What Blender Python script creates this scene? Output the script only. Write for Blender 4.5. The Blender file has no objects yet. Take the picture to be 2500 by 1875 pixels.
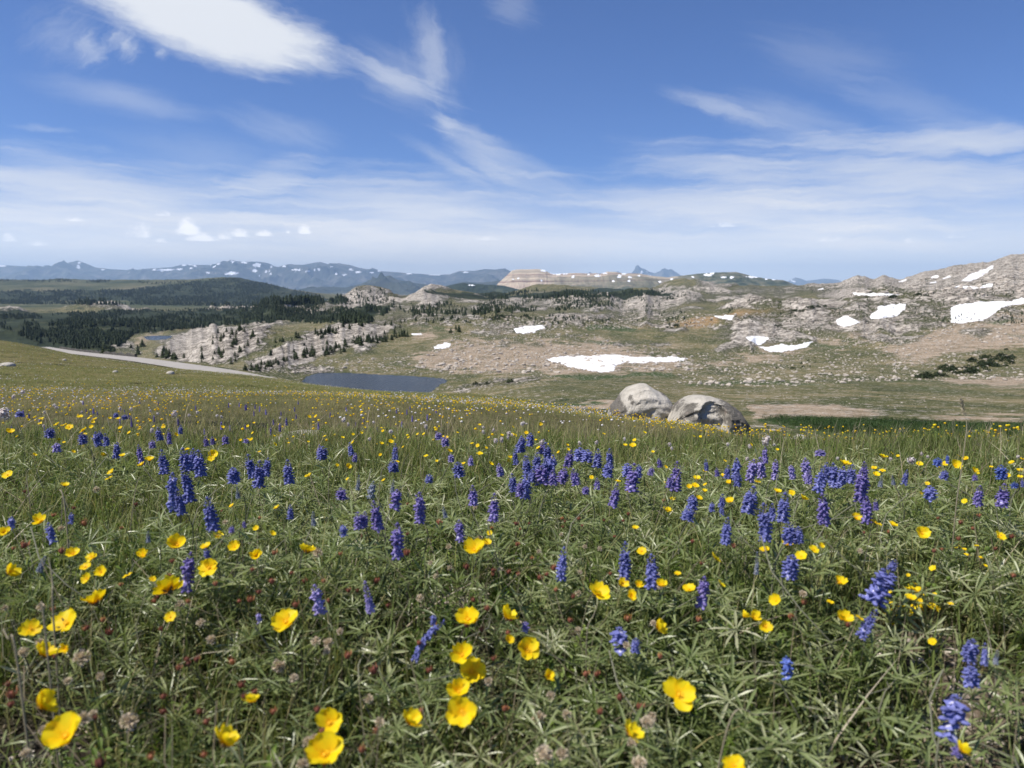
import bpy, math, random
import numpy as np
from mathutils import Matrix, Vector, Euler

random.seed(11)
RNG = np.random.default_rng(11)
C = bpy.context.scene.collection
W, H = 2500.0, 1875.0
F = W * 26.0 / 36.0
TH = math.radians(7.5)
CT, ST = math.cos(TH), math.sin(TH)
SUN_AZ = math.radians(-108.0)      # seen from above, measured from +Y towards +X
SUN_EL = math.radians(57.0)

# ------------------------------------------------------------------ viewing geometry used to survey the place
def ray(u, v):
    """slope of the sight line through a photo pixel: x/y and z/y"""
    a = (np.asarray(u, float) - W / 2) / F
    b = (H / 2 - np.asarray(v, float)) / F
    den = CT + b * ST
    return a / den, (-ST + b * CT) / den

def TV(v):
    return -ray(1250.0, v)[1]

def to_px(x, y, z):
    s, t = x / y, z / y
    b = (t * CT + ST) / (CT - t * ST)
    return W / 2 + F * s * (CT + b * ST), H / 2 - F * b

# ------------------------------------------------------------------ noise
def _hash(ix, iy, seed):
    n = (ix.astype(np.int64) * 374761393 + iy.astype(np.int64) * 668265263 + seed * 974634533) & 0xFFFFFFFF
    n = ((n ^ (n >> 13)) * 1274126177) & 0xFFFFFFFF
    n = (n ^ (n >> 16)) & 0xFFFFFFFF
    return n / 4294967295.0

def vnoise(x, y, seed=0):
    ix, iy = np.floor(x), np.floor(y)
    fx, fy = x - ix, y - iy
    fx = fx * fx * fx * (fx * (fx * 6 - 15) + 10); fy = fy * fy * fy * (fy * (fy * 6 - 15) + 10)
    a = _hash(ix, iy, seed); b = _hash(ix + 1, iy, seed); c = _hash(ix, iy + 1, seed); d = _hash(ix + 1, iy + 1, seed)
    return ((a + (b - a) * fx) + ((c + (d - c) * fx) - (a + (b - a) * fx)) * fy) * 2 - 1

def fbm(x, y, octs=4, seed=0, gain=0.5):
    s = 0.0; a = 1.0; n = 0.0
    for k in range(octs):
        ca, sa = math.cos(k * 1.1), math.sin(k * 1.1)
        s = s + a * vnoise((x * ca - y * sa) * 2.03 ** k + 13.7 * k, (x * sa + y * ca) * 2.03 ** k - 7.1 * k, seed + k)
        n += a; a *= gain
    return s / n

def ridged(x, y, octs=4, seed=0, gain=0.55):
    s = 0.0; a = 1.0; n = 0.0
    for k in range(octs):
        ca, sa = math.cos(k * 0.9), math.sin(k * 0.9)
        s = s + a * (1 - np.abs(vnoise((x * ca - y * sa) * 2.1 ** k + 5.3 * k, (x * sa + y * ca) * 2.1 ** k + 9.2 * k, seed + k)) * 2)
        n += a; a *= gain
    return s / n

def sstep(a, b, x):
    t = np.clip((x - a) / (b - a), 0, 1)
    return t * t * (3 - 2 * t)

def poly_sd(u, v, poly):
    """signed distance to a polygon (positive inside)"""
    u = np.asarray(u, float); v = np.asarray(v, float)
    d = np.full(u.shape, 1e18); ins = np.zeros(u.shape, bool)
    n = len(poly)
    for i in range(n):
        x1, y1 = poly[i]; x2, y2 = poly[(i + 1) % n]
        ex, ey = x2 - x1, y2 - y1
        L = ex * ex + ey * ey
        t = np.clip(((u - x1) * ex + (v - y1) * ey) / L, 0, 1)
        d = np.minimum(d, (u - x1 - t * ex) ** 2 + (v - y1 - t * ey) ** 2)
        if y1 != y2:
            cond = ((y1 > v) != (y2 > v)) & (u < (x2 - x1) * (v - y1) / (y2 - y1) + x1)
            ins ^= cond
    return np.where(ins, 1, -1) * np.sqrt(d)

# ------------------------------------------------------------------ mesh helpers
def mesh_np(name, V, quads=None, tris=None, attrs=None, smooth=False, matidx=None):
    me = bpy.data.meshes.new(name)
    V = np.ascontiguousarray(V, np.float32)
    me.vertices.add(len(V)); me.vertices.foreach_set('co', V.ravel())
    parts, starts, n = [], [], 0
    if quads is not None and len(quads):
        q = np.asarray(quads, np.int32); parts.append(q.ravel()); starts.append(n + 4 * np.arange(len(q))); n += q.size
    if tris is not None and len(tris):
        t = np.asarray(tris, np.int32); parts.append(t.ravel()); starts.append(n + 3 * np.arange(len(t))); n += t.size
    loops = np.concatenate(parts); st = np.concatenate(starts).astype(np.int32)
    me.loops.add(len(loops)); me.loops.foreach_set('vertex_index', loops)
    me.polygons.add(len(st)); me.polygons.foreach_set('loop_start', st)
    if matidx is not None:
        me.polygons.foreach_set('material_index', np.asarray(matidx, np.int32))
    me.polygons.foreach_set('use_smooth', np.full(len(st), smooth))
    for k, a in (attrs or {}).items():
        at = me.attributes.new(k, 'FLOAT', 'POINT'); at.data.foreach_set('value', np.ascontiguousarray(a, np.float32))
    me.update(calc_edges=True)
    me.validate(verbose=False)
    return me

def add(name, me, mats=None, parent=None, loc=None):
    o = bpy.data.objects.new(name, me); C.objects.link(o)
    if mats is not None and not me.materials:
        for m in (mats if isinstance(mats, (list, tuple)) else [mats]): me.materials.append(m)
    if parent: o.parent = parent
    if loc is not None: o.location = loc
    return o

def tag(o, label=None, cat=None, group=None, kind=None):
    if label: o['label'] = label
    if cat: o['category'] = cat
    if group: o['group'] = group
    if kind: o['kind'] = kind
    return o

def root(name, loc, label, cat, group=None):
    o = bpy.data.objects.new(name, None); C.objects.link(o)
    o.location = loc; o.empty_display_size = 0.02
    return tag(o, label, cat, group)

class Proto:
    """verts, faces (tri/quad lists), per-vertex tint"""
    def __init__(s): s.V = []; s.Q = []; s.Tr = []; s.t = []; s.mq = []; s.mt = []
    def v(s, p, t=0.5): s.V.append(tuple(p)); s.t.append(t); return len(s.V) - 1
    def q(s, *f, m=0): s.Q.append(f); s.mq.append(m)
    def tri(s, *f, m=0): s.Tr.append(f); s.mt.append(m)
    def merge(s, o, M=None, m=None, dt=0.0):
        b = len(s.V)
        for p, t in zip(o.V, o.t): s.v(M @ Vector(p) if M is not None else p, t + dt)
        for f, k in zip(o.Q, o.mq): s.q(*[i + b for i in f], m=k if m is None else m)
        for f, k in zip(o.Tr, o.mt): s.tri(*[i + b for i in f], m=k if m is None else m)
    def mesh(s, name, smooth=True):
        return mesh_np(name, np.array(s.V), s.Q, s.Tr, {'tint': np.array(s.t)}, smooth, s.mq + s.mt)
    def arr(s):
        return np.array(s.V, float), np.array(s.Q, int).reshape(-1, 4), np.array(s.Tr, int).reshape(-1, 3), np.array(s.t, float)

def scatter(protos, pos, size, yaw=None, tilt=None, tiltaz=None, tint=None, zscale=None):
    """merged copies of small prototypes -> arrays for one mesh"""
    n = len(pos); pos = np.asarray(pos, float); size = np.broadcast_to(np.asarray(size, float), (n,))
    yaw = RNG.uniform(0, 2 * np.pi, n) if yaw is None else yaw
    tilt = np.zeros(n) if tilt is None else tilt
    tiltaz = RNG.uniform(0, 2 * np.pi, n) if tiltaz is None else tiltaz
    tint = RNG.uniform(0, 1, n) if tint is None else tint
    zs = np.ones(n) if zscale is None else zscale
    c, s = np.cos(yaw), np.sin(yaw); z0 = np.zeros(n); o1 = np.ones(n)
    Rz = np.stack([c, -s, z0, s, c, z0, z0, z0, o1], 1).reshape(n, 3, 3)
    ax = np.stack([np.cos(tiltaz), np.sin(tiltaz), z0], 1)
    K = np.zeros((n, 3, 3)); K[:, 0, 2] = ax[:, 1]; K[:, 1, 2] = -ax[:, 0]; K[:, 2, 0] = -ax[:, 1]; K[:, 2, 1] = ax[:, 0]
    ct, st = np.cos(tilt)[:, None, None], np.sin(tilt)[:, None, None]
    R = (np.eye(3)[None] + st * K + (1 - ct) * (K @ K)) @ Rz
    S = np.stack([size, size, size * zs], 1)
    pick = RNG.integers(0, len(protos), n)
    Vs, Qs, Ts, At, base = [], [], [], [], 0
    for k, p in enumerate(protos):
        idx = np.nonzero(pick == k)[0]
        if not len(idx): continue
        v, q, t, tt = p
        P = np.einsum('nij,mj->nmi', R[idx], v) if zscale is None else np.einsum('nij,nmj->nmi', R[idx], v[None] * S[idx][:, None, :] / size[idx][:, None, None])
        P = P * size[idx][:, None, None] + pos[idx][:, None, :]
        off = base + np.arange(len(idx))[:, None, None] * len(v)
        Vs.append(P.reshape(-1, 3))
        if len(q): Qs.append((q[None] + off).reshape(-1, 4))
        if len(t): Ts.append((t[None] + off).reshape(-1, 3))
        At.append((tint[idx][:, None] + (tt[None] - 0.5)).ravel())
        base += len(v) * len(idx)
    return (np.concatenate(Vs), np.concatenate(Qs) if Qs else None, np.concatenate(Ts) if Ts else None, np.concatenate(At))

def join(parts):
    V, Q, T_, A, b = [], [], [], [], 0
    for v, q, t, a in parts:
        V.append(v); A.append(a)
        if q is not None: Q.append(q + b)
        if t is not None: T_.append(t + b)
        b += len(v)
    return np.concatenate(V), (np.concatenate(Q) if Q else None), (np.concatenate(T_) if T_ else None), np.concatenate(A)

# ------------------------------------------------------------------ node helpers
class NT:
    def __init__(s, tree): s.t = tree; s.n = tree.nodes; s.l = tree.links
    def node(s, typ, **kw):
        nd = s.n.new(typ)
        for k, v in kw.items(): setattr(nd, k, v)
        return nd
    def put(s, sock, val):
        if isinstance(val, Sk): s.l.new(val.s, sock)
        elif isinstance(val, (tuple, list)):
            sock.default_value = tuple(val) + ((1.0,) if len(val) == 3 and len(sock.default_value) == 4 else ())
        else: sock.default_value = val
    def math(s, op, a, b=0.0, c=None, clamp=False):
        nd = s.node('ShaderNodeMath', operation=op, use_clamp=clamp)
        s.put(nd.inputs[0], a); s.put(nd.inputs[1], b)
        if c is not None: s.put(nd.inputs[2], c)
        return Sk(s, nd.outputs[0])
    def smooth(s, a, b, x):
        nd = s.node('ShaderNodeMapRange', interpolation_type='SMOOTHSTEP')
        s.put(nd.inputs['Value'], x); s.put(nd.inputs['From Min'], a); s.put(nd.inputs['From Max'], b)
        return Sk(s, nd.outputs[0])
    def mix(s, f, a, b, blend='MIX'):
        nd = s.node('ShaderNodeMix', data_type='RGBA', blend_type=blend)
        s.put(nd.inputs[0], f); s.put(nd.inputs[6], a); s.put(nd.inputs[7], b)
        return Sk(s, nd.outputs[2])
    def noise(s, vec, scale, detail=4, rough=0.55, dist=0.0, dim='3D', out='Fac', lac=2.0):
        nd = s.node('ShaderNodeTexNoise', noise_dimensions=dim)
        if vec is not None: s.put(nd.inputs['Vector'], vec)
        s.put(nd.inputs['Scale'], scale); s.put(nd.inputs['Detail'], detail); s.put(nd.inputs['Roughness'], rough); s.put(nd.inputs['Distortion'], dist); s.put(nd.inputs['Lacunarity'], lac)
        return Sk(s, nd.outputs[out])
    def voronoi(s, vec, scale, feature='F1', out='Distance', rand=1.0):
        nd = s.node('ShaderNodeTexVoronoi', feature=feature)
        s.put(nd.inputs['Vector'], vec); s.put(nd.inputs['Scale'], scale); s.put(nd.inputs['Randomness'], rand)
        return Sk(s, nd.outputs[out])
    def attr(s, name):
        nd = s.node('ShaderNodeAttribute', attribute_name=name); return Sk(s, nd.outputs['Fac'])
    def ramp(s, f, stops):
        nd = s.node('ShaderNodeValToRGB'); e = nd.color_ramp.elements
        while len(e) < len(stops): e.new(0.5)
        for el, (p, c) in zip(e, stops): el.position = p; el.color = tuple(c) + (1.0,)
        s.put(nd.inputs[0], f); return Sk(s, nd.outputs[0])
    def vec(s, x, y, z):
        nd = s.node('ShaderNodeCombineXYZ')
        for i, c in enumerate((x, y, z)): s.put(nd.inputs[i], c)
        return Sk(s, nd.outputs[0])
    def mapping(s, vec, scale=(1, 1, 1), rot=(0, 0, 0), loc=(0, 0, 0)):
        nd = s.node('ShaderNodeMapping'); s.put(nd.inputs[0], vec)
        nd.inputs[1].default_value = loc; nd.inputs[2].default_value = rot; nd.inputs[3].default_value = scale
        return Sk(s, nd.outputs[0])
class Sk:
    def __init__(s, nt, sock): s.nt = nt; s.s = sock
    def __add__(s, o): return s.nt.math('ADD', s, o)
    __radd__ = __add__
    def __sub__(s, o): return s.nt.math('SUBTRACT', s, o)
    def __rsub__(s, o): return s.nt.math('SUBTRACT', o, s)
    def __mul__(s, o): return s.nt.math('MULTIPLY', s, o)
    __rmul__ = __mul__
    def __truediv__(s, o): return s.nt.math('DIVIDE', s, o)
    def max(s, o): return s.nt.math('MAXIMUM', s, o)
    def min(s, o): return s.nt.math('MINIMUM', s, o)
    def clamp(s): return s.nt.math('ADD', s, 0.0, clamp=True)

def material(name):
    m = bpy.data.materials.new(name); m.use_nodes = True
    nt = NT(m.node_tree); b = m.node_tree.nodes['Principled BSDF']
    return m, nt, b

def bump(nt, b, h, strength=0.3, dist=0.05):
    nd = nt.node('ShaderNodeBump'); nt.put(nd.inputs['Height'], h); nd.inputs['Strength'].default_value = strength; nd.inputs['Distance'].default_value = dist
    nt.l.new(nd.outputs[0], b.inputs['Normal'])

def leaf_material(name, stops, rough=0.5, trans=0.3, tcol=None, use='tint', spec=0.3, rnd=0.0):
    m, nt, b = material(name)
    f = nt.attr(use)
    if rnd:
        oi = nt.node('ShaderNodeObjectInfo'); f = f + (Sk(nt, oi.outputs['Random']) - 0.5) * rnd
    col = nt.ramp(f, stops)
    nt.put(b.inputs['Base Color'], col); b.inputs['Roughness'].default_value = rough; b.inputs['Specular IOR Level'].default_value = spec
    if trans:
        tr = nt.node('ShaderNodeBsdfTranslucent'); mx = nt.node('ShaderNodeMixShader')
        nt.put(tr.inputs['Color'], nt.mix(1.0, col, tcol or (1.0, 1.0, 0.7), 'MULTIPLY'))
        mx.inputs[0].default_value = trans
        nt.l.new(b.outputs[0], mx.inputs[1]); nt.l.new(tr.outputs[0], mx.inputs[2])
        nt.l.new(mx.outputs[0], m.node_tree.nodes['Material Output'].inputs[0])
    return m
# ------------------------------------------------------------------ camera, sun, sky
sc = bpy.context.scene
cam = bpy.data.cameras.new('camera'); co = bpy.data.objects.new('camera', cam); C.objects.link(co)
cam.lens = 26; cam.sensor_width = 36; cam.clip_start = 0.02; cam.clip_end = 200000
co.rotation_euler = (math.radians(90) - TH, 0, 0); co.location = (0, 0, 0)
cam.dof.use_dof = True; cam.dof.focus_distance = 2.6; cam.dof.aperture_fstop = 7.8
sc.camera = co
sun = bpy.data.lights.new('sun', 'SUN'); so = bpy.data.objects.new('sun', sun); C.objects.link(so)
sun.energy = 4.7; sun.angle = math.radians(0.53); sun.color = (1.0, 0.94, 0.85)
sd = Vector((math.sin(SUN_AZ) * math.cos(SUN_EL), math.cos(SUN_AZ) * math.cos(SUN_EL), math.sin(SUN_EL)))
so.rotation_euler = sd.to_track_quat('Z', 'Y').to_euler()
so.location = (0, 0, 50)

def azel(u, v):
    s, t = ray(u, v); r = math.sqrt(1 + s * s)
    return math.degrees(math.atan(s)), math.degrees(math.atan2(float(t), r))

world = bpy.data.worlds.new('World'); sc.world = world; world.use_nodes = True
nt = NT(world.node_tree)
bg = world.node_tree.nodes['Background']
sky = nt.node('ShaderNodeTexSky'); sky.sky_type = 'NISHITA'; sky.sun_disc = False
sky.sun_elevation = SUN_EL; sky.sun_rotation = SUN_AZ; sky.altitude = 3000; sky.air_density = 1.0; sky.dust_density = 0.6; sky.ozone_density = 1.2
tc = nt.node('ShaderNodeTexCoord'); D = Sk(nt, tc.outputs['Generated'])
sp = nt.node('ShaderNodeSeparateXYZ'); nt.put(sp.inputs[0], D)
dx, dy, dz = (Sk(nt, sp.outputs[i]) for i in range(3))
A0 = nt.math('ARCTAN2', dx, dy) * 57.29578
E0 = nt.math('ARCSINE', dz) * 57.29578
# wispy warping of the sky coordinates (degrees of azimuth and elevation)
w1 = nt.noise(nt.vec(A0 * 0.10, E0 * 0.22, 3.0), 1.0, 5, 0.6, out='Color')
ws = nt.node('ShaderNodeSeparateColor'); nt.put(ws.inputs[0], w1)
wa, we = Sk(nt, ws.outputs[0]) - 0.5, Sk(nt, ws.outputs[1]) - 0.5
A = A0 + wa * 3.2
E = E0 + we * 1.6
w2 = nt.noise(nt.vec(A0 * 0.8, E0 * 1.3, 8.0), 1.0, 5, 0.62, out='Color')
ws2 = nt.node('ShaderNodeSeparateColor'); nt.put(ws2.inputs[0], w2)
A = A + (Sk(nt, ws2.outputs[0]) - 0.5) * 1.0
E = E + (Sk(nt, ws2.outputs[1]) - 0.5) * 0.55

def lin(ca, ce, ang, a=A, e=E):
    c, s = math.cos(ang), math.sin(ang)
    return (a - ca) * c + (e - ce) * s, (e - ce) * c - (a - ca) * s

STK = {}
def streaks(ang, along, across, seed, detail=5, rough=0.6, a=A, e=E):
    kind = 'own' + str(seed) if seed in (1.0, 6.0) else 'up' if ang > 0.15 else 'steep' if ang < -1.0 else 'down' if ang < -0.16 else 'flat'
    if kind in STK: return STK[kind]
    if kind == 'down': ang, along, across = -0.33, 0.13, 1.5
    if kind == 'flat': ang, along, across = -0.06, 0.055, 0.75
    x, y = lin(0, 0, ang, a, e)
    STK[kind] = nt.noise(nt.vec(x * along, y * across, seed), 1.0, detail, rough)
    return STK[kind]

VEC = nt.vec(A, E, 0.0)
VEC0 = nt.vec(A0, E0, 0.0)
def radius(ca, ce, ang, L, hw, vec):
    """distance from the middle of an elongated cloud, 1 at its rim"""
    nd = nt.node('ShaderNodeMapping', vector_type='TEXTURE'); nt.put(nd.inputs[0], vec)
    nd.inputs[1].default_value = (ca, ce, 0); nd.inputs[2].default_value = (0, 0, ang); nd.inputs[3].default_value = (L, hw, 1)
    ln = nt.node('ShaderNodeVectorMath', operation='LENGTH'); nt.l.new(nd.outputs[0], ln.inputs[0])
    return Sk(nt, ln.outputs['Value'])
def slant(u1, v1, u2, v2):
    a1, e1 = azel(u1, v1); a2, e2 = azel(u2, v2)
    return math.atan2(e2 - e1, a2 - a1)
clear = None
def cloud(u1, v1, u2, v2, half, k, noise, amt, lo, hi):
    """multiply the clear sky by what this cloud leaves of it"""
    global clear
    a1, e1 = azel(u1, v1); a2, e2 = azel(u2, v2)
    r = radius((a1 + a2) / 2, (e1 + e2) / 2, math.atan2(e2 - e1, a2 - a1), math.hypot(a2 - a1, e2 - e1) / 2, half * 0.0318, VEC)
    f = nt.math('MULTIPLY_ADD', noise, amt, 1.0 - 0.5 * amt) if False else nt.math('MULTIPLY_ADD', noise, amt, r * -1.0)
    nd = nt.node('ShaderNodeMapRange', interpolation_type='SMOOTHSTEP')
    nt.put(nd.inputs['Value'], f); nd.inputs['From Min'].default_value = lo - 1.0 + 0.5 * amt; nd.inputs['From Max'].default_value = hi - 1.0 + 0.5 * amt
    nd.inputs['To Min'].default_value = 1.0; nd.inputs['To Max'].default_value = 1.0 - k
    o = Sk(nt, nd.outputs[0])
    clear = o if clear is None else clear * o

# the large smooth cloud
sl = slant(60, -105, 860, 150)
n1 = streaks(sl, 0.16, 0.9, 1.0); n1b = streaks(sl, 0.5, 2.2, 6.0)
cloud(70, -95, 880, 158, 92, 0.95, n1 * 0.65 + n1b * 0.35, 0.75, 0.0, 0.55)
# small shreds below it
for (a_, b_, c_, d_, h_, k_) in ((180, 150, 250, 95, 24, 0.45), (265, 135, 335, 90, 26, 0.6), (365, 140, 405, 122, 10, 0.5), (60, 110, 260, 70, 50, 0.25)):
    cloud(a_, b_, c_, d_, h_ * 1.2, k_ * .8, streaks(0.7, 0.5, 2.5, 2.0), 1.5, -0.2, 1.3)
# long feathered tail to the crossing and beyond, and the vertical plume
for (a_, b_, c_, d_, h_, k_) in ((760, 95, 1150, 262, 34, 0.40), (800, 100, 1160, 290, 80, 0.22), (1030, -60, 1095, 300, 40, 0.24), (1010, -20, 1120, 300, 85, 0.18), (1010, 255, 1340, 500, 60, 0.40), (1050, 285, 1130, 330, 34, 0.35), (1100, 330, 1480, 520, 60, 0.25),
                                 (960, 330, 1240, 470, 24, 0.28), (1560, 200, 1990, 328, 26, 0.34), (1700, 240, 2180, 350, 60, 0.20), (1780, 80, 2250, 200, 70, 0.12), (1980, 190, 2500, 330, 50, 0.14),
                                 (0, 180, 560, 290, 50, 0.26), (500, 270, 860, 360, 46, 0.18), (0, 310, 220, 330, 10, 0.2), (150, 330, 800, 420, 60, 0.16), (1180, -30, 1330, 60, 60, 0.16)):
    sl = slant(a_, b_, c_, d_)
    cloud(a_, b_, c_, d_, h_, k_, streaks(sl, 0.3, 1.2, 12.0), 1.1, 0.0, 1.0)
# broad veils above the horizon
nfl = nt.noise(nt.mapping(VEC, (0.13, 1.5, 1), (0, 0, 0.12)), 1.0, 6, 0.66)
for (a_, b_, c_, d_, h_, k_) in ((-500, 400, 760, 500, 95, 0.62), (-500, 500, 900, 560, 90, 0.4), (520, 470, 1420, 535, 98, 0.62), (560, 470, 780, 390, 45, 0.35), (1250, 470, 2300, 545, 66, 0.62), (1650, 430, 2900, 400, 92, 0.66),
                                 (1950, 350, 2800, 320, 44, 0.42), (1500, 380, 2100, 470, 60, 0.40), (-300, 570, 2900, 570, 70, 0.5)):
    cloud(a_, b_, c_, d_, h_, k_, streaks(-0.06, 0.055, 0.75, 31.0, 6, 0.62) * 0.6 + nfl * 0.4, 2.6, -0.15, 1.05)
clear = clear * nt.math('MULTIPLY_ADD', nt.smooth(9.0, 1.0, E0), -0.70, 1.0)
# small cumulus over the far range
pf = nt.noise(nt.vec(A0 * 1.4, E0 * 1.9, 4.4), 1.0, 5, 0.6)
cum = None
for (u_, v_, wu, hv, k_) in ((460, 556, 36, 28, 1.0), (500, 580, 54, 14, .9), (548, 577, 28, 13, .8), (585, 570, 30, 13, .85), (644, 570, 25, 11, .9), (703, 566, 9, 6, .6), (742, 561, 20, 16, 1.0), (345, 565, 44, 26, .45),
                             (390, 585, 24, 12, .5), (395, 520, 24, 12, .5), (180, 535, 30, 8, .4), (25, 580, 22, 16, .4), (90, 595, 40, 8, .35), (1765, 549, 44, 9, .3), (2030, 583, 52, 10, .26),
                             (2225, 588, 28, 11, .3), (2330, 576, 38, 9, .26), (1180, 582, 54, 8, .25)):
    a_, e_ = azel(u_, v_ + hv * 0.6); aw = abs(azel(u_ + wu, v_)[0] - a_); eh = abs(azel(u_, v_ - hv)[1] - azel(u_, v_)[1]) * 1.7
    r = radius(a_, e_, 0.0, aw, eh, VEC0)
    f = nt.math('MULTIPLY_ADD', r, -k_, k_)
    f = f * nt.smooth(e_ - eh * 0.12, e_ + eh * 0.12, E0)      # flat bases
    cum = f if cum is None else cum.max(f)
cumf = nt.smooth(0.0, 0.62, cum + (pf - 0.5) * nt.smooth(0.0, 0.1, cum) * 1.1)
cumf = cumf * nt.smooth(0.0, 0.05, cum)
total = 1.0 - clear
sat = nt.node('ShaderNodeHueSaturation'); sat.inputs['Saturation'].default_value = SKY_SAT if 'SKY_SAT' in globals() else 1.0
nt.l.new(sky.outputs[0], sat.inputs['Color'])
STR = 0.098
base = nt.mix(1.0, Sk(nt, sat.outputs[0]), (0.51, 0.68, 1.0), 'MULTIPLY')
cl = nt.mix(nt.smooth(1.0, 9.0, E0), (1.02 / STR, 0.97 / STR, 0.90 / STR), (0.64 / STR, 0.66 / STR, 0.69 / STR))
nt.put(bg.inputs[0], nt.mix(cumf * 0.8, nt.mix(total, base, cl), (1.12 / STR, 1.09 / STR, 1.06 / STR))); bg.inputs[1].default_value = STR
world.cycles.sampling_method = 'MANUAL'; world.cycles.sample_map_resolution = 1024

vs = sc.view_settings; vs.view_transform = 'Standard'; vs.look = 'None'; vs.gamma = 1.0; vs.exposure = 0.45; vs.use_curve_mapping = False
cy = sc.cycles
cy.max_bounces = 6; cy.diffuse_bounces = 4; cy.glossy_bounces = 2; cy.transmission_bounces = 3; cy.volume_bounces = 0; cy.transparent_max_bounces = 8
cy.caustics_reflective = False; cy.caustics_refractive = False; cy.use_adaptive_sampling = True; cy.adaptive_threshold = 0.01
cy.sample_clamp_indirect = 4.0
try: cy.use_denoising = True; cy.denoiser = 'OPENIMAGEDENOISE'
except Exception: pass
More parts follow.
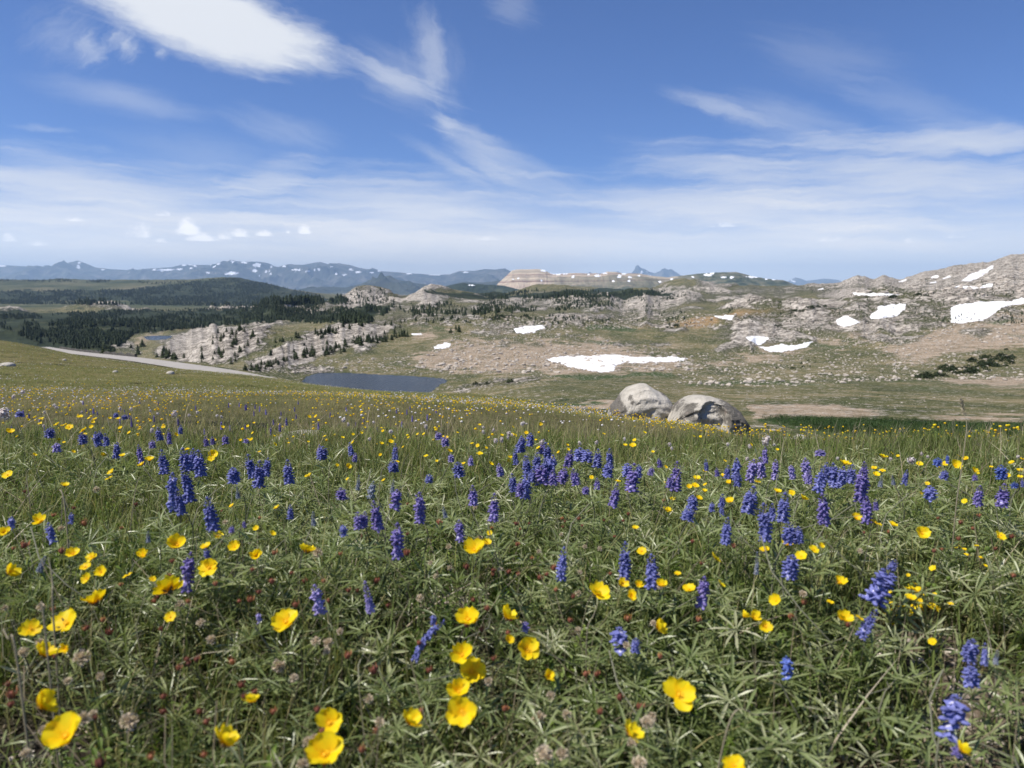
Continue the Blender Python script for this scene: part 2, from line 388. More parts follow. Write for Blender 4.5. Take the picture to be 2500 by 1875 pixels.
# ------------------------------------------------------------------ the lie of the land
# survey: for each bearing (photo column) the ground at growing distance, as a sight line (values over 400) or a height below the eye
NEAR = [(0.2, -0.432), (1.0, -0.482), (2.0, -0.555)]
COLS = {
 -900: [(3,-.60),(6,970),(12,915),(25,862),(45,818),(70,785),(90,-5),(150,-30),(300,-60),(800,-78),(2500,-90),(4000,744),(4800,737),(6000,705),(7500,680),(8500,676),(9500,-50),(14000,-100)],
 0: [(3,-.65),(6,985),(12,935),(25,890),(45,850),(65,827),(85,-7),(140,-28),(250,-55),(400,-68),(800,-78),(1200,-83),(2500,-90),(4000,744),(4800,737),(6000,706),(7500,683),(8500,678),(9500,-50),(14000,-100)],
 300: [(3,-.66),(6,985),(12,940),(25,910),(50,884),(60,-6.4),(150,-13.95),(170,-16.5),(230,-32),(320,-52),(500,-66),(1200,-81),(2500,-88),(4000,746),(4800,739),(6500,702),(7500,684),(8500,-20),(9500,-60),(14000,-100)],
 560: [(3,-.66),(6,985),(12,948),(25,921),(42,910),(55,-7),(100,-12.4),(160,-17.6),(300,-33),(420,-43),(480,-40),(560,-29.5),(700,-58),(1200,-80),(2000,-85),(4000,750),(5000,742),(6500,706),(7500,680),(9000,-60),(14000,-110)],
 750: [(3,-.66),(6,987),(12,955),(25,936),(38,939),(55,-8.8),(100,-17),(200,-30),(290,-41),(350,-40.8),(380,-39.5),(430,-41),(520,-38),(620,-33),(660,-31.5),(800,-48),(1500,-70),(2200,-62),(3000,746),(4500,740),(6500,716),(7800,714),(9000,-80),(14000,-120)],
 900: [(3,-.66),(6,990),(12,962),(25,956),(32,951),(45,-7.5),(100,-19),(200,-32),(290,-41.2),(350,-40.8),(375,-39.5),(450,866),(550,832),(650,805),(740,782),(820,778),(1000,770),(1500,757),(1800,749),(2300,744),(3000,738),(4500,733),(6500,728),(9000,-140),(14000,-150)],
 1100: [(3,-.67),(6,997),(12,977),(20,969),(28,964),(40,-7),(100,-19.5),(200,-32),(290,-41),(345,-41),(360,905),(450,862),(600,812),(700,786),(800,772),(900,766),(1100,762),(1500,748),(2000,738),(2500,731),(4000,721),(6000,718),(9000,-150),(14000,-160)],
 1300: [(3,-.67),(6,1006),(12,986),(20,981),(26,977),(40,-8),(80,-14.8),(120,-19.4),(160,958),(220,935),(300,918),(335,911),(360,904),(420,873),(500,845),(600,815),(700,787),(780,771),(850,-30.5),(1000,762),(1300,753),(2000,736),(3000,724),(4000,719),(6000,-100),(9000,-150),(14000,-160)],
 1500: [(3,-.67),(6,1030),(10,1024),(14,1018),(20,-3.95),(40,-8),(60,-10.8),(80,988),(110,970),(150,955),(220,935),(290,920),(340,908),(400,885),(480,855),(600,825),(750,801),(820,792),(900,786),(1200,769),(1600,756),(2200,743),(3000,731),(4000,721),(6000,-110),(9000,-160),(14000,-160)],
 1725: [(3,-.68),(5,1076),(8,1048),(11,1034),(14.5,1030),(20,-4.1),(40,-8.3),(55,1037),(75,1020),(90,1009),(110,995),(150,970),(200,950),(260,932),(300,922),(350,906),(420,885),(520,855),(600,830),(700,800),(760,781),(850,761),(900,756),(1000,-33),(1400,746),(2000,729),(2600,713),(3200,701),(4000,-20),(6000,-120),(14000,-160)],
 1800: [(3,-.68),(5,1082),(8,1062),(11,1050),(13.5,1048),(16,-3.6),(20,-4.5),(40,-8.3),(55,1037),(75,1020),(90,1009),(110,995),(150,970),(200,950),(260,932),(300,922),(350,906),(420,885),(520,855),(600,830),(700,800),(760,781),(850,761),(900,756),(1000,-33),(1400,746),(2000,729),(2600,713),(3200,701),(4000,-20),(6000,-120),(14000,-160)],
 1870: [(3,-.68),(5,1086),(8,1084),(10,-2.4),(20,-4.5),(40,-8.3),(55,1037),(75,1020),(90,1009),(110,995),(150,970),(200,950),(260,932),(300,922),(350,906),(420,885),(520,855),(600,830),(700,800),(760,781),(850,761),(900,756),(1000,-33),(1400,746),(2000,729),(2600,713),(3200,701),(4000,-20),(6000,-120),(14000,-160)],
 2100: [(3,-.68),(5,1094),(8,1088),(10,-2.45),(20,-4.6),(40,-8.6),(55,1048),(75,1022),(90,1008),(130,980),(180,955),(230,935),(280,920),(340,905),(420,880),(500,850),(600,810),(680,770),(740,746),(800,736),(900,-20),(1300,722),(1800,706),(2300,690),(2600,683),(3000,0),(6000,-120),(14000,-160)],
 2300: [(3,-.68),(5,1094),(8,1089),(10,-2.45),(20,-4.6),(40,-8.6),(55,1050),(75,1028),(90,1013),(130,985),(180,960),(230,942),(270,930),(320,912),(380,890),(450,860),(550,810),(650,760),(720,729),(780,716),(900,-8),(1300,705),(1700,680),(2000,656),(2200,651),(2600,40),(6000,-120),(14000,-160)],
 2500: [(3,-.68),(5,1094),(8,1089),(10,-2.45),(20,-4.6),(40,-8.6),(55,1052),(75,1030),(90,1016),(130,988),(180,964),(230,947),(270,935),(310,921),(350,900),(420,870),(500,826),(600,771),(680,736),(750,713),(820,701),(950,690),(1200,675),(1500,641),(1750,620),(1900,614),(2300,70),(6000,-100),(14000,-160)],
 3000: [(3,-.68),(8,1060),(10,-2.2),(40,-8.3),(55,1050),(90,1012),(180,955),(270,925),(350,890),(500,810),(680,705),(820,670),(1200,630),(1500,595),(1900,570),(2300,120),(6000,-80),(14000,-160)],
}
_rk = random.Random(8)
# small knolls: bearing, distance, half width px, half depth m, rise px
KNOLLS = [(900,2150,52,170,40),(868,2050,30,120,10),(935,2100,30,120,12),(1345,3300,95,420,22),(1395,3100,60,300,8),(1310,3500,40,300,8),(1560,2700,45,260,20),(1500,2900,50,260,10),(1640,3500,46,330,24),(1690,3300,60,300,8),(1480,5600,110,500,22),(1390,5900,70,400,18),(1600,5900,60,400,10),
          (740,1700,70,200,26),(660,1500,60,180,16),(800,1600,40,150,12),(1020,2300,60,200,14),(1060,2000,45,170,14),(1090,2500,60,200,16),(1150,2700,50,200,10),(980,1500,70,160,10),
          (250,1500,90,150,9),(420,1900,80,200,9),(130,1800,80,200,8),(500,1500,70,150,10),(60,1300,80,130,8),
          (560,7300,60,600,10),(620,7000,60,500,6),(200,7700,40,500,4),(300,7600,70,500,3),
          (1210,820,60,70,10),(1290,760,40,60,6),(1790,770,55,45,15),(1880,800,60,50,17),(1830,700,40,30,8),(2140,800,60,50,20),(1960,830,60,50,12),(2200,820,60,50,6),(2060,1000,40,60,8),(1640,640,60,40,8),
          (480,470,50,50,6),(640,560,40,60,8),(600,470,30,40,6),(850,640,60,70,14),(960,760,40,60,8),(2040,2300,50,200,8),(2200,1500,50,90,10),(2300,1700,50,100,8),(2420,1400,50,80,8)]

KN2 = [(_rk.uniform(850, 1760), _rk.uniform(1400, 2500), _rk.uniform(22, 75), _rk.uniform(60, 170), _rk.uniform(4, 10)) for _ in range(38)] + [(_rk.uniform(-150, 880), _rk.uniform(1100, 2900), _rk.uniform(30, 90), _rk.uniform(60, 180), _rk.uniform(4, 11)) for _ in range(30)] + [(_rk.uniform(1750, 2600), _rk.uniform(600, 1100), _rk.uniform(25, 70), _rk.uniform(25, 80), _rk.uniform(4, 11)) for _ in range(22)]
s_f = np.linspace(-0.80, 0.80, 1000)
s_all = np.concatenate([-np.geomspace(2.6, 0.81, 40), s_f, np.geomspace(0.81, 2.6, 40)])
y_all = np.concatenate([np.geomspace(0.22, 20, 230)[:-1], np.geomspace(20, 14000, 860)])
NS, NY = len(s_all), len(y_all)
LY = np.log(y_all)
ukeys = sorted(COLS)
tcols = []
for k in ukeys:
    pts = NEAR + COLS[k]
    yy = np.array([p[0] for p in pts], float)
    tt = np.array([(-TV(p[1]) if p[1] > 400 else p[1] / p[0]) for p in pts])
    t = np.interp(LY, np.log(yy), tt)
    # heights, not sight lines, are straight between points that lie close together
    zlin = np.interp(y_all, yy, tt * yy) / y_all
    t = 0.5 * t + 0.5 * zlin
    tcols.append(t)
tcols = np.array(tcols)
u_of_s = W / 2 + F * s_all
def smooth_rows(a, sig):
    r = int(3 * sig) + 1; k = np.exp(-0.5 * (np.arange(-r, r + 1) / sig) ** 2); k /= k.sum()
    p = np.pad(a, ((0, 0), (r, r)), mode='edge')
    return np.apply_along_axis(lambda x: np.convolve(x, k, 'valid'), 1, p)
uf = np.arange(-900, 3001, 10.0)
tf = np.array([np.interp(uf, ukeys, tcols[:, j]) for j in range(NY)])      # NY x nu
tf = smooth_rows(tf, 5.0)
Tb = np.array([np.interp(u_of_s, uf, tf[j]) for j in range(NY)])            # NY x NS
Tb = smooth_rows(Tb.T, 3.0).T
Sg, Yg = np.meshgrid(s_all, y_all)
Xg = Sg * Yg
Zg = Tb * Yg
Ug = W / 2 + F * Sg
for (ku, ky, kw, kd, kh) in KNOLLS:
    sx = (ku - W / 2) / F * ky
    ex = ((Xg - sx) / (kw / F * ky)) ** 2 + ((Yg - ky) / kd) ** 2
    m = ex < 9
    Zg[m] += kh / F * ky * np.exp(-ex[m] ** 1.15 * 0.9)

KF = np.zeros(Zg.shape)
for (ku, ky, kw, kd, kh) in KN2:
    sx = (ku - W / 2) / F * ky
    ex = ((Xg - sx) / (kw / F * ky)) ** 2 + ((Yg - ky) / kd) ** 2
    m = ex < 7
    g_ = np.exp(-ex[m] ** 1.3 * 0.9); Zg[m] += kh / F * ky * g_; KF[m] = np.maximum(KF[m], g_)
# land cover, surveyed as outlines of what grows or lies where: 'kind': [(outline, strength, softness px)]
_r = random.Random(5)
def spot(u, v, a, b):
    return ([(u + a * math.cos(t * 1.047 + .3) * _r.uniform(.7, 1.2), v + b * math.sin(t * 1.047 + .3) * _r.uniform(.7, 1.2)) for t in range(6)], _r.uniform(.45, .85), _r.uniform(5, 11))
SPOTS = [spot(_r.uniform(-100, 950), _r.uniform(752, 842), _r.uniform(12, 42), _r.uniform(4, 9)) for _ in range(34)]
SPOTS += [spot(_r.uniform(860, 1720), _r.uniform(716, 800), _r.uniform(20, 70), _r.uniform(4, 11)) for _ in range(64)]
SPOTS += [spot(_r.uniform(1650, 2560), _r.uniform(690, 830), _r.uniform(18, 70), _r.uniform(4, 14)) for _ in range(46)]
SPOTS += [spot(_r.uniform(1150, 1700), _r.uniform(790, 850), _r.uniform(12, 40), _r.uniform(3, 8)) for _ in range(14)]
HEATH = [spot(_r.uniform(1150, 2560), _r.uniform(740, 900), _r.uniform(30, 110), _r.uniform(4, 10)) for _ in range(36)] + [spot(_r.uniform(1300, 2560), _r.uniform(920, 1000), _r.uniform(90, 240), _r.uniform(3, 8)) for _ in range(26)]
COVER = {
 'rock': [
  ([(380,860),(425,815),(520,792),(600,803),(650,795),(650,845),(600,880),(540,892),(470,890),(400,880)], .95, 14),
  ([(590,905),(640,870),(700,840),(760,810),(830,788),(900,788),(985,800),(950,825),(860,845),(800,862),(740,890),(690,905),(620,912)], 1.0, 12),
  ([(560,905),(640,896),(760,890),(850,905),(760,915),(640,910)], .7, 12),
  ([(190,840),(250,825),(330,832),(345,862),(250,862)], .7, 14),
  ([(1765,860),(1800,790),(1850,785),(1990,825),(1985,838),(1900,842),(1870,835),(1840,860)], .85, 12),
  ([(2090,800),(2120,790),(2200,785),(2240,800),(2200,812),(2110,812)], .9, 10),
  ([(822,745),(850,712),(900,702),(950,712),(965,742),(900,752)], .75, 10),
  ([(600,735),(760,722),(850,745),(930,765),(860,785),(700,775),(610,760)], .55, 22),
  ([(850,775),(1000,755),(1150,745),(1250,760),(1100,785),(950,800)], .5, 25),
  ([(1180,735),(1300,708),(1400,712),(1480,740),(1400,760),(1250,765)], .6, 20),
  ([(1450,740),(1500,718),(1580,715),(1620,700),(1680,702),(1720,725),(1650,750),(1560,770)], .7, 18),
  ([(1400,790),(1500,760),(1650,750),(1720,765),(1600,790)], .5, 22),
  ([(1640,735),(1800,705),(2000,695),(2120,690),(2100,712),(1900,725),(1750,735)], .55, 18),
  ([(1880,700),(2150,660),(2500,600),(2700,560),(2700,740),(2500,725),(2300,715),(2100,712)], .75, 18),
  ([(1740,830),(1790,780),(1900,750),(2050,742),(2120,715),(2320,715),(2420,735),(2330,790),(2230,812),(2090,815),(1960,815),(1860,850),(1780,845)], .55, 22),
  ([(1100,955),(1200,925),(1330,920),(1330,930),(1200,945),(1120,962)], .55, 10),
  ([(850,848),(880,836),(910,842),(890,862),(860,866)], .8, 8),
  ([(1160,800),(1200,775),(1330,770),(1380,790),(1330,815),(1200,815)], .45, 20),
  ([(1740,860),(1790,830),(1830,830),(1815,860),(1770,872)], .7, 10),
  ([(40,770),(75,765),(80,775),(40,782)], .7, 8), ([(100,815),(160,800),(165,815),(110,826)], .8, 8), ([(280,780),(340,778),(340,788),(280,792)], .5, 8),
  ([(480,755),(640,745),(640,765),(480,775)], .4, 12), ([(380,770),(430,755),(440,770),(390,782)], .5, 10)] + SPOTS,
 'tan': [
  ([(960,885),(1050,855),(1160,825),(1320,830),(1480,835),(1640,870),(1690,890),(1620,912),(1330,915),(1120,912)], .85, 35),
  ([(1640,905),(1760,870),(1950,835),(2120,800),(2180,830),(1900,880),(1700,915)], .55, 30),
  ([(2150,860),(2300,800),(2450,755),(2700,700),(2700,830),(2500,840),(2330,862),(2250,885)], 1.0, 28),
  ([(1840,985),(2000,982),(2160,1000),(2140,1022),(1950,1020),(1840,1022)], .9, 10),
  ([(2250,1010),(2400,1008),(2700,1015),(2700,1036),(2300,1030)], .5, 10),
  ([(1390,985),(1480,975),(1540,985),(1500,1003),(1400,1000)], .9, 8),
  ([(2250,930),(2380,925),(2560,925),(2560,955),(2440,945)], .9, 8),
  ([(1030,800),(1120,805),(1110,828),(1010,822)], .5, 10),
  ([(1750,880),(1900,845),(1980,850),(1900,890)], .5, 25),
  ([(300,845),(360,815),(400,805),(380,830),(330,860)], .5, 12)],
 'orange': [
  ([(1560,800),(1700,775),(1850,758),(2020,745),(2100,742),(2020,765),(1850,785),(1680,800)], .9, 16),
  ([(1700,765),(1850,748),(1980,735),(2060,728),(2000,750),(1800,770)], .4, 14)],
 'wet': [
  ([(1845,1026),(1900,1018),(2100,1030),(2300,1036),(2700,1034),(2700,1075),(2200,1072),(1990,1058)], 1.0, 7),
  ([(1320,917),(1640,908),(1660,918),(1400,928)], .8, 7),
  ([(1640,930),(1780,920),(2100,935),(2000,950),(1700,945)], .6, 14),
  ([(2150,945),(2250,935),(2500,960),(2500,975),(2250,960)], .5, 12),
  ([(1430,800),(1500,796),(1560,800),(1540,810),(1440,808)], .9, 6),
  ([(1020,800),(1090,800),(1080,810),(1030,812)], .6, 8),
  ([(880,890),(980,870),(1000,905),(900,910)], .5, 20),
  ([(2330,800),(2500,830),(2500,850),(2420,850)], .3, 12)] + [(p, s * .75, f) for p, s, f in HEATH],
 'forest': [
  ([(-900,738),(0,738),(200,736),(420,740),(600,747),(760,747),(850,737),(760,716),(640,690),(560,681),(470,688),(400,694),(340,706),(200,708),(-900,712)], .88, 12),
  ([(-900,690),(0,682),(260,684),(300,690),(-900,700)], .5, 6),
  ([(-900,775),(100,760),(350,755),(640,750),(800,755),(960,745),(900,780),(700,785),(500,800),(320,820),(250,860),(-900,880)], .80, 18),
  ([(1040,715),(1300,712),(1500,708),(1640,715),(1640,728),(1300,730),(1040,730)], .7, 8),
  ([(1380,722),(1480,700),(1620,714),(1560,725)], .9, 6),
  ([(1960,752),(2060,742),(2060,752),(1980,762)], .5, 8)],
}
Vp = np.where(Yg > 3, to_px(Xg, Yg, Zg)[1], 1500.0)
warp = np.where(Yg > 40, 1.0, 0.0)
wu = Ug + (26 * fbm(Ug / 60, Vp / 22, 5, 3, .6) + 6 * fbm(Ug / 9, Vp / 4, 3, 4)) * warp
wv = Vp + 9 * fbm(Ug / 60 + 40, Vp / 16, 5, 9, .6) * warp
MASK = {}
for kind, shapes in COVER.items():
    m = np.zeros(Zg.shape)
    for poly, st, soft in shapes:
        us = [p[0] for p in poly]; vs_ = [p[1] for p in poly]
        box = (wu > min(us) - soft) & (wu < max(us) + soft) & (wv > min(vs_) - soft) & (wv < max(vs_) + soft) & (Yg > 40)
        if not box.any(): continue
        d = poly_sd(wu[box], wv[box], poly)
        m[box] = np.maximum(m[box], st * sstep(-soft, soft, d))
    MASK[kind] = m

MASK['rock'] = np.maximum(MASK['rock'], np.clip(KF * 0.85 + 0.45 * fbm(Xg / (0.05 * Yg + 1), Yg / (0.09 * Yg + 1), 4, 19) * (KF > .05), 0, .9))
# relief of its own for each cover
R = MASK['rock']
far = sstep(60, 350, Yg)
Lr = np.clip(Yg / 550, 0.55, 6.0)
q1 = (Xg * 0.62 + Yg * 0.78); q2 = (Xg * 0.78 - Yg * 0.62)
slabz = sstep(1150, 950, Ug)
led = slabz * ridged(q1 / (55 * Lr), q2 / (13 * Lr), 4, 21) + (1 - slabz) * ridged(Xg / (48 * Lr), Yg / (24 * Lr), 4, 22)
lump = fbm(Xg / (45 * Lr), Yg / (45 * Lr), 5, 31)
Zg += R * far * Lr * ((3.8 + 1.5 * sstep(1100, 1300, Ug)) * led + 4.2 * lump)
crag = ridged(Xg / (22 * Lr), Yg / (20 * Lr), 4, 61)
Zg += R * far * Lr * (1.5 + 1.2 * sstep(1100, 1300, Ug)) * crag
Zg += far * (1 - R) * (1.1 * fbm(Xg / 38, Yg / 60, 5, 41) * np.clip(Yg / 500, 0.25, 5)) * sstep(150, 380, Yg) * (1 - MASK['snowbed'] if 'snowbed' in MASK else 1)
Zg += sstep(2500, 5000, Yg) * 16 * fbm(Xg / 700, Yg / 900, 5, 51)
Zg += MASK['forest'] * sstep(3500, 6000, Yg) * 20 * fbm(Xg / 190, Yg / 300, 4, 55)
nearm = 1 - sstep(25, 90, Yg)
Zg += nearm * (0.018 * fbm(Xg / 0.35, Yg / 0.35, 4, 71) + 0.03 * sstep(2.0, 8.0, Yg) * fbm(Xg / 1.6, Yg / 2.0, 3, 75) + 0.10 * sstep(8, 25, Yg) * fbm(Xg / 6, Yg / 8, 3, 77))

# ------------------------------------------------------------------ sampling of the ground
DT = None
def rebuild():
    global CUM
    CUM = np.maximum.accumulate(Zg / Yg, axis=0)
rebuild()
def colf(s): return np.interp(s, s_all, np.arange(NS))
def ground_z(x, y):
    x = np.asarray(x, float); y = np.maximum(np.asarray(y, float), y_all[0])
    c = np.clip(colf(x / y), 0, NS - 1.001); r = np.clip(np.interp(np.log(y), LY, np.arange(NY)), 0, NY - 1.001)
    ci, ri = c.astype(int), r.astype(int); fc, fr = c - ci, r - ri
    return (Zg[ri, ci] * (1 - fr) * (1 - fc) + Zg[ri + 1, ci] * fr * (1 - fc) + Zg[ri, ci + 1] * (1 - fr) * fc + Zg[ri + 1, ci + 1] * fr * fc)
def hit(u, v):
    """where the sight line through a photo pixel first meets the ground"""
    u = np.atleast_1d(np.asarray(u, float)); v = np.atleast_1d(np.asarray(v, float))
    s, t = ray(u, v)
    ci = np.clip(np.round(colf(s)).astype(int), 0, NS - 1)
    y = np.full(len(u), np.nan)
    for i in range(len(u)):
        col = CUM[:, ci[i]]
        r = np.searchsorted(col, t[i])
        if r >= NY: continue
        if r == 0: y[i] = y_all[0]; continue
        a, b = col[r - 1], col[r]
        f = (t[i] - a) / max(b - a, 1e-9)
        y[i] = y_all[r - 1] + f * (y_all[r] - y_all[r - 1])
    ys = np.where(np.isnan(y), 1.0, y)
    return s * y, y, ground_z(s * ys, ys)
def mask_at(kind, x, y):
    c = np.clip(np.round(colf(x / y)).astype(int), 0, NS - 1); r = np.clip(np.round(np.interp(np.log(y), LY, np.arange(NY))).astype(int), 0, NY - 1)
    return MASK[kind][r, c]

# ---- lakes: level water, the ground dug below it
LAKE_Z = -40.55
def at_level(poly, z):
    out = []
    for u, v in poly:
        s, t = ray(u, v); y = z / t; out.append((float(s * y), float(y)))
    return out
lake1 = at_level([(738,930),(752,921),(775,911),(850,911),(950,916),(1050,922),(1085,926),(1099,930),(1072,938),(1054,950),(1035,975),(950,985),(800,980),(742,955)], LAKE_Z)
LAKE2_Z = -79.6
lake2 = at_level([(352,822),(375,820),(417,820),(420,828),(400,832),(365,832)], LAKE2_Z)
def dig(poly, z, reach, rise):
    xs = [p[0] for p in poly]; ys = [p[1] for p in poly]
    box = (Xg > min(xs) - reach) & (Xg < max(xs) + reach) & (Yg > min(ys) - reach) & (Yg < max(ys) + reach)
    d = poly_sd(Xg[box], Yg[box], poly) + 3.0 * fbm(Xg[box] / 16, Yg[box] / 16, 4, 91) * min(1.0, reach / 25)
    zz = Zg[box]
    up = np.maximum(zz, z + rise * sstep(0, reach, -d) + 0.05)
    zz = np.where(d > 0, z - 0.15 - np.minimum(d, 8) * 0.12, zz * sstep(0, reach, -d) + up * (1 - sstep(0, reach, -d)))
    Zg[box] = zz
dig(lake1, LAKE_Z, 26, 0.9)
dig(lake2, LAKE2_Z, 60, 1.0)
# water must be in view past whatever lies in front of it
for poly, z in ((lake1, LAKE_Z), (lake2, LAKE2_Z)):
    ymid = sum(p[1] for p in poly) / len(poly)

# ---- the road: graded into the slope
ROAD_PX = [(100,848,262),(165,858.5,225),(230,866,190),(330,877,158),(430,891,134),(520,905,114),(600,921,100),(650,934,92),(720,955,80),(800,990,66)]
road = []
for u, v, y in ROAD_PX:
    s, t = ray(u, v); road.append((float(s) * y, y, float(t) * y))
road = np.array(road)
tt_ = np.linspace(0, len(road) - 1, 160)
def catmull(P, t):
    i = np.clip(t.astype(int), 0, len(P) - 2); f = (t - i)[:, None]
    p0 = P[np.maximum(i - 1, 0)]; p1 = P[i]; p2 = P[i + 1]; p3 = P[np.minimum(i + 2, len(P) - 1)]
    return 0.5 * (2 * p1 + (p2 - p0) * f + (2 * p0 - 5 * p1 + 4 * p2 - p3) * f ** 2 + (3 * p1 - p0 - 3 * p2 + p3) * f ** 3)
rc = catmull(road, tt_)
dr = np.gradient(rc[:, :2], axis=0); dr /= np.linalg.norm(dr, axis=1)[:, None]
nrm = np.stack([-dr[:, 1], dr[:, 0]], 1)
nrm *= np.sign((nrm * rc[:, :2]).sum(1))[:, None]            # away from the camera
RW = 2.5
box = (Yg > 50) & (Yg < 290) & (Xg < -10) & (Xg > -230)
bi = np.nonzero(box)
bx, by = Xg[bi], Yg[bi]
best = np.full(len(bx), 1e9); bz = np.zeros(len(bx)); side = np.zeros(len(bx))
for i in range(len(rc)):
    ex, ey = bx - rc[i, 0], by - rc[i, 1]
    d2 = ex * ex + ey * ey
    m = d2 < best
    best[m] = d2[m]; bz[m] = rc[i, 2]; side[m] = (ex * nrm[i, 0] + ey * nrm[i, 1])[m]
dist = np.sqrt(best)
near_side = side < 0
zz = Zg[bi]
# uphill (camera) side: keep the meadow from hiding the road; downhill side: falls away
w_ = 1 - sstep(RW + 0.5, RW + 9, dist)
zz = zz * (1 - w_) + (bz - 0.12 - np.where(near_side, 0.0, 0.0)) * w_
Zg[bi] = zz
rebuild()
Vp2 = np.where(Yg > 3, to_px(Xg, Yg, Zg)[1], 1500.0)
crest_y = np.interp(np.arange(0, 2501, 50), [0, 300, 560, 750, 900, 1100, 1300, 1500, 1800, 2500], [65, 50, 42, 38, 32, 28, 26, 15, 9, 9])
def crest(u): return np.interp(u, np.arange(0, 2501, 50), crest_y)

# ------------------------------------------------------------------ ground sheet
def idx(r, c): return r * NS + c
rr, cc = np.meshgrid(np.arange(NY - 1), np.arange(NS - 1), indexing='ij')
q = np.stack([idx(rr, cc), idx(rr, cc + 1), idx(rr + 1, cc + 1), idx(rr + 1, cc)], -1).reshape(-1, 4)
Vt = np.stack([Xg, Yg, Zg], -1).reshape(-1, 3)
# the ground behind and beside the viewer, tucked just below the first row
ax, ay = np.meshgrid(np.concatenate([-np.geomspace(14000, 1, 24), np.geomspace(1, 14000, 24)]), np.concatenate([-np.geomspace(9000, 0.3, 24), [0.0, 0.3]]))
az = -0.46 - 0.045 * np.clip(ay, -200, 5) * 0 - 0.03 * np.clip(np.abs(ax), 0, 60)
nb = len(Vt)
Vb = np.stack([ax, ay, az], -1).reshape(-1, 3)
r2, c2 = np.meshgrid(np.arange(ax.shape[0] - 1), np.arange(ax.shape[1] - 1), indexing='ij')
q2_ = np.stack([nb + r2 * 48 + c2, nb + r2 * 48 + c2 + 1, nb + (r2 + 1) * 48 + c2 + 1, nb + (r2 + 1) * 48 + c2], -1).reshape(-1, 4)
attrs = {k: np.concatenate([v.ravel(), np.zeros(len(Vb))]) for k, v in MASK.items()}
attrs['meadow'] = np.concatenate([(1 - sstep(0.95, 1.25, Yg / crest(np.clip(Ug, 0, 2500)))).ravel(), np.ones(len(Vb))])
attrs['upper'] = np.concatenate([(sstep(2600, 3600, Yg) * sstep(1250, 500, Ug)).ravel(), np.zeros(len(Vb))])
gravel = np.zeros(Zg.shape)
for gu, gv, gr in ((2360, 1720, 0.055), (2440, 1810, 0.08), (2180, 1560, 0.05), (2300, 1560, 0.055), (40, 1240, 0.10), (1090, 1480, 0.07), (2420, 1660, 0.07), (2200, 1850, 0.09), (20, 1800, 0.10)):
    s_, t_ = ray(gu, gv); y_ = 0.43 / (-t_ - 0.06); x_ = s_ * y_
    gravel = np.maximum(gravel, np.exp(-(((Xg - x_) ** 2 + (Yg - y_) ** 2) / gr ** 2)) * (Yg < 5))
MASK['gravel'] = gravel
attrs['gravel'] = np.concatenate([gravel.ravel(), np.zeros(len(Vb))])
GM = mesh_np('ground', np.concatenate([Vt, Vb]), np.concatenate([q, q2_]), None, attrs, True)

m, nt, b = material('ground')
geo = nt.node('ShaderNodeNewGeometry'); P = Sk(nt, geo.outputs['Position'])
n_big = nt.noise(P, 0.018, 5, 0.6); n_mid = nt.noise(P, 0.12, 5, 0.62); n_small = nt.noise(P, 0.9, 5, 0.65); n_fine = nt.noise(P, 9.0, 4, 0.6)
n_huge = nt.noise(P, 0.0016, 6, 0.6)
sepn = nt.node('ShaderNodeSeparateXYZ'); nt.put(sepn.inputs[0], Sk(nt, geo.outputs['Normal'])); nz = Sk(nt, sepn.outputs[2])
n_flat = nt.noise(nt.mapping(P, (0.035, 0.014, 0.05)), 1.0, 6, 0.65)
field = nt.ramp(n_flat * 0.5 + n_mid * 0.5, [(0.36, (0.024, 0.036, 0.012)), (0.45, (0.062, 0.070, 0.025)), (0.53, (0.115, 0.106, 0.046)), (0.62, (0.225, 0.185, 0.108))])
field = nt.mix(nt.smooth(0.50, 0.64, n_small) * 0.5, field, (0.24, 0.205, 0.13))
# pale stones sown through the turf
vd = nt.voronoi(P, 0.55); pick = nt.voronoi(P, 0.55, out='Color')
pr = nt.node('ShaderNodeSeparateColor'); nt.put(pr.inputs[0], pick); pr = Sk(nt, pr.outputs[0])
tanm = nt.attr('tan'); rockm = nt.attr('rock'); wetm = nt.attr('wet'); formask = nt.attr('forest'); orm = nt.attr('orange'); upm = nt.attr('upper'); mead = nt.attr('meadow'); grav = nt.attr('gravel')
tan_c = nt.ramp(n_mid * 0.4 + n_small * 0.6, [(0.38, (0.12, 0.098, 0.056)), (0.5, (0.28, 0.215, 0.15)), (0.6, (0.43, 0.345, 0.265))])
tan_e = nt.smooth(0.34, 0.66, tanm + (n_mid - 0.5) * 1.5 + (n_flat - 0.5) * 1.5)
col = nt.mix(tan_e * 0.9, field, tan_c)
or_c = nt.ramp(n_mid, [(0.3, (0.19, 0.125, 0.055)), (0.7, (0.30, 0.20, 0.095))])
col = nt.mix(nt.smooth(0.3, 0.7, orm + (n_mid - 0.5) * 0.4), col, or_c)
wet_c = nt.ramp(n_mid * 0.5 + n_small * 0.5, [(0.3, (0.022, 0.042, 0.012)), (0.7, (0.060, 0.085, 0.025))])
col = nt.mix(nt.smooth(0.35, 0.65, wetm + (n_mid - 0.5) * 0.35), col, wet_c)
up_c = nt.ramp(n_huge, [(0.36, (0.036, 0.050, 0.026)), (0.52, (0.085, 0.092, 0.050)), (0.7, (0.15, 0.135, 0.085))])
col = nt.mix(upm, col, up_c)
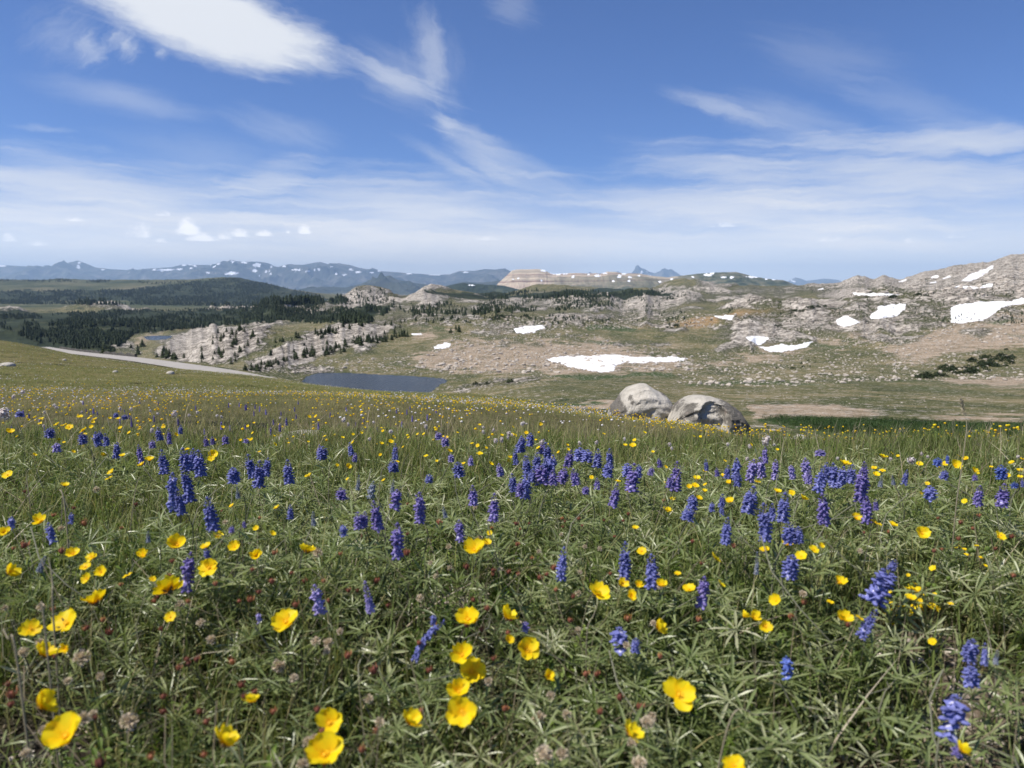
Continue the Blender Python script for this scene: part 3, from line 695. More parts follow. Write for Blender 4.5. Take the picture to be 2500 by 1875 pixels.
# granite: pale faces, weathered bands, dark joints, heath in the hollows
rp = nt.mapping(P, (1, 1, 1), (0, math.radians(11), math.radians(0)))
rs = nt.mapping(rp, (0.060, 0.045, 0.55))
n_band = nt.noise(rs, 1.0, 6, 0.68, 0.5)
n_joint = nt.noise(P, 0.22, 6, 0.7, 0.6)
rock_c = nt.ramp(n_band * 0.7 + n_small * 0.3, [(0.39, (0.070, 0.064, 0.055)), (0.45, (0.20, 0.178, 0.15)), (0.505, (0.42, 0.38, 0.325)), (0.58, (0.62, 0.565, 0.495))])
rock_c = nt.mix(nt.smooth(0.50, 0.42, n_joint) * 0.85, rock_c, (0.075, 0.068, 0.058))
rock_e = nt.smooth(0.40, 0.52, rockm * 0.9 + (n_joint - 0.5) * 1.7 + (n_flat - 0.5) * 1.4 + (0.93 - nz) * 0.9)
heath = nt.ramp(n_joint, [(0.35, (0.035, 0.042, 0.022)), (0.6, (0.092, 0.092, 0.045))])
col = nt.mix(nt.smooth(0.1, 0.5, rockm) * 0.9, col, heath)
col = nt.mix(rock_e, col, rock_c)
stone_a = nt.smooth(0.42, 0.30, vd) * nt.smooth(0.66, 0.72, pr + tanm * 0.25 + rockm * 0.25 + (n_flat - 0.5) * 0.8)
col = nt.mix(stone_a * (1.0 - mead) * (1.0 - upm), col, nt.mix(pr, (0.56, 0.51, 0.44), (0.36, 0.32, 0.27)))
vd2 = nt.voronoi(P, 2.1); pick2 = nt.voronoi(P, 2.1, out='Color'); pr2 = nt.node('ShaderNodeSeparateColor'); nt.put(pr2.inputs[0], pick2); pr2 = Sk(nt, pr2.outputs[1])
col = nt.mix(nt.smooth(0.34, 0.2, vd2) * nt.smooth(0.72, 0.8, pr2 + tanm * 0.25) * (1.0 - mead) * (1.0 - upm), col, (0.54, 0.485, 0.41))
for_c = nt.ramp(nt.noise(P, 0.012, 6, 0.7), [(0.35, (0.016, 0.024, 0.014)), (0.55, (0.032, 0.042, 0.022)), (0.7, (0.085, 0.088, 0.05))])
col = nt.mix(nt.smooth(0.42, 0.58, formask + (nt.noise(P, 0.004, 6, 0.65) - 0.5) * 1.3), col, for_c)
# the near meadow: turf seen between the blades, then soil and litter
turf = nt.ramp(nt.noise(P, 0.35, 5, 0.6) * 0.5 + n_small * 0.5, [(0.34, (0.060, 0.064, 0.022)), (0.5, (0.118, 0.106, 0.042)), (0.66, (0.185, 0.155, 0.075))])
soil = nt.ramp(n_fine, [(0.3, (0.030, 0.028, 0.014)), (0.55, (0.075, 0.068, 0.036)), (0.75, (0.15, 0.125, 0.08))])
sepp = nt.node('ShaderNodeSeparateXYZ'); nt.put(sepp.inputs[0], P)
py = Sk(nt, sepp.outputs[1])
mc = nt.mix(nt.smooth(2.0, 9.0, py), soil, turf)
gv = nt.voronoi(P, 60.0); gvc = nt.voronoi(P, 60.0, out='Color'); gs = nt.node('ShaderNodeSeparateColor'); nt.put(gs.inputs[0], gvc)
grv = nt.mix(nt.smooth(0.2, 0.6, gv), nt.ramp(Sk(nt, gs.outputs[0]), [(0.0, (0.20, 0.16, 0.12)), (0.6, (0.36, 0.30, 0.25)), (1.0, (0.50, 0.44, 0.38))]), (0.09, 0.07, 0.05))
mc = nt.mix(nt.smooth(0.25, 0.6, grav + (n_fine - 0.5) * 0.5), mc, grv)
col = nt.mix(mead, col, mc)
nt.put(b.inputs['Base Color'], col); b.inputs['Roughness'].default_value = 0.95; b.inputs['Specular IOR Level'].default_value = 0.1
hh = n_joint * rock_e * 1.6 + n_small * 0.25 + stone_a * 0.5
bump(nt, b, hh, 0.9, 1.5)
g = tag(add('ground', GM, m), 'rolling alpine ground from the flower meadow across the valley to the wooded hills', kind='structure')

# ------------------------------------------------------------------ water
m, nt, b = material('lake_water')
b.inputs['Base Color'].default_value = (0.012, 0.022, 0.035, 1); b.inputs['Roughness'].default_value = 0.18; b.inputs['IOR'].default_value = 1.33; b.inputs['Specular IOR Level'].default_value = 0.42
gp = Sk(nt, nt.node('ShaderNodeNewGeometry').outputs['Position'])
bump(nt, b, nt.noise(nt.mapping(gp, (0.7, 1.6, 1)), 1.0, 4, 0.65), 1.0, 0.9)
def water(name, poly, z, label, grow):
    P2 = np.array(poly); c = P2.mean(0); P2 = c + (P2 - c) * grow
    n = len(P2)
    me = mesh_np(name, np.vstack([np.c_[P2, np.full(n, z)], [[c[0], c[1], z]]]), None, [(i, (i + 1) % n, n) for i in range(n)])
    return tag(add(name, me, m), label, kind='structure')
water('lake', lake1, LAKE_Z, 'dark blue lake lying below the rocky hillside', 1.06)
water('lake', lake2, LAKE2_Z, 'small distant lake among the dark conifers', 1.10)

# ------------------------------------------------------------------ road
m, nt, b = material('asphalt')
gp = Sk(nt, nt.node('ShaderNodeNewGeometry').outputs['Position'])
nt.put(b.inputs['Base Color'], nt.ramp(nt.noise(gp, 0.8, 5, 0.6), [(0.3, (0.26, 0.24, 0.215)), (0.7, (0.36, 0.335, 0.30))])); b.inputs['Roughness'].default_value = 0.9
V_, Q_ = [], []
offs = (-RW, -RW * 0.5, 0, RW * 0.5, RW)
for i in range(len(rc)):
    for k in offs: V_.append((rc[i, 0] + nrm[i, 0] * k, rc[i, 1] + nrm[i, 1] * k, rc[i, 2] + 0.06 - abs(k) * 0.012))
for i in range(len(rc) - 1):
    for k in range(4): a_ = i * 5 + k; Q_.append((a_, a_ + 1, a_ + 6, a_ + 5))
tag(add('road', mesh_np('road', V_, Q_, None, None, True), m), 'pale grey mountain road curving along the edge of the meadow', kind='structure')
# low dark raised strip along the outer side of the far stretch
m, nt, b = material('dark_strip')
gp = Sk(nt, nt.node('ShaderNodeNewGeometry').outputs['Position'])
nt.put(b.inputs['Base Color'], nt.ramp(nt.noise(gp, 1.5, 4, 0.6), [(0.35, (0.03, 0.028, 0.024)), (0.7, (0.11, 0.10, 0.085))])); b.inputs['Roughness'].default_value = 0.95
V_, Q_ = [], []
ii = [i for i in range(len(rc)) if 168 < rc[i, 1] < 250]
for j, i in enumerate(ii):
    k0, k1 = RW + 0.5, RW + 1.0
    h_ = 0.5 + 0.14 * math.sin(j * 1.9) + 0.1 * math.sin(j * 4.3)
    for k, z_ in ((k0, -0.3), (k0 + .05, h_), (k1, h_), (k1 + .1, -0.6)): V_.append((rc[i, 0] + nrm[i, 0] * k, rc[i, 1] + nrm[i, 1] * k, rc[i, 2] + z_))
for j in range(len(ii) - 1):
    for k in range(3): a_ = j * 4 + k; Q_.append((a_, a_ + 4, a_ + 5, a_ + 1))
e_ = (len(ii) - 1) * 4
Q_ += [(0, 1, 2, 3), (e_ + 3, e_ + 2, e_ + 1, e_)]
tag(add('roadside_strip', mesh_np('roadside_strip', V_, Q_), m), 'low dark raised strip along the outer edge of the road', 'edging')
# ------------------------------------------------------------------ far mountains
def mountain_mat(name, stops, snow=(0.80, 0.83, 0.88), strata=None, treeline=None):
    m, nt, b = material(name)
    gp = Sk(nt, nt.node('ShaderNodeNewGeometry').outputs['Position'])
    gn = nt.node('ShaderNodeNewGeometry'); sn = nt.node('ShaderNodeSeparateXYZ'); nt.put(sn.inputs[0], Sk(nt, gn.outputs['Normal'])); nz = Sk(nt, sn.outputs[2])
    n1 = nt.noise(gp, strata['n'] if strata else 0.0012, 6, 0.65)
    col = nt.ramp(n1, stops)
    if strata:
        sp_ = nt.node('ShaderNodeSeparateXYZ'); nt.put(sp_.inputs[0], gp); z = Sk(nt, sp_.outputs[2]); x = Sk(nt, sp_.outputs[0])
        zz = z + (nt.noise(gp, 0.004, 3, 0.5) - 0.5) * 26.0 - x * 0.012
        bands = nt.noise(nt.vec(0.0, 0.0, zz * 0.021), 1.0, 3, 0.7)
        cliff = nt.attr('cliff')
        bc = nt.ramp(bands, [(0.36, (0.21, 0.115, 0.10)), (0.45, (0.40, 0.32, 0.25)), (0.54, (0.50, 0.43, 0.33)), (0.62, (0.25, 0.15, 0.13))])
        gul = nt.noise(nt.mapping(gp, (0.012, 0.008, 0.016)), 1.0, 6, 0.7)
        bc = nt.mix(nt.smooth(0.44, 0.34, gul) * 0.35, bc, (0.15, 0.14, 0.11))
        col = nt.mix(cliff, col, bc)
    col = nt.mix(nt.smooth(0.45, 0.55, nt.attr('snow')), col, snow)
    nt.put(b.inputs['Base Color'], col); b.inputs['Roughness'].default_value = 0.95; b.inputs['Specular IOR Level'].default_value = 0.05
    return m

def make_range(name, prof, depth, half, vbase, mat, label, rough=0.25, L=1800.0, du=2.0, nd=70, snow=(), pw=0.8, seed=0, cliff=None, jag=1.2, skew=0.0, u0=None, u1=None):
    us = np.arange(prof[0][0] if u0 is None else u0, (prof[-1][0] if u1 is None else u1) + 1, du)
    top = np.interp(us, [p[0] for p in prof], [p[1] for p in prof])
    top = top + jag * fbm(us / 14.0, us * 0 + seed, 4, 100 + seed)
    t = np.concatenate([np.linspace(-1, 0, nd), np.linspace(0, 1, nd // 3)[1:]])
    U, Tt = np.meshgrid(us, t)
    Yd = depth + half * Tt
    X = (U - W / 2) / F * depth * (1 + 0.0 * Tt)
    ztop = -TV(top) * depth; zb = -TV(vbase) * depth
    h = np.maximum(ztop - zb, 0)[None, :]
    if cliff is None:
        pf = (1 - np.abs(Tt)) ** pw
        Z = zb + h * pf
        rg = ridged(X / L, Yd / (L * 1.3), 5, 200 + seed)
        env = np.clip(np.abs(Tt) * 3.2, 0, 1) * (1 - np.abs(Tt)) ** 0.5
        Z = Z + h * rough * (rg - 0.35) * env * 1.6
        lat = fbm(X / (L * 2), Yd / (L * 3), 3, 300 + seed)
        Z = Z + h * rough * 0.5 * lat * env
    else:
        Z, X, Yd = cliff(us, U, Tt, X, Yd, zb, h)
    su = W / 2 + F * X / Yd; sv = to_px(X, Yd, Z)[1]
    sm = np.zeros(Z.shape)
    for (a, b_, wa, wb) in snow:
        k = (np.abs(su - a) < wa * 2.2) & (np.abs(sv - b_) < wb * 2.6) & (Tt < 0.15)
        if not k.any(): continue
        n_ = fbm(su[k] / 5.0 + a, sv[k] / 2.2, 3, 7)
        d = 1 - np.sqrt(((su[k] - a) / wa) ** 2 + ((sv[k] - b_) / wb) ** 2) + 0.75 * n_
        sm[k] = np.maximum(sm[k], np.clip(d * 2.0 + 0.4, 0, 1))
    nr, nc = Z.shape
    r_, c_ = np.meshgrid(np.arange(nr - 1), np.arange(nc - 1), indexing='ij')
    q = np.stack([r_ * nc + c_, r_ * nc + c_ + 1, (r_ + 1) * nc + c_ + 1, (r_ + 1) * nc + c_], -1).reshape(-1, 4)
    at = {'snow': sm.ravel()}
    if cliff is not None: at['cliff'] = CLIFF.ravel()
    me = mesh_np(name, np.stack([X, Yd, Z], -1).reshape(-1, 3), q, None, at, True)
    return tag(add(name, me, mat), label, kind='structure')

m_far = mountain_mat('far_mountain', [(0.36, (0.030, 0.040, 0.032)), (0.5, (0.075, 0.080, 0.065)), (0.64, (0.16, 0.15, 0.13))])
m_mid = mountain_mat('foothill', [(0.36, (0.018, 0.028, 0.018)), (0.52, (0.035, 0.048, 0.028)), (0.66, (0.10, 0.11, 0.065))])
A_PROF = [(-900,640),(-600,646),(-300,648),(0,645),(40,648),(100,652),(140,655),(168,646),(190,639),(203,636),(215,640),(240,652),(280,657),(330,660),(370,656),(430,652),(455,646),(520,647),(560,641),(580,637),(606,639),(640,639),(660,642),(682,653),(712,645),(745,647),(775,641),(787,639),(812,647),(832,642),(860,647),(885,655),(905,657),(913,654),(935,662),(1000,667),(1060,671),(1100,670),(1122,662),(1160,661),(1185,657),(1210,658),(1233,655),(1250,664),(1290,678),(1400,692)]
A_SNOW = [(410,659,27,2.6),(450,657,8,2),(459,647,5,2.4),(475,646,6,2.2),(485,649,4,2.4),(474,655,6,2),(575,667,14,4),(560,669,6,3),(605,641,7,2.2),(635,647,9,6),(629,660,6,3.4),(655,662,8,3),(515,666,5,2.2),(528,649,7,3),(543,644,6,2),(577,638,5,2),(670,651,3,2),(207,642,5,3),(204,652,4,5),(20,649,11,2.2),(4,652,3,2),(733,659,12,2.2),(757,662,7,2.5),(815,651,4,1.8),(860,658,7,2),(878,664,8,2.6),(912,666,5,2),(930,661,4,2),(845,671,6,1.8),(826,668,4,2),(263,658,5,1.6),(330,665,8,1.4),(1140,665,8,1.6),(1065,671,14,1.2),(1000,668,8,1.5),(640,674,6,2),(668,668,3,2),(780,658,8,1.6),(700,650,6,1.6)]
make_range('mountain_range', A_PROF, 38000.0, 9000.0, 735, m_far, 'long blue mountain range streaked with snow along the horizon', 0.34, 2600.0, 1.5, 90, A_SNOW, 0.9, 1, None, 0.45)
m_hazy = mountain_mat('middle_ridge', [(0.36, (0.022, 0.032, 0.022)), (0.55, (0.055, 0.062, 0.042)), (0.68, (0.10, 0.10, 0.075))])
make_range('mountain_range', [(400,735),(560,716),(660,706),(720,709),(790,700),(850,702),(905,690),(940,676),(955,672),(975,684),(1030,693),(1080,700),(1130,688),(1180,690),(1230,684),(1300,692),(1400,705)], 21000.0, 5000.0, 745, m_hazy, 'lower hazy forested ridge in front of the snowy range', 0.45, 1500.0, 1.5, 70, (), 0.85, 5, None, 1.0)
make_range('mountain_peak', [(1500,690),(1520,684),(1535,670),(1545,660),(1553,647),(1556,649),(1560,654),(1572,658),(1582,664),(1592,667),(1605,663),(1613,657),(1619,654),(1626,658),(1634,657),(1645,664),(1660,674),(1692,688)], 46000.0, 3500.0, 705, m_far, 'sharp dark twin peaks rising behind the pale butte', 0.45, 1400.0, 1.0, 60, [(1564,664,3,2),(1576,663,2,1.4),(1558,671,5,1.5)], 0.9, 9, None, 0.8)
make_range('mountain_peak', [(1420,690),(1437,664),(1445,668),(1490,668),(1506,662),(1518,668),(1560,690)], 46000.0, 3000.0, 705, m_far, 'tiny blue tips showing over the snowy rim of the butte', 0.4, 1400.0, 1.0, 40, (), 0.9, 10, None, 0.6)
make_range('mountain_peak', [(1900,700),(1922,684),(1936,677),(1948,680),(1962,686),(1990,682),(2003,680),(2020,681),(2040,684),(2060,692),(2100,694),(2180,700)], 46000.0, 3000.0, 715, m_far, 'small flat-topped blue mountains beyond the end of the butte', 0.4, 1600.0, 1.0, 40, [(1933,688,4,2),(1927,685,3,2)], 0.9, 11, None, 0.5)

# ---- the banded butte
m_butte = mountain_mat('butte_rock', [(0.34, (0.030, 0.042, 0.026)), (0.47, (0.075, 0.090, 0.052)), (0.58, (0.16, 0.15, 0.10)), (0.70, (0.31, 0.27, 0.21))], strata={'n': 0.006})
B_PROF = [(1198,716),(1206,706),(1216,692),(1238,672),(1250,660),(1262,658),(1310,657),(1330,659),(1336,664),(1348,669),(1372,668),(1400,666),(1432,668),(1452,667),(1462,669),(1480,663),(1498,664),(1520,667),(1560,668),(1600,675),(1628,677),(1662,673),(1700,668),(1740,665),(1792,664),(1808,668),(1835,675),(1870,681),(1905,684),(1930,693),(1962,702),(2060,716),(2160,726)]
B_SNOW = [(1329,660,9,2.6),(1343,664,6,1.8),(1362,667.5,20,2.4),(1398,676,4,3),(1322,685,3,3),(1456,673,6,3.4),(1473,667,6,2),(1510,675,5,4),(1535,676,4,3.2),(1561,667,7,2.4),(1600,671,26,2.2),(1557,673,4,2.4),(1664,685,7,3),(1722,671,12,3),(1734,667,5,3.4),(1687,676,5,2.2),(1761,677,9,1.8),(1782,677,6,3),(1636,682,4,2.2),(1607,688,3,2),(1626,690,3,1.6),(1640,687,3,2),(1830,676,15,2.6),(1864,681,5,2.2),(1884,682,5,2),(1520,668,6,1.5),(1435,670,4,1.6),(1495,686,3,3),(1533,686,3,2.4),(1252,682,2.5,2),(1265,680,2.5,2)]
def butte_shape(us, U, Tt, X, Yd, zb, h):
    global CLIFF
    end = np.interp(U, [1198, 1240, 1330, 1350, 1480, 1640, 1700, 2100], [1, 1, 1, .55, .42, .25, .1, .05])     # how sheer the face is
    n = 0.05 * fbm(X / 420.0, X * 0 + 3.1, 3, 401) + 0.012 * fbm(X / 90.0, X * 0 + 1.1, 3, 402)
    d = np.clip(-Tt, 0, 1) + n * (np.abs(Tt) < 0.98) * np.clip(np.abs(Tt) * 8, 0, 1)
    d = np.clip(d, 0, 1)
    talus = np.clip(1 - (d - 0.10) / 0.9, 0, 1) ** 1.25 * 0.52
    stepz = np.interp(d, [0, .02, .03, .06, .07, .10, .115, .16, 1.0], [1.0, .97, .86, .83, .70, .66, .53, .50, .0])
    sheer = np.where(d < 0.16, stepz, np.minimum(talus, stepz + 1))
    slope = (1 - d) ** 1.1
    pf = end * sheer + (1 - end) * slope
    pf = np.where(Tt > 0, 1 - 0.6 * np.clip(Tt, 0, 1), pf)
    Z = zb + h * pf
    gul = ridged(X / 190.0, Yd / 900.0, 4, 405)
    Z = Z + h * 0.10 * (gul - 0.3) * np.clip(d * 5, 0, 1) * (1 - d) * (Tt < 0)
    CLIFF = np.clip(end * 1.15 - 0.1, 0, 1) * (d < 0.75) * np.clip(1.25 - d * (1.0 + 1.2 * (U > 1330)), 0, 1)
    CLIFF = np.clip(CLIFF + 0.5 * (d < 0.06) * (U < 1650), 0, 1) * (Tt <= 0.05)
    return Z, X, Yd
make_range('butte', B_PROF, 10600.0, 1300.0, 728, m_butte, 'long pale butte with red banded cliffs at its near end', 0.2, 600.0, 0.8, 120, B_SNOW, 0.8, 3, butte_shape, 0.7)
make_range('foothill', [(1000,724),(1060,708),(1110,694),(1130,691),(1180,694),(1230,697),(1290,712),(1400,722)], 9300.0, 900.0, 730, m_mid, 'low green foothill at the foot of the banded cliffs', 0.3, 350.0, 1.0, 50, [(1150,696,10,1.5)], 0.8, 4, None, 0.8)
# ------------------------------------------------------------------ snow patches
m_snow, nt, b = material('old_snow')
gp = Sk(nt, nt.node('ShaderNodeNewGeometry').outputs['Position'])
snc = nt.ramp(nt.noise(gp, 0.25, 5, 0.6), [(0.3, (0.74, 0.755, 0.78)), (0.6, (0.88, 0.885, 0.89))])
nt.put(b.inputs['Base Color'], nt.mix(nt.smooth(0.55, 0.1, nt.attr('rim') + (nt.noise(gp, 0.6, 4, 0.6) - 0.5) * 0.5) * 0.55, snc, (0.42, 0.37, 0.31))); b.inputs['Roughness'].default_value = 0.7
bump(nt, b, nt.noise(gp, 0.5, 4, 0.6), 0.5, 0.4)
SNOW = [
 ([(1330,878),(1365,870),(1430,869),(1480,866),(1520,867),(1560,872),(1620,872),(1640,868),(1678,876),(1672,882),(1600,886),(1530,886),(1505,893),(1500,907),(1470,910),(1440,906),(1400,899),(1368,889)], 'large snow patch lying across the tan gravel slope beyond the boulders'),
 ([(1254,803),(1290,795),(1325,794),(1333,802),(1302,812),(1262,816)], 'snow patch under the dark knoll in the middle of the hillside'),
 ([(1057,846),(1085,837),(1102,838),(1098,849),(1060,854)], 'small snow patch on the stony slope above the lake'),
 ([(1004,815),(1028,813),(1034,818),(1008,819)], 'thin snow sliver beside the pink rock ledge above the lake'),
 ([(1742,772),(1770,769),(1793,770),(1788,781),(1762,780)], 'small snow patch at the edge of the orange slope'),
 ([(1815,824),(1850,820),(1882,823),(1868,836),(1852,845),(1838,836)], 'upper arm of the hooked snow patch at the foot of the rocky knoll'),
 ([(1851,846),(1880,847),(1905,840),(1940,843),(1985,833),(1968,849),(1925,858),(1890,862),(1868,857)], 'curved snow patch cupped beneath the rocky knoll'),
 ([(2040,783),(2055,772),(2070,771),(2100,787),(2080,794),(2058,798),(2044,793)], 'rounded snow patch, smaller of the pair on the rocky hillside'),
 ([(2118,775),(2140,757),(2145,748),(2175,744),(2215,740),(2209,757),(2190,772),(2150,780),(2128,779)], 'slanting snow patch, larger of the pair on the rocky hillside'),
 ([(2321,752),(2335,745),(2380,738),(2415,736),(2470,734),(2500,726),(2600,714),(2600,732),(2500,742),(2445,751),(2420,772),(2400,784),(2350,790),(2321,789)], 'broad snow patch running off the frame above the pinkish scree'),
 ([(2343,688),(2370,669),(2410,655),(2428,642),(2424,655),(2402,673),(2375,686)], 'tapering snow streak high on the grey ridge'),
 ([(2314,703),(2340,697),(2390,699),(2427,691),(2422,700),(2382,706),(2320,707)], 'flat snow strip below the tapering streak on the ridge'),
 ([(2080,715),(2150,716),(2205,719),(2150,723),(2085,721)], 'long thin snow line across the flat green shoulder'),
 ([(2272,677),(2285,671),(2293,673),(2290,678),(2275,680)], 'tiny snow fleck on the ridge, nearest the skyline dip'),
 ([(2299,680),(2318,673),(2322,677),(2304,682)], 'tiny snow fleck on the ridge between two others'),
 ([(2268,690),(2285,686),(2288,691),(2270,692)], 'tiny snow fleck on the ridge, lowest of the small ones'),
 ([(2193,687),(2212,681),(2214,685),(2195,690)], 'narrow snow fleck near the skyline beside the bare crest'),
 ([(1995,706),(2010,703),(2012,707),(1996,708)], 'tiny snow fleck on the stony plateau edge'),
]
for poly, label in SNOW:
    us = [p[0] for p in poly]; vs_ = [p[1] for p in poly]
    hu = min(max(us), 2600) - min(us)
    st = 1.0 if hu > 40 else 0.5
    gu = np.arange(min(us) - 6, max(us) + 6.1, st); gv = np.arange(min(vs_) - 4, max(vs_) + 4.1, st * 0.7)
    U, Vv = np.meshgrid(gu, gv)
    x, y, z = hit(U.ravel(), Vv.ravel())
    d = poly_sd(U.ravel(), Vv.ravel(), poly) + 3.2 * fbm(U.ravel() / 9.0, Vv.ravel() / 4.0, 4, 17) * min(1.0, hu / 50)
    ok = (d > 0) & ~np.isnan(y)
    thick = np.clip(d / 4.0, 0, 1) * y * 0.0011 + 0.02
    nr, nc = U.shape
    zz = z + thick
    okg = ok.reshape(nr, nc); yg = y.reshape(nr, nc)
    ids = -np.ones(nr * nc, int); 
    r_, c_ = np.meshgrid(np.arange(nr - 1), np.arange(nc - 1), indexing='ij')
    q = np.stack([r_ * nc + c_, (r_ + 1) * nc + c_, (r_ + 1) * nc + c_ + 1, r_ * nc + c_ + 1], -1).reshape(-1, 4)
    good = ok[q].all(1)
    ym = yg.ravel()[q]
    good &= (ym.max(1) - ym.min(1)) < 0.09 * ym.mean(1)
    q = q[good]
    if not len(q): continue
    lab = np.arange(nr * nc)
    for _ in range(4000):
        mn = lab[q].min(1); new = lab.copy()
        for k in range(4): np.minimum.at(new, q[:, k], mn)
        if (new == lab).all(): break
        lab = new
    ql = lab[q[:, 0]]; q = q[ql == np.bincount(ql).argmax()]
    used = np.unique(q); ids[used] = np.arange(len(used))
    V0 = np.stack([x, y, zz], 1)[used]; V1 = np.stack([x, y, z - 0.4], 1)[used]
    q = ids[q]
    # skirt round the rim so the patch has thickness
    from collections import Counter
    ed = Counter()
    for f in q:
        for a_, b_ in zip(f, np.roll(f, -1)): ed[(a_, b_)] += 1
    n0 = len(V0)
    sk = [(a_, b_, b_ + n0, a_ + n0) for (a_, b_) in ed if (b_, a_) not in ed]
    rim = np.clip(d / 3.2, 0, 1)[used]
    tag(add('snow_patch', mesh_np('snow_patch', np.vstack([V0, V1]), np.vstack([q, np.array(sk)]), None, {'rim': np.r_[rim, rim * 0]}, True), m_snow), label, 'snow patch', 'snow patches left on the hillsides')

# ------------------------------------------------------------------ stones
def stone_proto(seed, n=1, flat=0.6):
    import bmesh
    bm = bmesh.new(); bmesh.ops.create_icosphere(bm, subdivisions=n, radius=0.5)
    rg = random.Random(seed)
    ax = [Vector((rg.uniform(-1, 1), rg.uniform(-1, 1), rg.uniform(-1, 1))).normalized() for _ in range(7)]
    cut = [rg.uniform(0.26, 0.42) for _ in ax]
    for v in bm.verts:
        for a_, c_ in zip(ax, cut):
            d = v.co.dot(a_)
            if d > c_: v.co -= a_ * (d - c_) * 0.85
        v.co.z *= flat; v.co.x *= 1.15
        v.co += Vector((rg.uniform(-1, 1), rg.uniform(-1, 1), rg.uniform(-1, 1))) * 0.03
    p = Proto()
    for v in bm.verts: p.v(v.co, 0.5)
    for f in bm.faces: p.tri(*[v.index for v in f.verts])
    bm.free(); return p
m_stone, nt, b = material('granite_stone')
gp = Sk(nt, nt.node('ShaderNodeNewGeometry').outputs['Position']); oi = Sk(nt, nt.node('ShaderNodeObjectInfo').outputs['Random'])
tn_ = nt.attr('tint')
stc = nt.ramp(nt.noise(gp, 2.5, 5, 0.65), [(0.32, (0.16, 0.14, 0.12)), (0.46, (0.40, 0.36, 0.31)), (0.62, (0.56, 0.51, 0.44))])
nt.put(b.inputs['Base Color'], nt.mix(nt.smooth(0.2, 1.0, tn_) * 0.45, stc, (0.30, 0.24, 0.185))); b.inputs['Roughness'].default_value = 0.9; b.inputs['Specular IOR Level'].default_value = 0.2
bump(nt, b, nt.noise(gp, 6.0, 5, 0.65), 0.5, 0.08)
STONES = [stone_proto(k, 1, random.uniform(0.45, 0.75)) for k in range(8)]
SARR = [p.arr() for p in STONES]
FINE = [stone_proto(k + 40, 2, 0.6).mesh('stone', False) for k in range(8)]
def sample_poly(poly, n, seed):
    rg = np.random.default_rng(seed)
    us = [p[0] for p in poly]; vs_ = [p[1] for p in poly]; U = []; V_ = []
    while sum(map(len, U)) < n:
        u = rg.uniform(min(us), max(us), 4 * n); v = rg.uniform(min(vs_), max(vs_), 4 * n)
        k = poly_sd(u, v, poly) > 0; U.append(u[k]); V_.append(v[k])
    return np.concatenate(U)[:n], np.concatenate(V_)[:n]
SZ = [([(1010,895),(1050,855),(1150,800),(1300,780),(1500,830),(1690,870),(1690,905),(1300,912),(1100,915)], 4200, (0.5, 3.0), 'pale stone strewn over the slope above the lake and round the large snow patch'),
      ([(1640,940),(1700,865),(1900,835),(2200,815),(2500,880),(2500,930),(2200,930),(1900,945)], 3600, (0.4, 2.3), 'pale stone strewn over the green slope below the rocky knoll'),
      ([(950,790),(1400,765),(1900,765),(1750,800),(1300,805)], 2600, (0.9, 4.2), 'pale rock on the rolling ground behind the snowy hillside'),
      ([(1300,960),(1500,935),(2500,960),(2500,1010),(1900,1000)], 420, (0.12, 0.45), 'small white stone dotted on the green field behind the boulders'),
      ([(1800,810),(1950,760),(2300,740),(2500,720),(2500,840),(2200,840),(1900,830)], 3000, (0.7, 3.2), 'reddish grey rock on the steep scree below the ridge'),
      ([(620,905),(760,880),(1000,870),(1080,920),(900,905),(700,915)], 600, (0.5, 2.4), 'pale stone near the far shore of the lake'),
      ([(1050,955),(1200,920),(1330,915),(1500,925),(1300,935),(1120,962)], 130, (0.3, 1.2), 'pale stone on the low ledge at the end of the lake'),
      ([(1900,700),(2300,650),(2500,620),(2500,720),(2100,720)], 1200, (1.8, 7.0), 'grey rock on the high stony ridge')]
cands = []
for zi, (poly, n, (s0, s1), label) in enumerate(SZ):
    u, v = sample_poly(poly, n, 300 + zi)
    x, y, z = hit(u, v)
    r = RNG.uniform(0, 1, n); sz = s0 * (s1 / s0) ** (r ** 2.6)
    cl_ = fbm(u / 40, v / 14, 3, 70 + zi)
    ok = ~np.isnan(y) & (y > 60) & (cl_ > RNG.uniform(-0.9, 0.35, n))
    for i in np.nonzero(ok)[0]: cands.append((sz[i] / y[i], x[i], y[i], z[i], sz[i], zi))
cands.sort(reverse=True)
big, small = cands[:230], cands[230:]
for k, (pxs, x, y, z, s, zi) in enumerate(big):
    o = bpy.data.objects.new('stone', FINE[k % 8]); C.objects.link(o)
    if not FINE[k % 8].materials: FINE[k % 8].materials.append(m_stone)
    o.location = (x, y, z + s * 0.12); o.rotation_euler = (random.uniform(-.2, .2), random.uniform(-.2, .2), random.uniform(0, 6.28)); o.scale = (s * random.uniform(.9, 1.35), s, s * random.uniform(.7, 1.1))
    tag(o, SZ[zi][3], 'rock', 'stones of zone ' + 'abcdefgh'[zi] if False else SZ[zi][3].replace('pale stone', 'pale stones').replace('pale rock', 'pale rocks').replace('small white stone', 'small white stones'))
sm_ = np.array([c[1:5] for c in small])
V_, Q_, T_, A_ = scatter(SARR, sm_[:, :3] + np.c_[np.zeros((len(sm_), 2)), sm_[:, 3] * 0.1], sm_[:, 3])
tag(add('rubble', mesh_np('rubble', V_, Q_, T_, {'tint': A_}), m_stone), 'countless small stones sown over the slopes', kind='stuff')

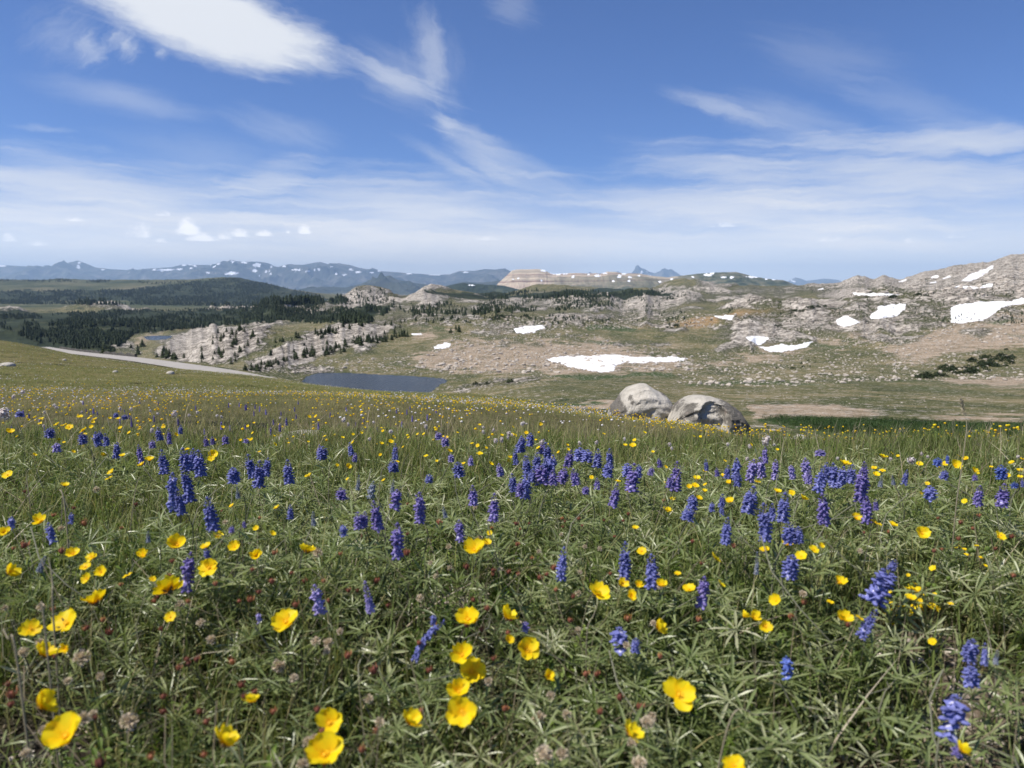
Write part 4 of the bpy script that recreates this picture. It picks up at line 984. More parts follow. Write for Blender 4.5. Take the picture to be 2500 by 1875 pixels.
# ------------------------------------------------------------------ conifers
def conifer(seed, tiers=9, segs=7, wid=0.22):
    """ragged spire of drooping branch sprays, 1 m tall; trunk separately"""
    rg = random.Random(seed); p = Proto()
    for k in range(tiers):
        f = k / (tiers - 1); z = 0.10 + 0.86 * f
        r = wid * (1 - f) ** 0.75 * rg.uniform(0.8, 1.15) + 0.015
        n = max(4, int(segs * (1 - 0.45 * f)))
        a0 = rg.uniform(0, 6.28)
        for j in range(n):
            if rg.random() < 0.1: continue
            a = a0 + 6.283 * j / n + rg.uniform(-.25, .25); rr = r * rg.uniform(0.6, 1.15); w = 0.55 * r + 0.012
            ca, sa = math.cos(a), math.sin(a); t = rg.uniform(0.15, 0.85)
            i0 = p.v((0, 0, z + 0.07), t - .15); i1 = p.v((ca * rr * .6 - sa * w, sa * rr * .6 + ca * w, z - 0.02 + rg.uniform(-.02, .02)), t); i2 = p.v((ca * rr, sa * rr, z - 0.055 + rg.uniform(-.03, .03)), t + .15); i3 = p.v((ca * rr * .6 + sa * w, sa * rr * .6 - ca * w, z - 0.02 + rg.uniform(-.02, .02)), t)
            p.q(i0, i1, i2, i3)
    i = p.v((0, 0, 1.0), .6); j = p.v((.012, 0, .86), .5); k = p.v((-.006, .01, .86), .5); p.tri(i, j, k)
    return p
def trunk_proto(h=0.9, r=0.022):
    p = Proto(); n = 6
    for z, rr in ((-0.06, r * 1.4), (0.05, r), (h * .5, r * .6), (h, 0.003)):
        for j in range(n): p.v((rr * math.cos(6.283 * j / n), rr * math.sin(6.283 * j / n), z), .5)
    for k in range(3):
        for j in range(n): p.q(k * n + j, k * n + (j + 1) % n, (k + 1) * n + (j + 1) % n, (k + 1) * n + j)
    return p
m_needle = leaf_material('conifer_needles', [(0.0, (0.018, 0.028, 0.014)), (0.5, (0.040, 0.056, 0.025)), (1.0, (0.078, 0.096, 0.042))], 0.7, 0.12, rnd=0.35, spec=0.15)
m_bark, nt, b = material('bark'); b.inputs['Base Color'].default_value = (0.085, 0.065, 0.05, 1); b.inputs['Roughness'].default_value = 0.95
CROWN = []
for k in range(6):
    me = conifer(k, random.choice((8, 10, 11)), random.choice((6, 7, 8)), random.uniform(.30, .52)).mesh('crown', True); me.materials.append(m_needle); CROWN.append(me)
TRUNK = trunk_proto().mesh('trunk'); TRUNK.materials.append(m_bark)
def tree(x, y, z, h, label, group):
    o = root('conifer', (x, y, z - 0.05 * h), label, 'tree', group)
    o.scale = (h * random.uniform(.9, 1.25), h * random.uniform(.9, 1.25), h); o.rotation_euler = (random.uniform(-.04, .04), random.uniform(-.04, .04), random.uniform(0, 6.28))
    for nme, me in (('crown', random.choice(CROWN)), ('trunk', TRUNK)):
        c = bpy.data.objects.new(nme, me); C.objects.link(c); c.parent = o
def along(pl, n, ju, jv, seed):
    rg = np.random.default_rng(seed); P2 = np.array(pl, float); d = np.r_[0, np.cumsum(np.hypot(*np.diff(P2, axis=0).T))]
    t = np.sort(rg.uniform(0, d[-1], n))
    return np.interp(t, d, P2[:, 0]) + rg.normal(0, ju, n), np.interp(t, d, P2[:, 1]) + rg.normal(0, jv, n)
TREES = [
 (along([(585,912),(620,905),(680,886),(725,874)], 40, 6, 3, 1), (3.0, 5.5), 'dark conifer along the foot of the pale granite slab', 'conifers along the foot of the pale granite slab'),
 (along([(745,868),(800,860),(850,846),(900,836),(940,830),(985,822),(1005,832)], 100, 5, 4, 2), (4.0, 7.0), 'dark conifer in the row climbing the ledge above the lake', 'conifers in the row climbing the ledge above the lake'),
 (sample_poly([(400,885),(440,835),(560,803),(640,812),(650,865),(560,893),(470,893)], 80, 3), (3.5, 7.0), 'dark conifer scattered over the pale rock dome behind the road', 'conifers scattered over the pale rock dome behind the road'),
 (along([(660,842),(720,826),(770,818),(800,812)], 22, 4, 2, 4), (3.0, 5.0), 'small conifer on the upper edge of the granite slab', 'small conifers on the upper edge of the granite slab'),
 (along([(800,815),(860,800),(920,796),(1000,792),(1015,800)], 34, 6, 4, 5), (3.5, 6.0), 'dark conifer along the crest of the granite slab', 'conifers along the crest of the granite slab'),
 (sample_poly([(230,862),(300,835),(400,850),(430,885),(340,880)], 95, 6), (5, 9), 'tall dark conifer in the stand just below the bend of the road', 'tall conifers in the stand just below the bend of the road'),
 (along([(1090,818),(1130,808),(1150,800)], 16, 6, 3, 7), (2.5, 4.5), 'low dark conifer on the slope beside the dark knoll', 'low conifers on the slope beside the dark knoll'),
]
for (u, v), (h0, h1), label, group in TREES:
    kk = fbm(u / 26, v / 12, 2, 33) > RNG.uniform(-.45, .1, len(u)); u, v = u[kk], v[kk]
    x, y, z = hit(u, v)
    for i in range(len(u)):
        if y[i] > 180: tree(x[i], y[i], z[i], min(random.uniform(13, 25) * y[i] / F, (h0 * .6 + (h1 * 1.15 - h0 * .6) * random.random() ** 1.5) * min(1.25, y[i] / 520 + .25)), label, group)

# shrubs on the stony slopes
def shrub_proto(seed):
    rg = random.Random(seed); p = Proto()
    for k in range(150):
        a, el, r = rg.uniform(0, 6.28), rg.uniform(0.05, 1.5), rg.uniform(.55, 1.0) ** .5
        c = Vector((math.cos(a) * math.cos(el) * .62 * r, math.sin(a) * math.cos(el) * .62 * r, math.sin(el) * .8 * r * (0.75 + .25 * math.sin(a * 3 + seed))))
        s = rg.uniform(.07, .15); d1 = Vector((rg.uniform(-1, 1), rg.uniform(-1, 1), rg.uniform(-.3, 1))).normalized() * s; d2 = d1.cross(Vector((rg.uniform(-1, 1), rg.uniform(-1, 1), rg.uniform(-1, 1)))).normalized() * s * .6
        t = rg.uniform(.2, .8)
        p.q(p.v(c - d1, t - .1), p.v(c + d2, t), p.v(c + d1, t + .1), p.v(c - d2, t))
    return p
SHR = []
for k in range(5):
    me = shrub_proto(k).mesh('foliage', True); me.materials.append(m_needle); SHR.append(me)
STEM = trunk_proto(0.5, 0.03).mesh('stem'); STEM.materials.append(m_bark)
def shrub(x, y, z, h, label, group=None):
    o = root('shrub', (x, y, z - 0.08 * h), label, 'shrub', group); o.scale = (h * random.uniform(1.0, 1.8), h * random.uniform(1.0, 1.5), h); o.rotation_euler = (0, 0, random.uniform(0, 6.28))
    for nme, me in (('foliage', random.choice(SHR)), ('stem', STEM)):
        c = bpy.data.objects.new(nme, me); C.objects.link(c); c.parent = o
SHRUBS = [
 (sample_poly([(2215,928),(2260,908),(2330,890),(2420,868),(2460,852),(2478,880),(2440,906),(2330,918),(2260,928)], 78, 21), (1.4, 3.2), 'dark wind-trimmed shrub in the long thicket below the scree', 'shrubs in the long thicket below the scree'),
 (along([(1930,762),(1965,758),(1990,750),(2015,747)], 14, 5, 2, 22), (2.2, 3.6), 'dark shrub on the shoulder of the rocky knoll, near its crest', 'shrubs near the crest of the rocky knoll'),
 (along([(2158,730),(2185,724),(2190,722),(2270,720),(2280,722)], 9, 4, 2, 23), (2.2, 4.0), 'dark shrub on the flat rim above the paired snow patches', 'shrubs on the rim above the paired snow patches'),
 (along([(1885,802),(1910,795),(1920,790)], 6, 4, 2, 24), (1.5, 2.6), 'dark shrub on the face of the knoll over the curved snow', 'shrubs on the face of the knoll over the curved snow'),
 (along([(1610,838),(1640,836)], 6, 5, 2, 25) if False else along([(1630,800),(1645,798),(1738,782)], 7, 4, 2, 25), (2.0, 3.5), 'dark shrub by the grassy hollow below the orange slope', 'shrubs by the grassy hollow below the orange slope'),
 (along([(1890,905),(1950,898),(2005,868)], 7, 12, 4, 26), (1.0, 2.0), 'lone dark shrub among the stones below the knoll', 'lone shrubs among the stones below the knoll'),
 (along([(1195,778),(1230,772),(1300,775)], 22, 8, 3, 27), (1.6, 3.0), 'dark shrub on top of the knoll over the middle snow patch', 'shrubs on top of the knoll over the middle snow patch'),
 (along([(1240,932),(1270,934),(1150,940)], 4, 5, 2, 28), (1.0, 1.8), 'round dark bush near the end of the lake', 'round bushes near the end of the lake'),
]
for (u, v), (h0, h1), label, group in SHRUBS:
    x, y, z = hit(u, v)
    for i in range(len(u)):
        if y[i] > 100: shrub(x[i], y[i], z[i], random.uniform(h0, h1), label, group)

# the woods too many to count
def small_conifer(seed, n=5, tiers=3, wid=.26):
    rg = random.Random(seed); p = Proto()
    for k in range(tiers):
        z0 = 0.04 + .28 * k; z1 = min(1.0, z0 + .48); r = wid * (1 - .27 * k); a0 = rg.uniform(0, 6.28)
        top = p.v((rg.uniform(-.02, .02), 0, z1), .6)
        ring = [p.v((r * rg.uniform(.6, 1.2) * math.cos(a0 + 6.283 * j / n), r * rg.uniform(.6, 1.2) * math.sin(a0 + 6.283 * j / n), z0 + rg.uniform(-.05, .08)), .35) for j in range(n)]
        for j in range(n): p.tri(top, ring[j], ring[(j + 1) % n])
    return p
WOODS = [
 ([(0,770),(330,757),(640,748),(640,790),(470,802),(330,815),(270,862),(100,840),(0,800)], 7600, (5, 9.5), 0.03, 0),
 ([(-50,742),(-50,712),(100,710),(300,708),(420,697),(560,685),(650,692),(760,716),(850,737),(600,748),(300,745)], 9000, (10, 17), -0.12, 0),
 ([(0,682),(200,681),(270,684),(270,690),(0,688)], 500, (10, 15), 0.0, 0), ([(180,686),(400,683),(470,683),(560,680),(640,692),(560,700),(400,694)], 900, (10, 16), 0.05, 0),
 ([(600,742),(830,737),(960,757),(900,790),(820,790),(650,790)], 2400, (5, 8.5), 0.0, 0),
 ([(830,745),(870,708),(930,706),(965,740)], 130, (5, 8), -.2, 0),
 ([(940,745),(1500,722),(1560,745),(1300,765),(1000,775)], 1500, (3.5, 6.5), 0.12, 0),
 ([(1180,722),(1300,710),(1650,712),(1650,722),(1200,732)], 900, (8, 13), -0.1, 0),
 ([(1400,735),(1460,715),(1640,705),(1700,720),(1600,745)], 380, (4, 7), 0.05, 0),
 ([(1640,712),(1850,695),(2100,690),(2050,712),(1700,730)], 420, (2.5, 4.5), 0.15, 0),
 ([(1000,735),(1650,735),(1700,790),(1500,800),(1200,790),(1000,790)], 1500, (1.6, 4.2), .2, 0), ([(1700,730),(2500,700),(2500,790),(2100,790),(1800,790)], 900, (1.2, 3.0), .22, 0), ([(1150,830),(1700,830),(2450,900),(2450,930),(1650,930),(1100,900)], 300, (.7, 1.5), .25, 0),
 ([(650,850),(760,815),(900,790),(980,800),(930,825),(800,860),(660,900)], 60, (2.5, 4.0), 0.0, 0),
]
parts_ = []
tiny = [small_conifer(k, 6, 3, random.uniform(.28, .42)).arr() for k in range(6)]
for wi, (poly, n, (h0, h1), thr, _) in enumerate(WOODS):
    u, v = sample_poly(poly, n, 500 + wi)
    cl_ = fbm(u / 38, v / 9, 4, 80 + wi)
    k = cl_ > thr + RNG.uniform(-.25, .25, n)
    x, y, z = hit(u[k], v[k]); ok = ~np.isnan(y) & (y > 300)
    x, y, z = x[ok], y[ok], z[ok]
    okl = np.ones(len(x), bool)
    for lk in (lake1, lake2): okl &= poly_sd(x, y, lk) < -4
    x, y, z = x[okl], y[okl], z[okl]
    h = RNG.uniform(h0, h1, len(x))
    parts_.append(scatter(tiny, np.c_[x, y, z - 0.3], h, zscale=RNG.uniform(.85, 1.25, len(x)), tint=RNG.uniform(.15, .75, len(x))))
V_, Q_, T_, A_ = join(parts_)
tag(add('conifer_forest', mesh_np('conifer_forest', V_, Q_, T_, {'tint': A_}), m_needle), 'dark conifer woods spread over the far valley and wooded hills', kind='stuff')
# ------------------------------------------------------------------ boulders on the brow of the meadow
m_boulder, nt, b = material('lichened_granite')
tcn = nt.node('ShaderNodeTexCoord'); ob = Sk(nt, tcn.outputs['Object'])
nb_ = nt.noise(ob, 3.0, 6, 0.7, 0.6); nl = nt.noise(ob, 9.0, 6, 0.72, 0.4); nf_ = nt.noise(ob, 40.0, 4, 0.6); ns_ = nt.noise(ob, 1.3, 4, 0.6)
bc = nt.ramp(ns_ * 0.5 + nf_ * 0.3 + nl * 0.2, [(0.36, (0.26, 0.24, 0.205)), (0.5, (0.45, 0.42, 0.365)), (0.64, (0.58, 0.545, 0.48))])
lich = nt.attr('lichen')
lm = nt.smooth(0.49, 0.57, nb_ * 0.40 + nl * 0.35 + nf_ * 0.25 + (lich - 0.5) * 0.40)
bc = nt.mix(lm * 0.88, bc, nt.ramp(nf_, [(0.35, (0.045, 0.042, 0.038)), (0.65, (0.13, 0.118, 0.10))]))
pk = nt.smooth(0.6, 0.7, nt.noise(ob, 5.5, 4, 0.6)) * nt.smooth(0.5, 0.75, lich)
bc = nt.mix(pk * 0.35, bc, (0.40, 0.30, 0.25))
nt.put(b.inputs['Base Color'], bc); b.inputs['Roughness'].default_value = 0.9; b.inputs['Specular IOR Level'].default_value = 0.2
bump(nt, b, nl * 0.6 + nf_ * 0.25 + nb_ * 0.6, 0.9, 0.05)

def boulder(name, u0, u1, vb, outline, ydist, depth, label, scoop=None, lich=None, seed=0):
    """outline: (fraction across, height px above the base line vb)"""
    k = ydist / F
    n, mth = 120, 90
    fx = np.linspace(0.0, 1.0, n); hx = np.interp(fx, [p[0] for p in outline], [p[1] for p in outline]) * k
    hx = np.convolve(np.pad(hx, 3, mode='edge'), np.ones(7) / 7, 'valid')
    Wd = (u1 - u0) * k
    x0 = (u0 - W / 2) * k
    th = np.linspace(0, np.pi, mth)
    Fx, Thh = np.meshgrid(fx, th)
    env = np.sqrt(np.clip(1 - (2 * Fx - 1) ** 2, 0.0, 1)) ** 0.7
    dd = depth * env + 0.02
    px = x0 + Fx * Wd
    cy_, sy_ = np.cos(Thh), np.sin(Thh)
    py = -np.sign(cy_) * np.abs(cy_) ** 0.8 * dd
    pz = np.abs(sy_) ** 0.72 * hx[None, :]
    nn = fbm(Fx * 4 + seed, Thh * 3 + seed, 5, 600 + seed); nr = ridged(Fx * 3 + seed, Thh * 2.2, 4, 620 + seed)
    sc_ = 0.05 * Wd
    crk = ridged(Fx * 2.2 + seed * 1.7, Thh * 1.6 + seed, 3, 660 + seed)
    py = py * (1 + 0.12 * nn) + (-np.sign(cy_)) * depth * (0.08 * (nr - .4) - 0.0 * crk)
    pz = pz + sc_ * 0.22 * fbm(Fx * 7, Thh * 5 + seed, 4, 640 + seed) * env
    li = np.full(Fx.shape, 0.35)
    zf = pz / max(hx.max(), 1e-6)
    if scoop:
        for (cx, cz, rx, rz, dp) in scoop:
            e = ((Fx - cx) / rx) ** 2 + ((zf - cz) / rz) ** 2
            w_ = sstep(1.15, 0.55, e) * (Thh < np.pi / 2)
            py = py + w_ * dp
            li = li - 0.1 * w_
    for (cx, cz, rx, rz, st) in (lich or ()):
        e = ((Fx - cx) / rx) ** 2 + ((zf - cz) / rz) ** 2
        li = np.maximum(li, 0.35 + st * np.exp(-e)) if st > 0 else li + st * np.exp(-e)
    zb_ = -TV(vb) * ydist
    gz = float(ground_z((u0 + u1) / 2 * k - W / 2 * k, ydist))
    base = min(zb_, gz) - 0.05
    z = zb_ + pz
    z = np.where(pz < 0.03, base - 0.15, z)
    V_ = np.stack([px, ydist + py, z], -1).reshape(-1, 3)
    r_, c_ = np.meshgrid(np.arange(mth - 1), np.arange(n - 1), indexing='ij')
    q = np.stack([r_ * n + c_, r_ * n + c_ + 1, (r_ + 1) * n + c_ + 1, (r_ + 1) * n + c_], -1).reshape(-1, 4)
    c0 = V_.mean(0); V_ = V_ - c0
    me = mesh_np(name, V_, q, None, {'lichen': li.ravel()}, True)
    o = add(name, me, m_boulder, loc=c0); tag(o, label, 'boulder')
    return o
BD = 13.2
boulder('boulder', 1488, 1655, 1022, [(0, 0), (.02, 22), (.06, 34), (.13, 45), (.2, 62), (.28, 76), (.36, 82), (.45, 86), (.56, 86), (.63, 79), (.72, 69), (.80, 64), (.87, 54), (.94, 38), (.985, 22), (1, 0)], BD + .3, 0.62,
        'tall pale dome-shaped boulder with dark lichen down one flank', None, [(.10, .42, .11, .40, .75), (.29, .60, .06, .2, .55), (.80, .78, .07, .12, .6), (.93, .55, .06, .25, .3), (.55, .45, .26, .5, -.6), (.2, .05, .12, .12, -.2)], 3)
boulder('boulder', 1636, 1832, 1036, [(0, 0), (.01, 12), (.06, 28), (.10, 46), (.15, 56), (.22, 63), (.32, 71), (.42, 72), (.52, 69), (.62, 63), (.72, 57), (.80, 46), (.87, 38), (.91, 24), (.96, 12), (1, 0)], BD - .4, 0.66,
        'lower slumped boulder, grey and speckled with lichen, hollowed beneath its brow', [(.47, .36, .19, .55, .22)], [(.18, .6, .16, .4, .40), (.74, .5, .18, .55, .55), (.92, .25, .1, .4, .75), (.46, .35, .16, .4, .12), (.36, .97, .16, .10, -.4)], 8)

# flat stones lying in the turf
def slab(name, u, v, w, h, dist, label, seed, dark=.35, dp=.5):
    hy = hit(u, v + h / 2)[1][0]
    dist = float(hy) if hy == hy and hy < 80 else dist
    k = dist / F
    return boulder(name, u - w / 2, u + w / 2, v + h / 2, [(0, 0), (.04, h * .35), (.2, h * .8), (.45, h), (.7, h * .95), (.9, h * .7), (.97, h * .35), (1, 0)], dist, w * k * dp, label, None, [(.5, .5, .6, .6, dark - .35)], seed)
slab('flat_rock', 722, 1072, 170, 34, 3.1, 'flat grey rock half sunk among yellow flowers, dark at one end', 12, .5)
slab('flat_rock', 1969, 1070, 46, 18, 6.2, 'small pale rock lying in the turf just past the lower boulder', 14, .1)
slab('flat_rock', 2072, 1114, 86, 26, 3.3, 'low pale slab sunk in the grass below the white flower heads', 15, .05)
slab('flat_rock', 2387, 1056, 30, 14, 7.2, 'grey rock at the edge of the dark green thicket', 16, .4)
slab('flat_rock', 10, 889, 34, 9, 22, 'pale stone on the bare upper meadow at the frame edge', 17, .15)
slab('flat_rock', 410, 909, 18, 7, 26, 'small white stone on the meadow just short of the road', 18, 0.0)
slab('flat_rock', 152, 878, 9, 4, 40, 'tiny white stone on the meadow below the bend of the road', 19, 0.0)
for (u_, v_, w_, h_, d_, lb) in ((275, 907, 12, 6, 24, 'little white stone among the dry grass below the road'),):
    slab('flat_rock', u_, v_, w_, h_, d_, lb, 22, 0.0)

# ------------------------------------------------------------------ turf and foliage
def blade(seg=3, bend=.35, w=.012):
    p = Proto(); ids = []
    for k in range(seg + 1):
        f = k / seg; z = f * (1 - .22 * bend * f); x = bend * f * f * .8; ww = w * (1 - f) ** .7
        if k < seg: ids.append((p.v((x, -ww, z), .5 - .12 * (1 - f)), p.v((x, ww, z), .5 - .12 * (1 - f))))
        else: ids.append((p.v((x, 0, z), .62),))
    for k in range(seg - 1): p.q(ids[k][0], ids[k][1], ids[k + 1][1], ids[k + 1][0])
    p.tri(ids[-2][0], ids[-2][1], ids[-1][0]); return p
def leaflet(p, M, L, w, droop, t, fine=True):
    """a folded, arching narrow leaflet along local +x"""
    secs = ((.0, .0), (.35, .8), (.72, 1.0), (1.0, 0.0)) if fine else ((.0, 0.), (.6, 1.0), (1., 0.))
    prev = None
    for f, ww in secs:
        x = f * L; z = L * (.10 * f - droop * f * f)
        if ww == 0: cur = (p.v(M @ Vector((x, 0, z)), t - .1 + .15 * f),)
        else:
            y = ww * w; cur = (p.v(M @ Vector((x, -y, z + .35 * y)), t + .06), p.v(M @ Vector((x, 0, z - .25 * y)), t - .08), p.v(M @ Vector((x, y, z + .35 * y)), t + .06))
        if prev:
            if len(prev) == 1 and len(cur) == 3: p.tri(prev[0], cur[0], cur[1]); p.tri(prev[0], cur[1], cur[2])
            elif len(prev) == 3 and len(cur) == 3: p.q(prev[0], cur[0], cur[1], prev[1]); p.q(prev[1], cur[1], cur[2], prev[2])
            else: p.tri(prev[0], cur[0], prev[1]); p.tri(prev[1], cur[0], prev[2])
        prev = cur
def palmate(seed, n=8, fine=True, stem=0.0):
    """hand-shaped lupine leaf of unit spread"""
    rg = random.Random(seed); p = Proto()
    cup = rg.uniform(.12, .55)
    for k in range(n):
        a = 6.283 * (k + rg.uniform(-.18, .18)) / (n + rg.choice((0, 0, 1)))
        M = Matrix.Rotation(a, 4, 'Z') @ Matrix.Rotation(-cup - rg.uniform(-.12, .2), 4, 'Y') @ Matrix.Rotation(rg.uniform(-.5, .5), 4, 'X')
        leaflet(p, M, rg.uniform(.40, .56), rg.uniform(.018, .029), rg.uniform(.05, .38), rg.uniform(.35, .65), fine)
    if stem:
        for q in range(1):
            w = .012; i = [p.v((-w, 0, 0), .6), p.v((w, 0, 0), .6), p.v((w + .05, .03, -stem), .4), p.v((-w + .05, .03, -stem), .4)]; p.q(*i)
    return p
def fernlet(seed):
    rg = random.Random(seed); p = Proto(); L = 1.0; bend = rg.uniform(.1, .5)
    for k in range(9):
        f = .15 + .85 * k / 8; c = Vector((bend * f * f * .6, 0, f * L * .9))
        for sgn in (-1, 1):
            M = Matrix.Translation(c) @ Matrix.Rotation(sgn * 1.25 + rg.uniform(-.2, .2), 4, 'Z') @ Matrix.Rotation(-.5, 4, 'Y')
            l = .24 * (1 - .55 * f) + .04; leaflet(p, M, l, l * .17, .2, .5 + rg.uniform(-.15, .15), False)
    p.q(p.v((-.008, 0, 0), .4), p.v((.008, 0, 0), .4), p.v((bend * .6 + .004, 0, .9), .4), p.v((bend * .6 - .004, 0, .9), .4)); return p

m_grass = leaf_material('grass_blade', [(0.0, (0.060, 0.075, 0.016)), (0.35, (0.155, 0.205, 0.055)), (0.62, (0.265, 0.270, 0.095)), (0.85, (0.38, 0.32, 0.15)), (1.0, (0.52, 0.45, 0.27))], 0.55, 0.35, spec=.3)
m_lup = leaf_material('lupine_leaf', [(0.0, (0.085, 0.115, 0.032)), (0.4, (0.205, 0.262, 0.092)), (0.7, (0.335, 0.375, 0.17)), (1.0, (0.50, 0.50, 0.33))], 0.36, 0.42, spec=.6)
m_fern = leaf_material('fern_leaf', [(0.0, (0.06, 0.105, 0.014)), (0.5, (0.13, 0.20, 0.034)), (1.0, (0.23, 0.30, 0.07))], 0.5, 0.38)
m_straw = leaf_material('dry_stem', [(0.0, (0.13, 0.105, 0.07)), (0.5, (0.30, 0.25, 0.17)), (1.0, (0.46, 0.40, 0.30))], 0.6, 0.1)

def area_pts(n, y0, y1, smax, seed):
    rg = np.random.default_rng(seed)
    y = np.sqrt(rg.uniform(y0 ** 2, y1 ** 2, n)); x = rg.uniform(-smax, smax, n) * y
    # the same growth carries on to both sides beyond the view, a little thinner
    pad = 1.1 if y1 < 5 else 2.0 if y1 < 12 else 4.0
    m = int(n * 0.6 * 2 * pad * (y1 - y0) / (smax * (y1 ** 2 - y0 ** 2)))
    yb = rg.uniform(max(0.05, y0 - .25), y1, m); xb = (smax * yb + rg.uniform(0, pad, m)) * rg.choice((-1.0, 1.0), m)
    return np.concatenate([x, xb]), np.concatenate([y, yb])
def keep(x, y, f, seed):
    return np.random.default_rng(seed).uniform(0, 1, len(x)) < f
def grav_at(x, y): return mask_at('gravel', x, y)
BARE = lambda x, y: np.clip(1 - 1.1 * grav_at(x, y), 0.04, 1)
# clumps of lupine leaf (the mat) -- denser where the spikes stand
def lup_density(x, y):
    n = fbm(x / .38, y / .38, 3, 701)
    return np.clip(.55 + 1.1 * n, .05, 1) * (1 - sstep(1.7, 2.7, y + .5 * fbm(x / .8, y / .8, 2, 705))) * BARE(x, y) * (.62 + .38 * sstep(-.15, .25, x / y))
PALM = [palmate(k, random.choice((7, 8, 8, 9))).arr() for k in range(14)]
PALM_LO = [palmate(50 + k, 7, False).arr() for k in range(8)]
parts_ = []
x, y = area_pts(14500, .27, 1.75, .86, 1); k = keep(x, y, lup_density(x, y), 2); x, y = x[k], y[k]
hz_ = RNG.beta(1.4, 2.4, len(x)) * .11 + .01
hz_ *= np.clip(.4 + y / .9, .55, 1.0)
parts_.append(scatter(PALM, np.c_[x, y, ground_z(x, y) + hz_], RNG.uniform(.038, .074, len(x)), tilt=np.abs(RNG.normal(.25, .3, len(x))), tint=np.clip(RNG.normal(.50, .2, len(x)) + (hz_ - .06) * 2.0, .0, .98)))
x, y = area_pts(34000, 1.7, 3.9, .84, 3); k = keep(x, y, lup_density(x, y), 4); x, y = x[k], y[k]
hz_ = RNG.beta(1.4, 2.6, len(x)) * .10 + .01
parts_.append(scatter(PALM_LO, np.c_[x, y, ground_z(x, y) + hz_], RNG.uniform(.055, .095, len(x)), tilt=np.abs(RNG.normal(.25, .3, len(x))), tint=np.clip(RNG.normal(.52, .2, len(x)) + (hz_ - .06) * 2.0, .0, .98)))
V_, Q_, T_, A_ = join(parts_)
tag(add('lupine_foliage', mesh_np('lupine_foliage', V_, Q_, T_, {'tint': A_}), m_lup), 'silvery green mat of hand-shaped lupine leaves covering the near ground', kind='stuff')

parts_ = []
FERN = [fernlet(k).arr() for k in range(6)]
x, y = area_pts(19000, .27, 3.2, .86, 11); k = keep(x, y, np.clip(.25 + 1.1 * fbm(x / .3, y / .3, 3, 711), .05, 1) * BARE(x, y), 12); x, y = x[k], y[k]
parts_.append(scatter(FERN, np.c_[x, y, ground_z(x, y) - .003], RNG.uniform(.04, .105, len(x)), tilt=np.abs(RNG.normal(.35, .3, len(x)))))
V_, Q_, T_, A_ = join(parts_)
tag(add('fern_foliage', mesh_np('fern_foliage', V_, Q_, T_, {'tint': A_}), m_fern), 'bright green feathery leaves tucked between the lupines', kind='stuff')

BL = [blade(3, bb, ww).arr() for bb, ww in ((.15, .011), (.4, .012), (.8, .010), (1.2, .010), (.3, .016))]
BLM = [blade(2, bb, ww).arr() for bb, ww in ((.15, .016), (.45, .016), (.9, .015))]
parts_ = []
def dry(x, y): return .22 * fbm(x / 1.7, y / 2.6, 3, 721) + .14 * fbm(x / .35, y / .35, 2, 725)
x, y = area_pts(90000, .27, 3.0, .86, 21); k = keep(x, y, np.clip(.7 + .8 * fbm(x / .3, y / .3, 3, 731), .12, 1) * BARE(x, y), 22); x, y = x[k], y[k]
n = len(x)
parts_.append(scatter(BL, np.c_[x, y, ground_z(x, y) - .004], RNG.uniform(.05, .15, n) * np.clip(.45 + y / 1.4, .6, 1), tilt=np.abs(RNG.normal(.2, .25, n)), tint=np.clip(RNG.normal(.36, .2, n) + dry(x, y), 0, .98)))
x, y = area_pts(150000, 2.7, 9.5, .80, 31); u = to_px(x, y, np.full(len(x), -.9))[0]
k = keep(x, y, np.clip(.75 + .7 * fbm(x / .9, y / .9, 3, 735), .2, 1), 32) & (y < crest(u) * 1.15); x, y = x[k], y[k]; n = len(x)
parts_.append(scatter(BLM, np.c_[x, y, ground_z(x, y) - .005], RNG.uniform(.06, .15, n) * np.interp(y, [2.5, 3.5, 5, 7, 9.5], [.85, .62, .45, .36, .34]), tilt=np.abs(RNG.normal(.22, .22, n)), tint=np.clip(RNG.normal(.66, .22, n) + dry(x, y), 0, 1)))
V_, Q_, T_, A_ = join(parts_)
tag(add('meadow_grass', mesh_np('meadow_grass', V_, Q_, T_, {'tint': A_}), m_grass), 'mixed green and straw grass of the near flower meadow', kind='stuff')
# farther turf: tufts
def tuft(seed, n=7):
    rg = random.Random(seed); p = Proto()
    for k in range(n):
        M = Matrix.Translation((rg.uniform(-.5, .5), rg.uniform(-.5, .5), 0)) @ Matrix.Rotation(rg.uniform(0, 6.28), 4, 'Z') @ Matrix.Rotation(rg.uniform(0, .5), 4, 'Y') @ Matrix.Scale(rg.uniform(.6, 1.1), 4)
        p.merge(blade(2, rg.uniform(.1, .7), .035), M, dt=rg.uniform(-.18, .18))
    return p
TUFT = [tuft(k).arr() for k in range(6)]
parts_ = []
x, y = area_pts(75000, 9, 26, .80, 41); u = to_px(x, y, np.full(len(x), -.1) * y)[0]; k = y < crest(np.clip(u, 0, 2500)) * 1.2; x, y = x[k], y[k]; n = len(x)
parts_.append(scatter(TUFT, np.c_[x, y, ground_z(x, y) - .01], RNG.uniform(.040, .075, n), tilt=np.abs(RNG.normal(0, .18, n)), tint=np.clip(RNG.normal(.60, .14, n) + dry(x / 3, y / 3), 0, 1)))
x, y = area_pts(60000, 25, 72, .80, 43); u = to_px(x, y, np.full(len(x), -.09) * y)[0]; k = y < crest(np.clip(u, 0, 2500)) * 1.12; x, y = x[k], y[k]; n = len(x)
parts_.append(scatter(TUFT, np.c_[x, y, ground_z(x, y) - .02], RNG.uniform(.07, .13, n), tilt=np.abs(RNG.normal(0, .12, n)), tint=np.clip(RNG.normal(.64, .13, n) + dry(x / 5, y / 5), 0, 1)))
V_, Q_, T_, A_ = join(parts_)
